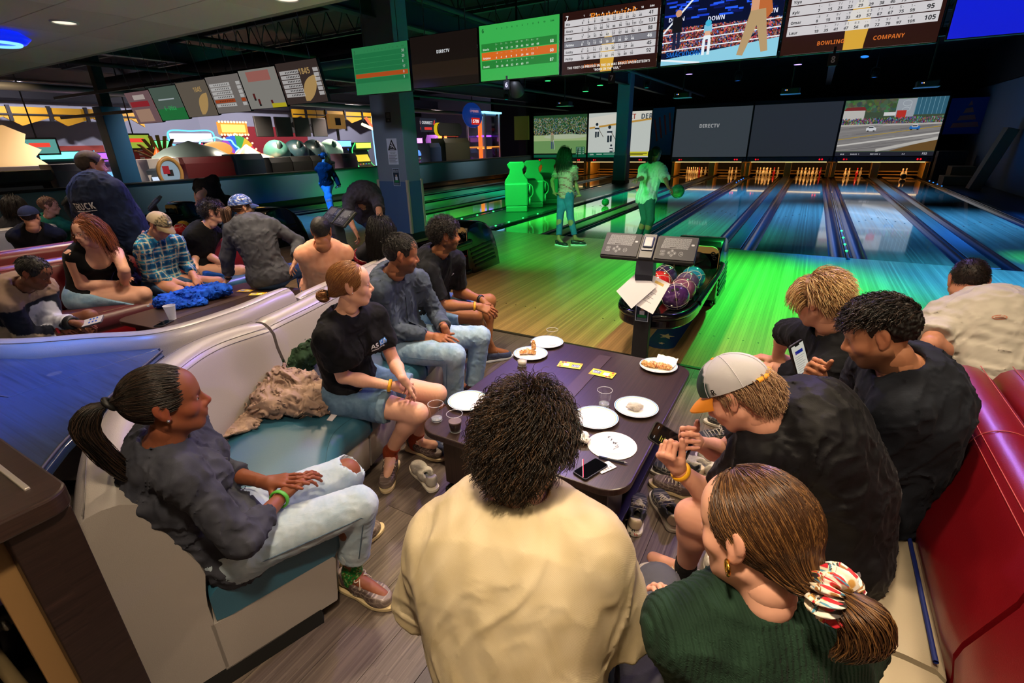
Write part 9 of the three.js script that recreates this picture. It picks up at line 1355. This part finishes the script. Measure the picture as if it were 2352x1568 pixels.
{
const t = thing('carnival_tent_machine', 'machine with a red and white striped tent roof behind the low wall', 'arcade machine', [-16.4, 0, -2.0]); t.scale.setScalar(0.84);
const red = std(0xd8401c, 0.6, { side: THREE.DoubleSide }), wh = std(0xe8d8b8, 0.6, { side: THREE.DoubleSide });
const N = 16; for (let i = 0; i < N; i++) { const a = i / N * 6.2832, b = (i + 1) / N * 6.2832, row = (r, y) => [V(Math.cos(a) * r, y, Math.sin(a) * r), V(Math.cos(b) * r, y, Math.sin(b) * r)]; mesh('roof_stripe', smooth(loft([row(0.02, 2.25), row(0.5, 1.9), row(1.15, 1.68)]).toNonIndexed()), i % 2 ? wh : red, t); const m0 = (a + b) / 2; mesh('valance', smooth(loft([row(1.15, 1.68), [V(Math.cos(a) * 1.16, 1.45, Math.sin(a) * 1.16), V(Math.cos(b) * 1.16, 1.45, Math.sin(b) * 1.16)], [V(Math.cos(a * 0.7 + b * 0.3) * 1.15, 1.3, Math.sin(a * 0.7 + b * 0.3) * 1.15), V(Math.cos(a * 0.3 + b * 0.7) * 1.15, 1.3, Math.sin(a * 0.3 + b * 0.7) * 1.15)]]).toNonIndexed()), i % 2 ? wh : red, t); }
for (const [x, z] of [[0.85, 0.75], [0.85, -0.75], [-0.85, 0.75], [-0.85, -0.75]]) mesh('post', rbox(0.08, 1.45, 0.08, 0.01, x, 0.72, z), std(0xb04a80, 0.5), t);
mesh('counter', rbox(1.7, 0.7, 1.5, 0.03, 0, 0.35, 0), std(0x9a3050, 0.5), t); mesh('glass', box(1.6, 0.6, 1.45, 0, 1.0, 0), new THREE.MeshPhysicalMaterial({ transmission: 1, thickness: 0, roughness: 0.05 }), t); mesh('inner_lamp', box(1.2, 0.03, 1.0, 0, 1.34, 0), lit(0xffd0a0, 4), t); mesh('prize', ball(0.2, 0.2, 0.9, 0.2), std(0xd86a20, 0.6), t);
const d = thing('dome_machine', 'machine with a dark shallow dome roof behind the red cabinet', 'arcade machine', [-16.4, 0, -0.1]); d.scale.setScalar(0.86); mesh('dome', lathe([[1.25, 1.75], [1.22, 1.85], [0.8, 2.1], [0.4, 2.22], [0.05, 2.34], [0.001, 2.35]], 40), phys(0x5a6a6a, 0.3, { metalness: 0.5 }), d); mesh('drum', lathe([[0.001, 0], [1.05, 0], [1.2, 1.2], [1.25, 1.75], [0.001, 1.75]], 40), std(0x1e2640, 0.5), d); mesh('panel', box(0.03, 0.2, 0.5, 1.2, 1.5, 0, 0, 0, -0.08), lit(0xc0d0ff, 0.5), d); for (let i = 0; i < 18; i++) mesh('spark', ball(0.02, 1.2 * Math.cos(i - 9), 1.3 + (i * 7 % 5) * 0.08, 1.2 * Math.sin(i - 9), 1, 1, 1, 6), lit(0xffffff, 2), d);
const w = thing('prize_wheel_machine', 'tall machine with a bright wheel and a bulb framed sign', 'arcade machine', [-20, 0, -3.94]); w.scale.setScalar(0.84); const wc = [0xff4060, 0xffd040, 0x50c060, 0x4080ff, 0xc060e0, 0xff9030];
for (let i = 0; i < 12; i++) mesh('wheel_segment', new THREE.CylinderGeometry(0.95, 0.95, 0.06, 6, 1, false, i * Math.PI / 6, Math.PI / 6).rotateZ(-A).translate(0, 1.75, 0), lit(wc[i % 6], 0.9), w); const bulbs = lit(0xffb080, 4);
for (let i = 0; i < 20; i++) mesh('bulb', ball(0.05, 0.08, 1.75 + Math.cos(i * 0.314) * 1.0, Math.sin(i * 0.314) * 1.0, 1, 1, 1, 8), bulbs, w); mesh('sign', rbox(0.1, 0.55, 1.5, 0.04, 0, 3.0, 0), lit(0xffa040, 1.2), w); mesh('sign_field', rbox(0.04, 0.34, 1.2, 0.02, 0.06, 3.0, 0), lit(0xffe070, 1.6), w); for (let i = 0; i < 10; i++) for (const y of [2.72, 3.28]) mesh('bulb', ball(0.05, 0.09, y, -0.68 + i * 0.15, 1, 1, 1, 8), bulbs, w); mesh('stand', rbox(0.4, 0.9, 1.2, 0.03, -0.1, 0.45, 0), std(0x6a1a30, 0.5), w);
const sg = thing('neon_sign_machine', 'machine with a wide white lit sign outlined in blue neon', 'arcade machine', [-19.6, 0, -2.0]); sg.scale.setScalar(0.8); mesh('base', rbox(0.7, 1.8, 1.4, 0.03, 0, 0.9, 0), std(0x203050, 0.5), sg); mesh('sign', rbox(0.08, 0.36, 1.9, 0.03, 0, 2.72, 0), lit(0xf0f4ff, 1.3), sg); mesh('neon', tube([[0.05, 2.45, -0.95], [0.05, 2.95, -1.0], [0.05, 3.0, 0], [0.05, 2.95, 1.0], [0.05, 2.45, 0.95], [0.05, 2.4, 0]], 0.03, 50, 6, true), lit(0x40a0ff, 4), sg); mesh('legs', join([rod([0, 1.8, -0.5], [0, 2.5, -0.5], 0.05), rod([0, 1.8, 0.5], [0, 2.5, 0.5], 0.05)]), M.dark, sg);
const lt = thing('neon_cloud_machine', 'machine with a yellow sign in a wavy blue neon outline', 'arcade machine', [-18.3, 0, -2.1]); lt.scale.setScalar(0.88); mesh('base', rbox(0.7, 1.5, 1.2, 0.03, 0, 0.75, 0), std(0x302a50, 0.5), lt); mesh('sign', ball(0.5, 0, 2.0, 0, 0.1, 0.6, 1.3), lit(0xf0a030, 1.0), lt); const np = []; for (let i = 0; i < 24; i++) { const a = i / 24 * 6.283, r = 1 + 0.08 * Math.cos(i * 2.1); np.push([0.06, 2.0 + Math.sin(a) * 0.42 * r, Math.cos(a) * 0.85 * r]); } mesh('neon', tube(np, 0.03, 90, 6, true), lit(0x60d0ff, 4), lt);
for (const [i, z] of [-3.5, -4.35, -5.2, -6.05].entries()) { const a = thing('egg_pod_machine', `egg shaped ${i === 3 ? 'pale green' : 'dark green'} pod ${['nearest to the striped tent', 'second in the row of pods', 'third in the row of pods', 'last in the row of pods'][i]}`, 'arcade machine', [-16.9, 0, z]); a.scale.set(0.8, 1, 0.8); mesh('shell', ball(0.6, 0, 1.55, 0, 1.2, 0.82, 0.84, 32), phys(i === 3 ? 0x9ac8b0 : [0x2a5048, 0x1c3238, 0x40585a][i], 0.3), a); mesh('mark', ball(0.2, 0.5, 1.8, 0.16, 0.6, 1, 0.7, 14), std(i === 3 ? 0x1f5a4c : 0x16302c, 0.5), a); mesh('base', rbox(1.0, 1.1, 0.95, 0.05, 0, 0.55, 0), std(0x101818, 0.6), a); mesh('screen_back', rbox(0.1, 0.7, 0.9, 0.03, -0.6, 2.5, 0), M.black, a); }
const pc = thing('palm_cutout_machine', 'machine with a golden fan and an orange rocket behind the low wall', 'arcade machine', [-18.5, 0, -0.28]); pc.scale.setScalar(0.86); for (let i = 0; i < 9; i++) { const a = -1.1 + i * 0.275; mesh('fan_blade', beam([0, 1.6, 0], [0, 1.6 + Math.cos(a) * 1.0, Math.sin(a) * 1.0], 0.24, 0.03), std(i % 2 ? 0x9a7a3a : 0x5a4420, 0.6), pc); } mesh('base', rbox(0.7, 1.6, 1.1, 0.03, 0, 0.8, 0), std(0x403018, 0.5), pc); mesh('rocket', lathe([[0.001, 1.0], [0.16, 1.0], [0.2, 1.3], [0.14, 1.7], [0.001, 2.0]], 20).translate(0.5, 0.2, 0.4), std(0xd8601c, 0.4), pc); mesh('fin', box(0.05, 0.3, 0.5, 0.5, 1.3, 0.4), std(0xb82a1c, 0.5), pc);
const rw = thing('round_window_frame', 'oval gold ring with a bright window on the white cabinet', 'arcade ring', [-14.36, 1.2, 1.68]); rw.scale.setScalar(0.8); mesh('ring', new THREE.TorusGeometry(0.36, 0.06, 10, 40).rotateY(A).scale(1, 1.25, 1), std(0xb8884a, 0.4), rw); mesh('window', ball(0.34, -0.03, 0, 0, 0.05, 1.25, 1, 24), lit(0xa0b8c8, 0.6), rw); mesh('red_part', box(0.02, 0.25, 0.2, 0.02, 0.1, 0.12), lit(0xc02030, 0.5), rw); mesh('mount', box(0.12, 0.2, 0.2, -0.07, 0, 0), M.dark, rw);
const ex = thing('cutout_explosion_sign', 'huge pale cut out panel lit from behind at the left edge', 'cut out panel', [-17.5, 0, 4.2], 0.0); ex.scale.set(1, 0.86, 0.86); const p = [[-1.6, 1.2], [1.5, 1.15], [1.65, 1.3], [1.15, 1.75], [0.95, 1.95], [1.15, 2.15], [0.8, 2.35], [0.9, 2.6], [0.45, 2.85], [0.1, 2.8], [-0.2, 3.02], [-0.4, 2.8], [-0.62, 3.05], [-0.8, 2.75], [-1.2, 3.1], [-1.7, 2.9]]; mesh('panel', extrude(p, 0.05).rotateY(A), std(0xe8d0a8, 0.7), ex); mesh('shelf', rbox(0.3, 0.16, 3.0, 0.01, 0.3, 1.62, 0.1), std(0x5a5660, 0.6), ex); for (const z of [-0.4, 0.7]) mesh('strut', rod([0.4, 1.6, z], [0.6, 0.0, z + 0.3], 0.05), M.black, ex); mesh('base', rbox(0.6, 1.2, 3.0, 0.02, 0.1, 0.6, 0), std(0x2c2416, 0.7), ex); mesh('bench', rbox(0.4, 0.5, 1.0, 0.02, 0.7, 0.25, 0.2), M.black, ex);
spot([-14.6, 3.5, 4.2], [-17.4, 1.9, 4.2], 0xffd8a0, 26, 0.7, 1, 4);
const sk = thing('skateboard_sign', 'big black skateboard sign with a yellow rim standing on the double cabinet', 'sign', [-14.95, 2.4, -11.75]); sk.scale.setScalar(0.9); mesh('deck', extrude(roundRect(2.1, 0.6, 0.28), 0.08, 0.02).rotateY(A), M.black, sk); mesh('rim', extrude(roundRect(2.24, 0.64, 0.3), 0.05).rotateY(A).translate(-0.06, 0, 0.14), lit(0xe0c010, 0.8), sk); for (const z of [-0.6, 0.6]) mesh('axle', box(0.1, 0.36, 0.08, 0, -0.3, z), M.dark, sk); mesh('red_line', box(0.03, 0.03, 1.4, 0.05, -0.36, 0), lit(0xc03020, 0.8), sk);
const pw = thing('prize_dome_sign', 'round blue lit sign with a red number plate above the arcade', 'sign', [-16, 3.17, -15.35]); mesh('disc', ball(0.85, 0, 0, 0, 0.2, 0.75, 1.1, 30), lit(0x123a90, 0.5), pw); mesh('number_plate', new THREE.BoxGeometry(0.04, 0.34, 0.75).translate(0.2, -0.3, 0), new THREE.MeshStandardMaterial({ color: 0x111111, emissive: 0xffffff, emissiveIntensity: 1.1, emissiveMap: canvasTex(128, 64, (c) => { c.fillStyle = '#b81c10'; c.fillRect(0, 0, 128, 64); c.fillStyle = '#fff'; c.font = 'bold 44px sans-serif'; c.fillText('5799', 14, 48); }) }), pw); mesh('name_plate', new THREE.BoxGeometry(0.04, 0.3, 0.9).translate(0.18, 0.2, 0), new THREE.MeshStandardMaterial({ color: 0x111111, emissive: 0xffffff, emissiveIntensity: 0.7, emissiveMap: canvasTex(160, 64, (c) => { c.fillStyle = '#26408a'; c.fillRect(0, 0, 160, 64); c.fillStyle = '#f0a0a8'; c.font = 'bold 36px sans-serif'; c.fillText('POWER', 12, 46); }) }), pw); mesh('hanger', rod([0, 0.6, 0], [0, 1.95, 0], 0.03), M.black, pw);
const gt = thing('glass_tower_machine', 'tall glass tower with violet and orange neon at the end of the arcade', 'arcade machine', [-16.5, 0, -17.2]); gt.scale.set(1, 1.18, 1); mesh('post', join([[-0.6, -0.8], [-0.6, 0.8], [0.6, -0.8], [0.6, 0.8]].map(([x, z]) => rbox(0.1, 2.8, 0.1, 0.01, x, 1.4, z))), std(0xc0b8b0, 0.4), gt); mesh('glass', box(1.1, 2.6, 1.5, 0, 1.4, 0), new THREE.MeshPhysicalMaterial({ transmission: 1, thickness: 0, roughness: 0.05 }), gt); mesh('top_light', rbox(1.4, 0.08, 1.9, 0.02, 0, 2.85, 0), lit(0x80d0ff, 2.5), gt); mesh('orange_pole', rod([0, 0.2, 0.4], [0, 2.7, 0.4], 0.12), lit(0xff7020, 1.2), gt); for (const [y, c] of [[0.7, 0xc050ff], [1.25, 0xff8030], [1.8, 0x9040ff]]) mesh('ring', new THREE.TorusGeometry(0.4, 0.04, 8, 30).rotateX(A).translate(0, y, 0), lit(c, 2.5), gt); mesh('base', rbox(1.4, 0.3, 1.8, 0.03, 0, 0.15, 0), std(0x6a60a0, 0.5), gt); mesh('shelf', box(1.2, 0.05, 1.6, 0, 1.3, 0), lit(0xffa040, 0.8), gt);
const guest = thing('hanging_sign', 'white hanging sign with an arrow reading guest counter', 'sign', [-19.5, 2.66, -7.1]); mesh('board', new THREE.BoxGeometry(0.05, 0.62, 1.7), new THREE.MeshStandardMaterial({ roughness: 0.6, color: 0xffffff, map: canvasTex(256, 96, (c, w, h) => { c.fillStyle = '#c8c8cc'; c.fillRect(0, 0, w, h); c.fillStyle = '#18181c'; c.beginPath(); c.arc(28, 46, 17, 0, 7); c.fill(); c.fillStyle = '#c8c8cc'; c.font = 'bold 26px sans-serif'; c.fillText('←', 15, 55); c.fillStyle = '#18181c'; c.font = 'bold 24px sans-serif'; c.fillText('GUEST COUNTER', 50, 56, 200); }) }), guest); for (const z of [-0.7, 0.7]) mesh('cord', rod([0, 0.3, z], [0, 2.0, z], 0.01), M.black, guest);
const cn = thing('lit_game_sign', 'dark sign with a red numeral reading connect, above the dark green cabinet', 'sign', [-18.5, 2.75, -14.6]); mesh('board', new THREE.BoxGeometry(0.06, 0.7, 1.4), new THREE.MeshStandardMaterial({ color: 0x111111, roughness: 0.5, emissive: 0xffffff, emissiveIntensity: 0.8, emissiveMap: canvasTex(192, 96, (c, w, h) => { c.fillStyle = '#20242e'; c.fillRect(0, 0, w, h); c.fillStyle = '#f0f0f4'; c.font = 'bold 30px sans-serif'; c.fillText('CONNECT', 12, 42, 130); c.fillStyle = '#e83a30'; c.font = 'bold 54px sans-serif'; c.fillText('4', 148, 52); c.fillRect(40, 62, 90, 20); }) }), cn); mesh('post', rod([-0.1, -0.35, 0], [-0.1, -2.75, 0], 0.06), M.dark, cn);
const rb = thing('red_banner', 'tall red banner with white lettering right of the blue column', 'banner', [-19.5, 0, -0.1]); mesh('cloth', rbox(0.05, 2.2, 0.9, 0.01, 0, 1.15, 0), std(0xb83c30, 0.7), rb); for (let i = 0; i < 9; i++) mesh('letter_block', box(0.02, 0.09, 0.14, 0.035, 1.8 - i * 0.14, 0), std(0xe0c8c0, 0.7), rb); mesh('foot', box(0.4, 0.05, 0.9, 0, 0.025, 0), M.dark, rb);
for (const [x, y, z, c, l] of [[-20, 1.95, 2.4, 0x60a8a0, 'tilted teal screen on a dark arm at the left'], [-19, 2.05, 0.2, 0xa8c040, 'small overhead screen with red and green letters']]) { const m = thing('arcade_screen', l, 'screen', [x, y, z], 0.0); mesh('frame', rbox(0.1, 0.5, 0.95, 0.02, 0, 0, 0), M.black, m); mesh('display', box(0.02, 0.4, 0.84, 0.055, 0, 0), lit(c, 0.8), m); mesh('letters', box(0.02, 0.12, 0.5, 0.066, 0.04, 0), lit(0xe04030, 1.2), m); mesh('hanger', rod([0, 0.25, 0], [0, 2.4, 0], 0.02), M.dark, m); }
for (const [z, l] of [[-10.26, 'tall star topped light tower with white and red lamps'], [-8.0, 'yellow wooden crate shaped sign above the pods']]) { const s = thing('light_tower', l, 'light sign', [-18.5, 0, z]); if (z < -9) { mesh('mast', rod([0, 0, 0], [0, 2.6, 0], 0.08), lit(0xa0d8ff, 1.2), s); for (let i = 0; i < 5; i++) { const a = -1.2 + i * 0.6; mesh('arm', rod([0.05, 2.5, 0], [0.05, 2.5 + Math.cos(a) * 0.6, Math.sin(a) * 0.8], 0.07), lit(i % 2 ? 0xf06040 : 0xfff0c0, 2), s); } } else { mesh('crate', rbox(0.2, 0.6, 0.9, 0.02, 0, 2.8, 0), std(0xd8b070, 0.5, { emissive: 0x805018, emissiveIntensity: 0.5 }), s); mesh('mark', box(0.02, 0.3, 0.3, 0.11, 2.8, 0), M.black, s); mesh('post', rod([0, 0, 0], [0, 2.5, 0], 0.06), M.dark, s); } }
}
renderer.render(scene, camera);
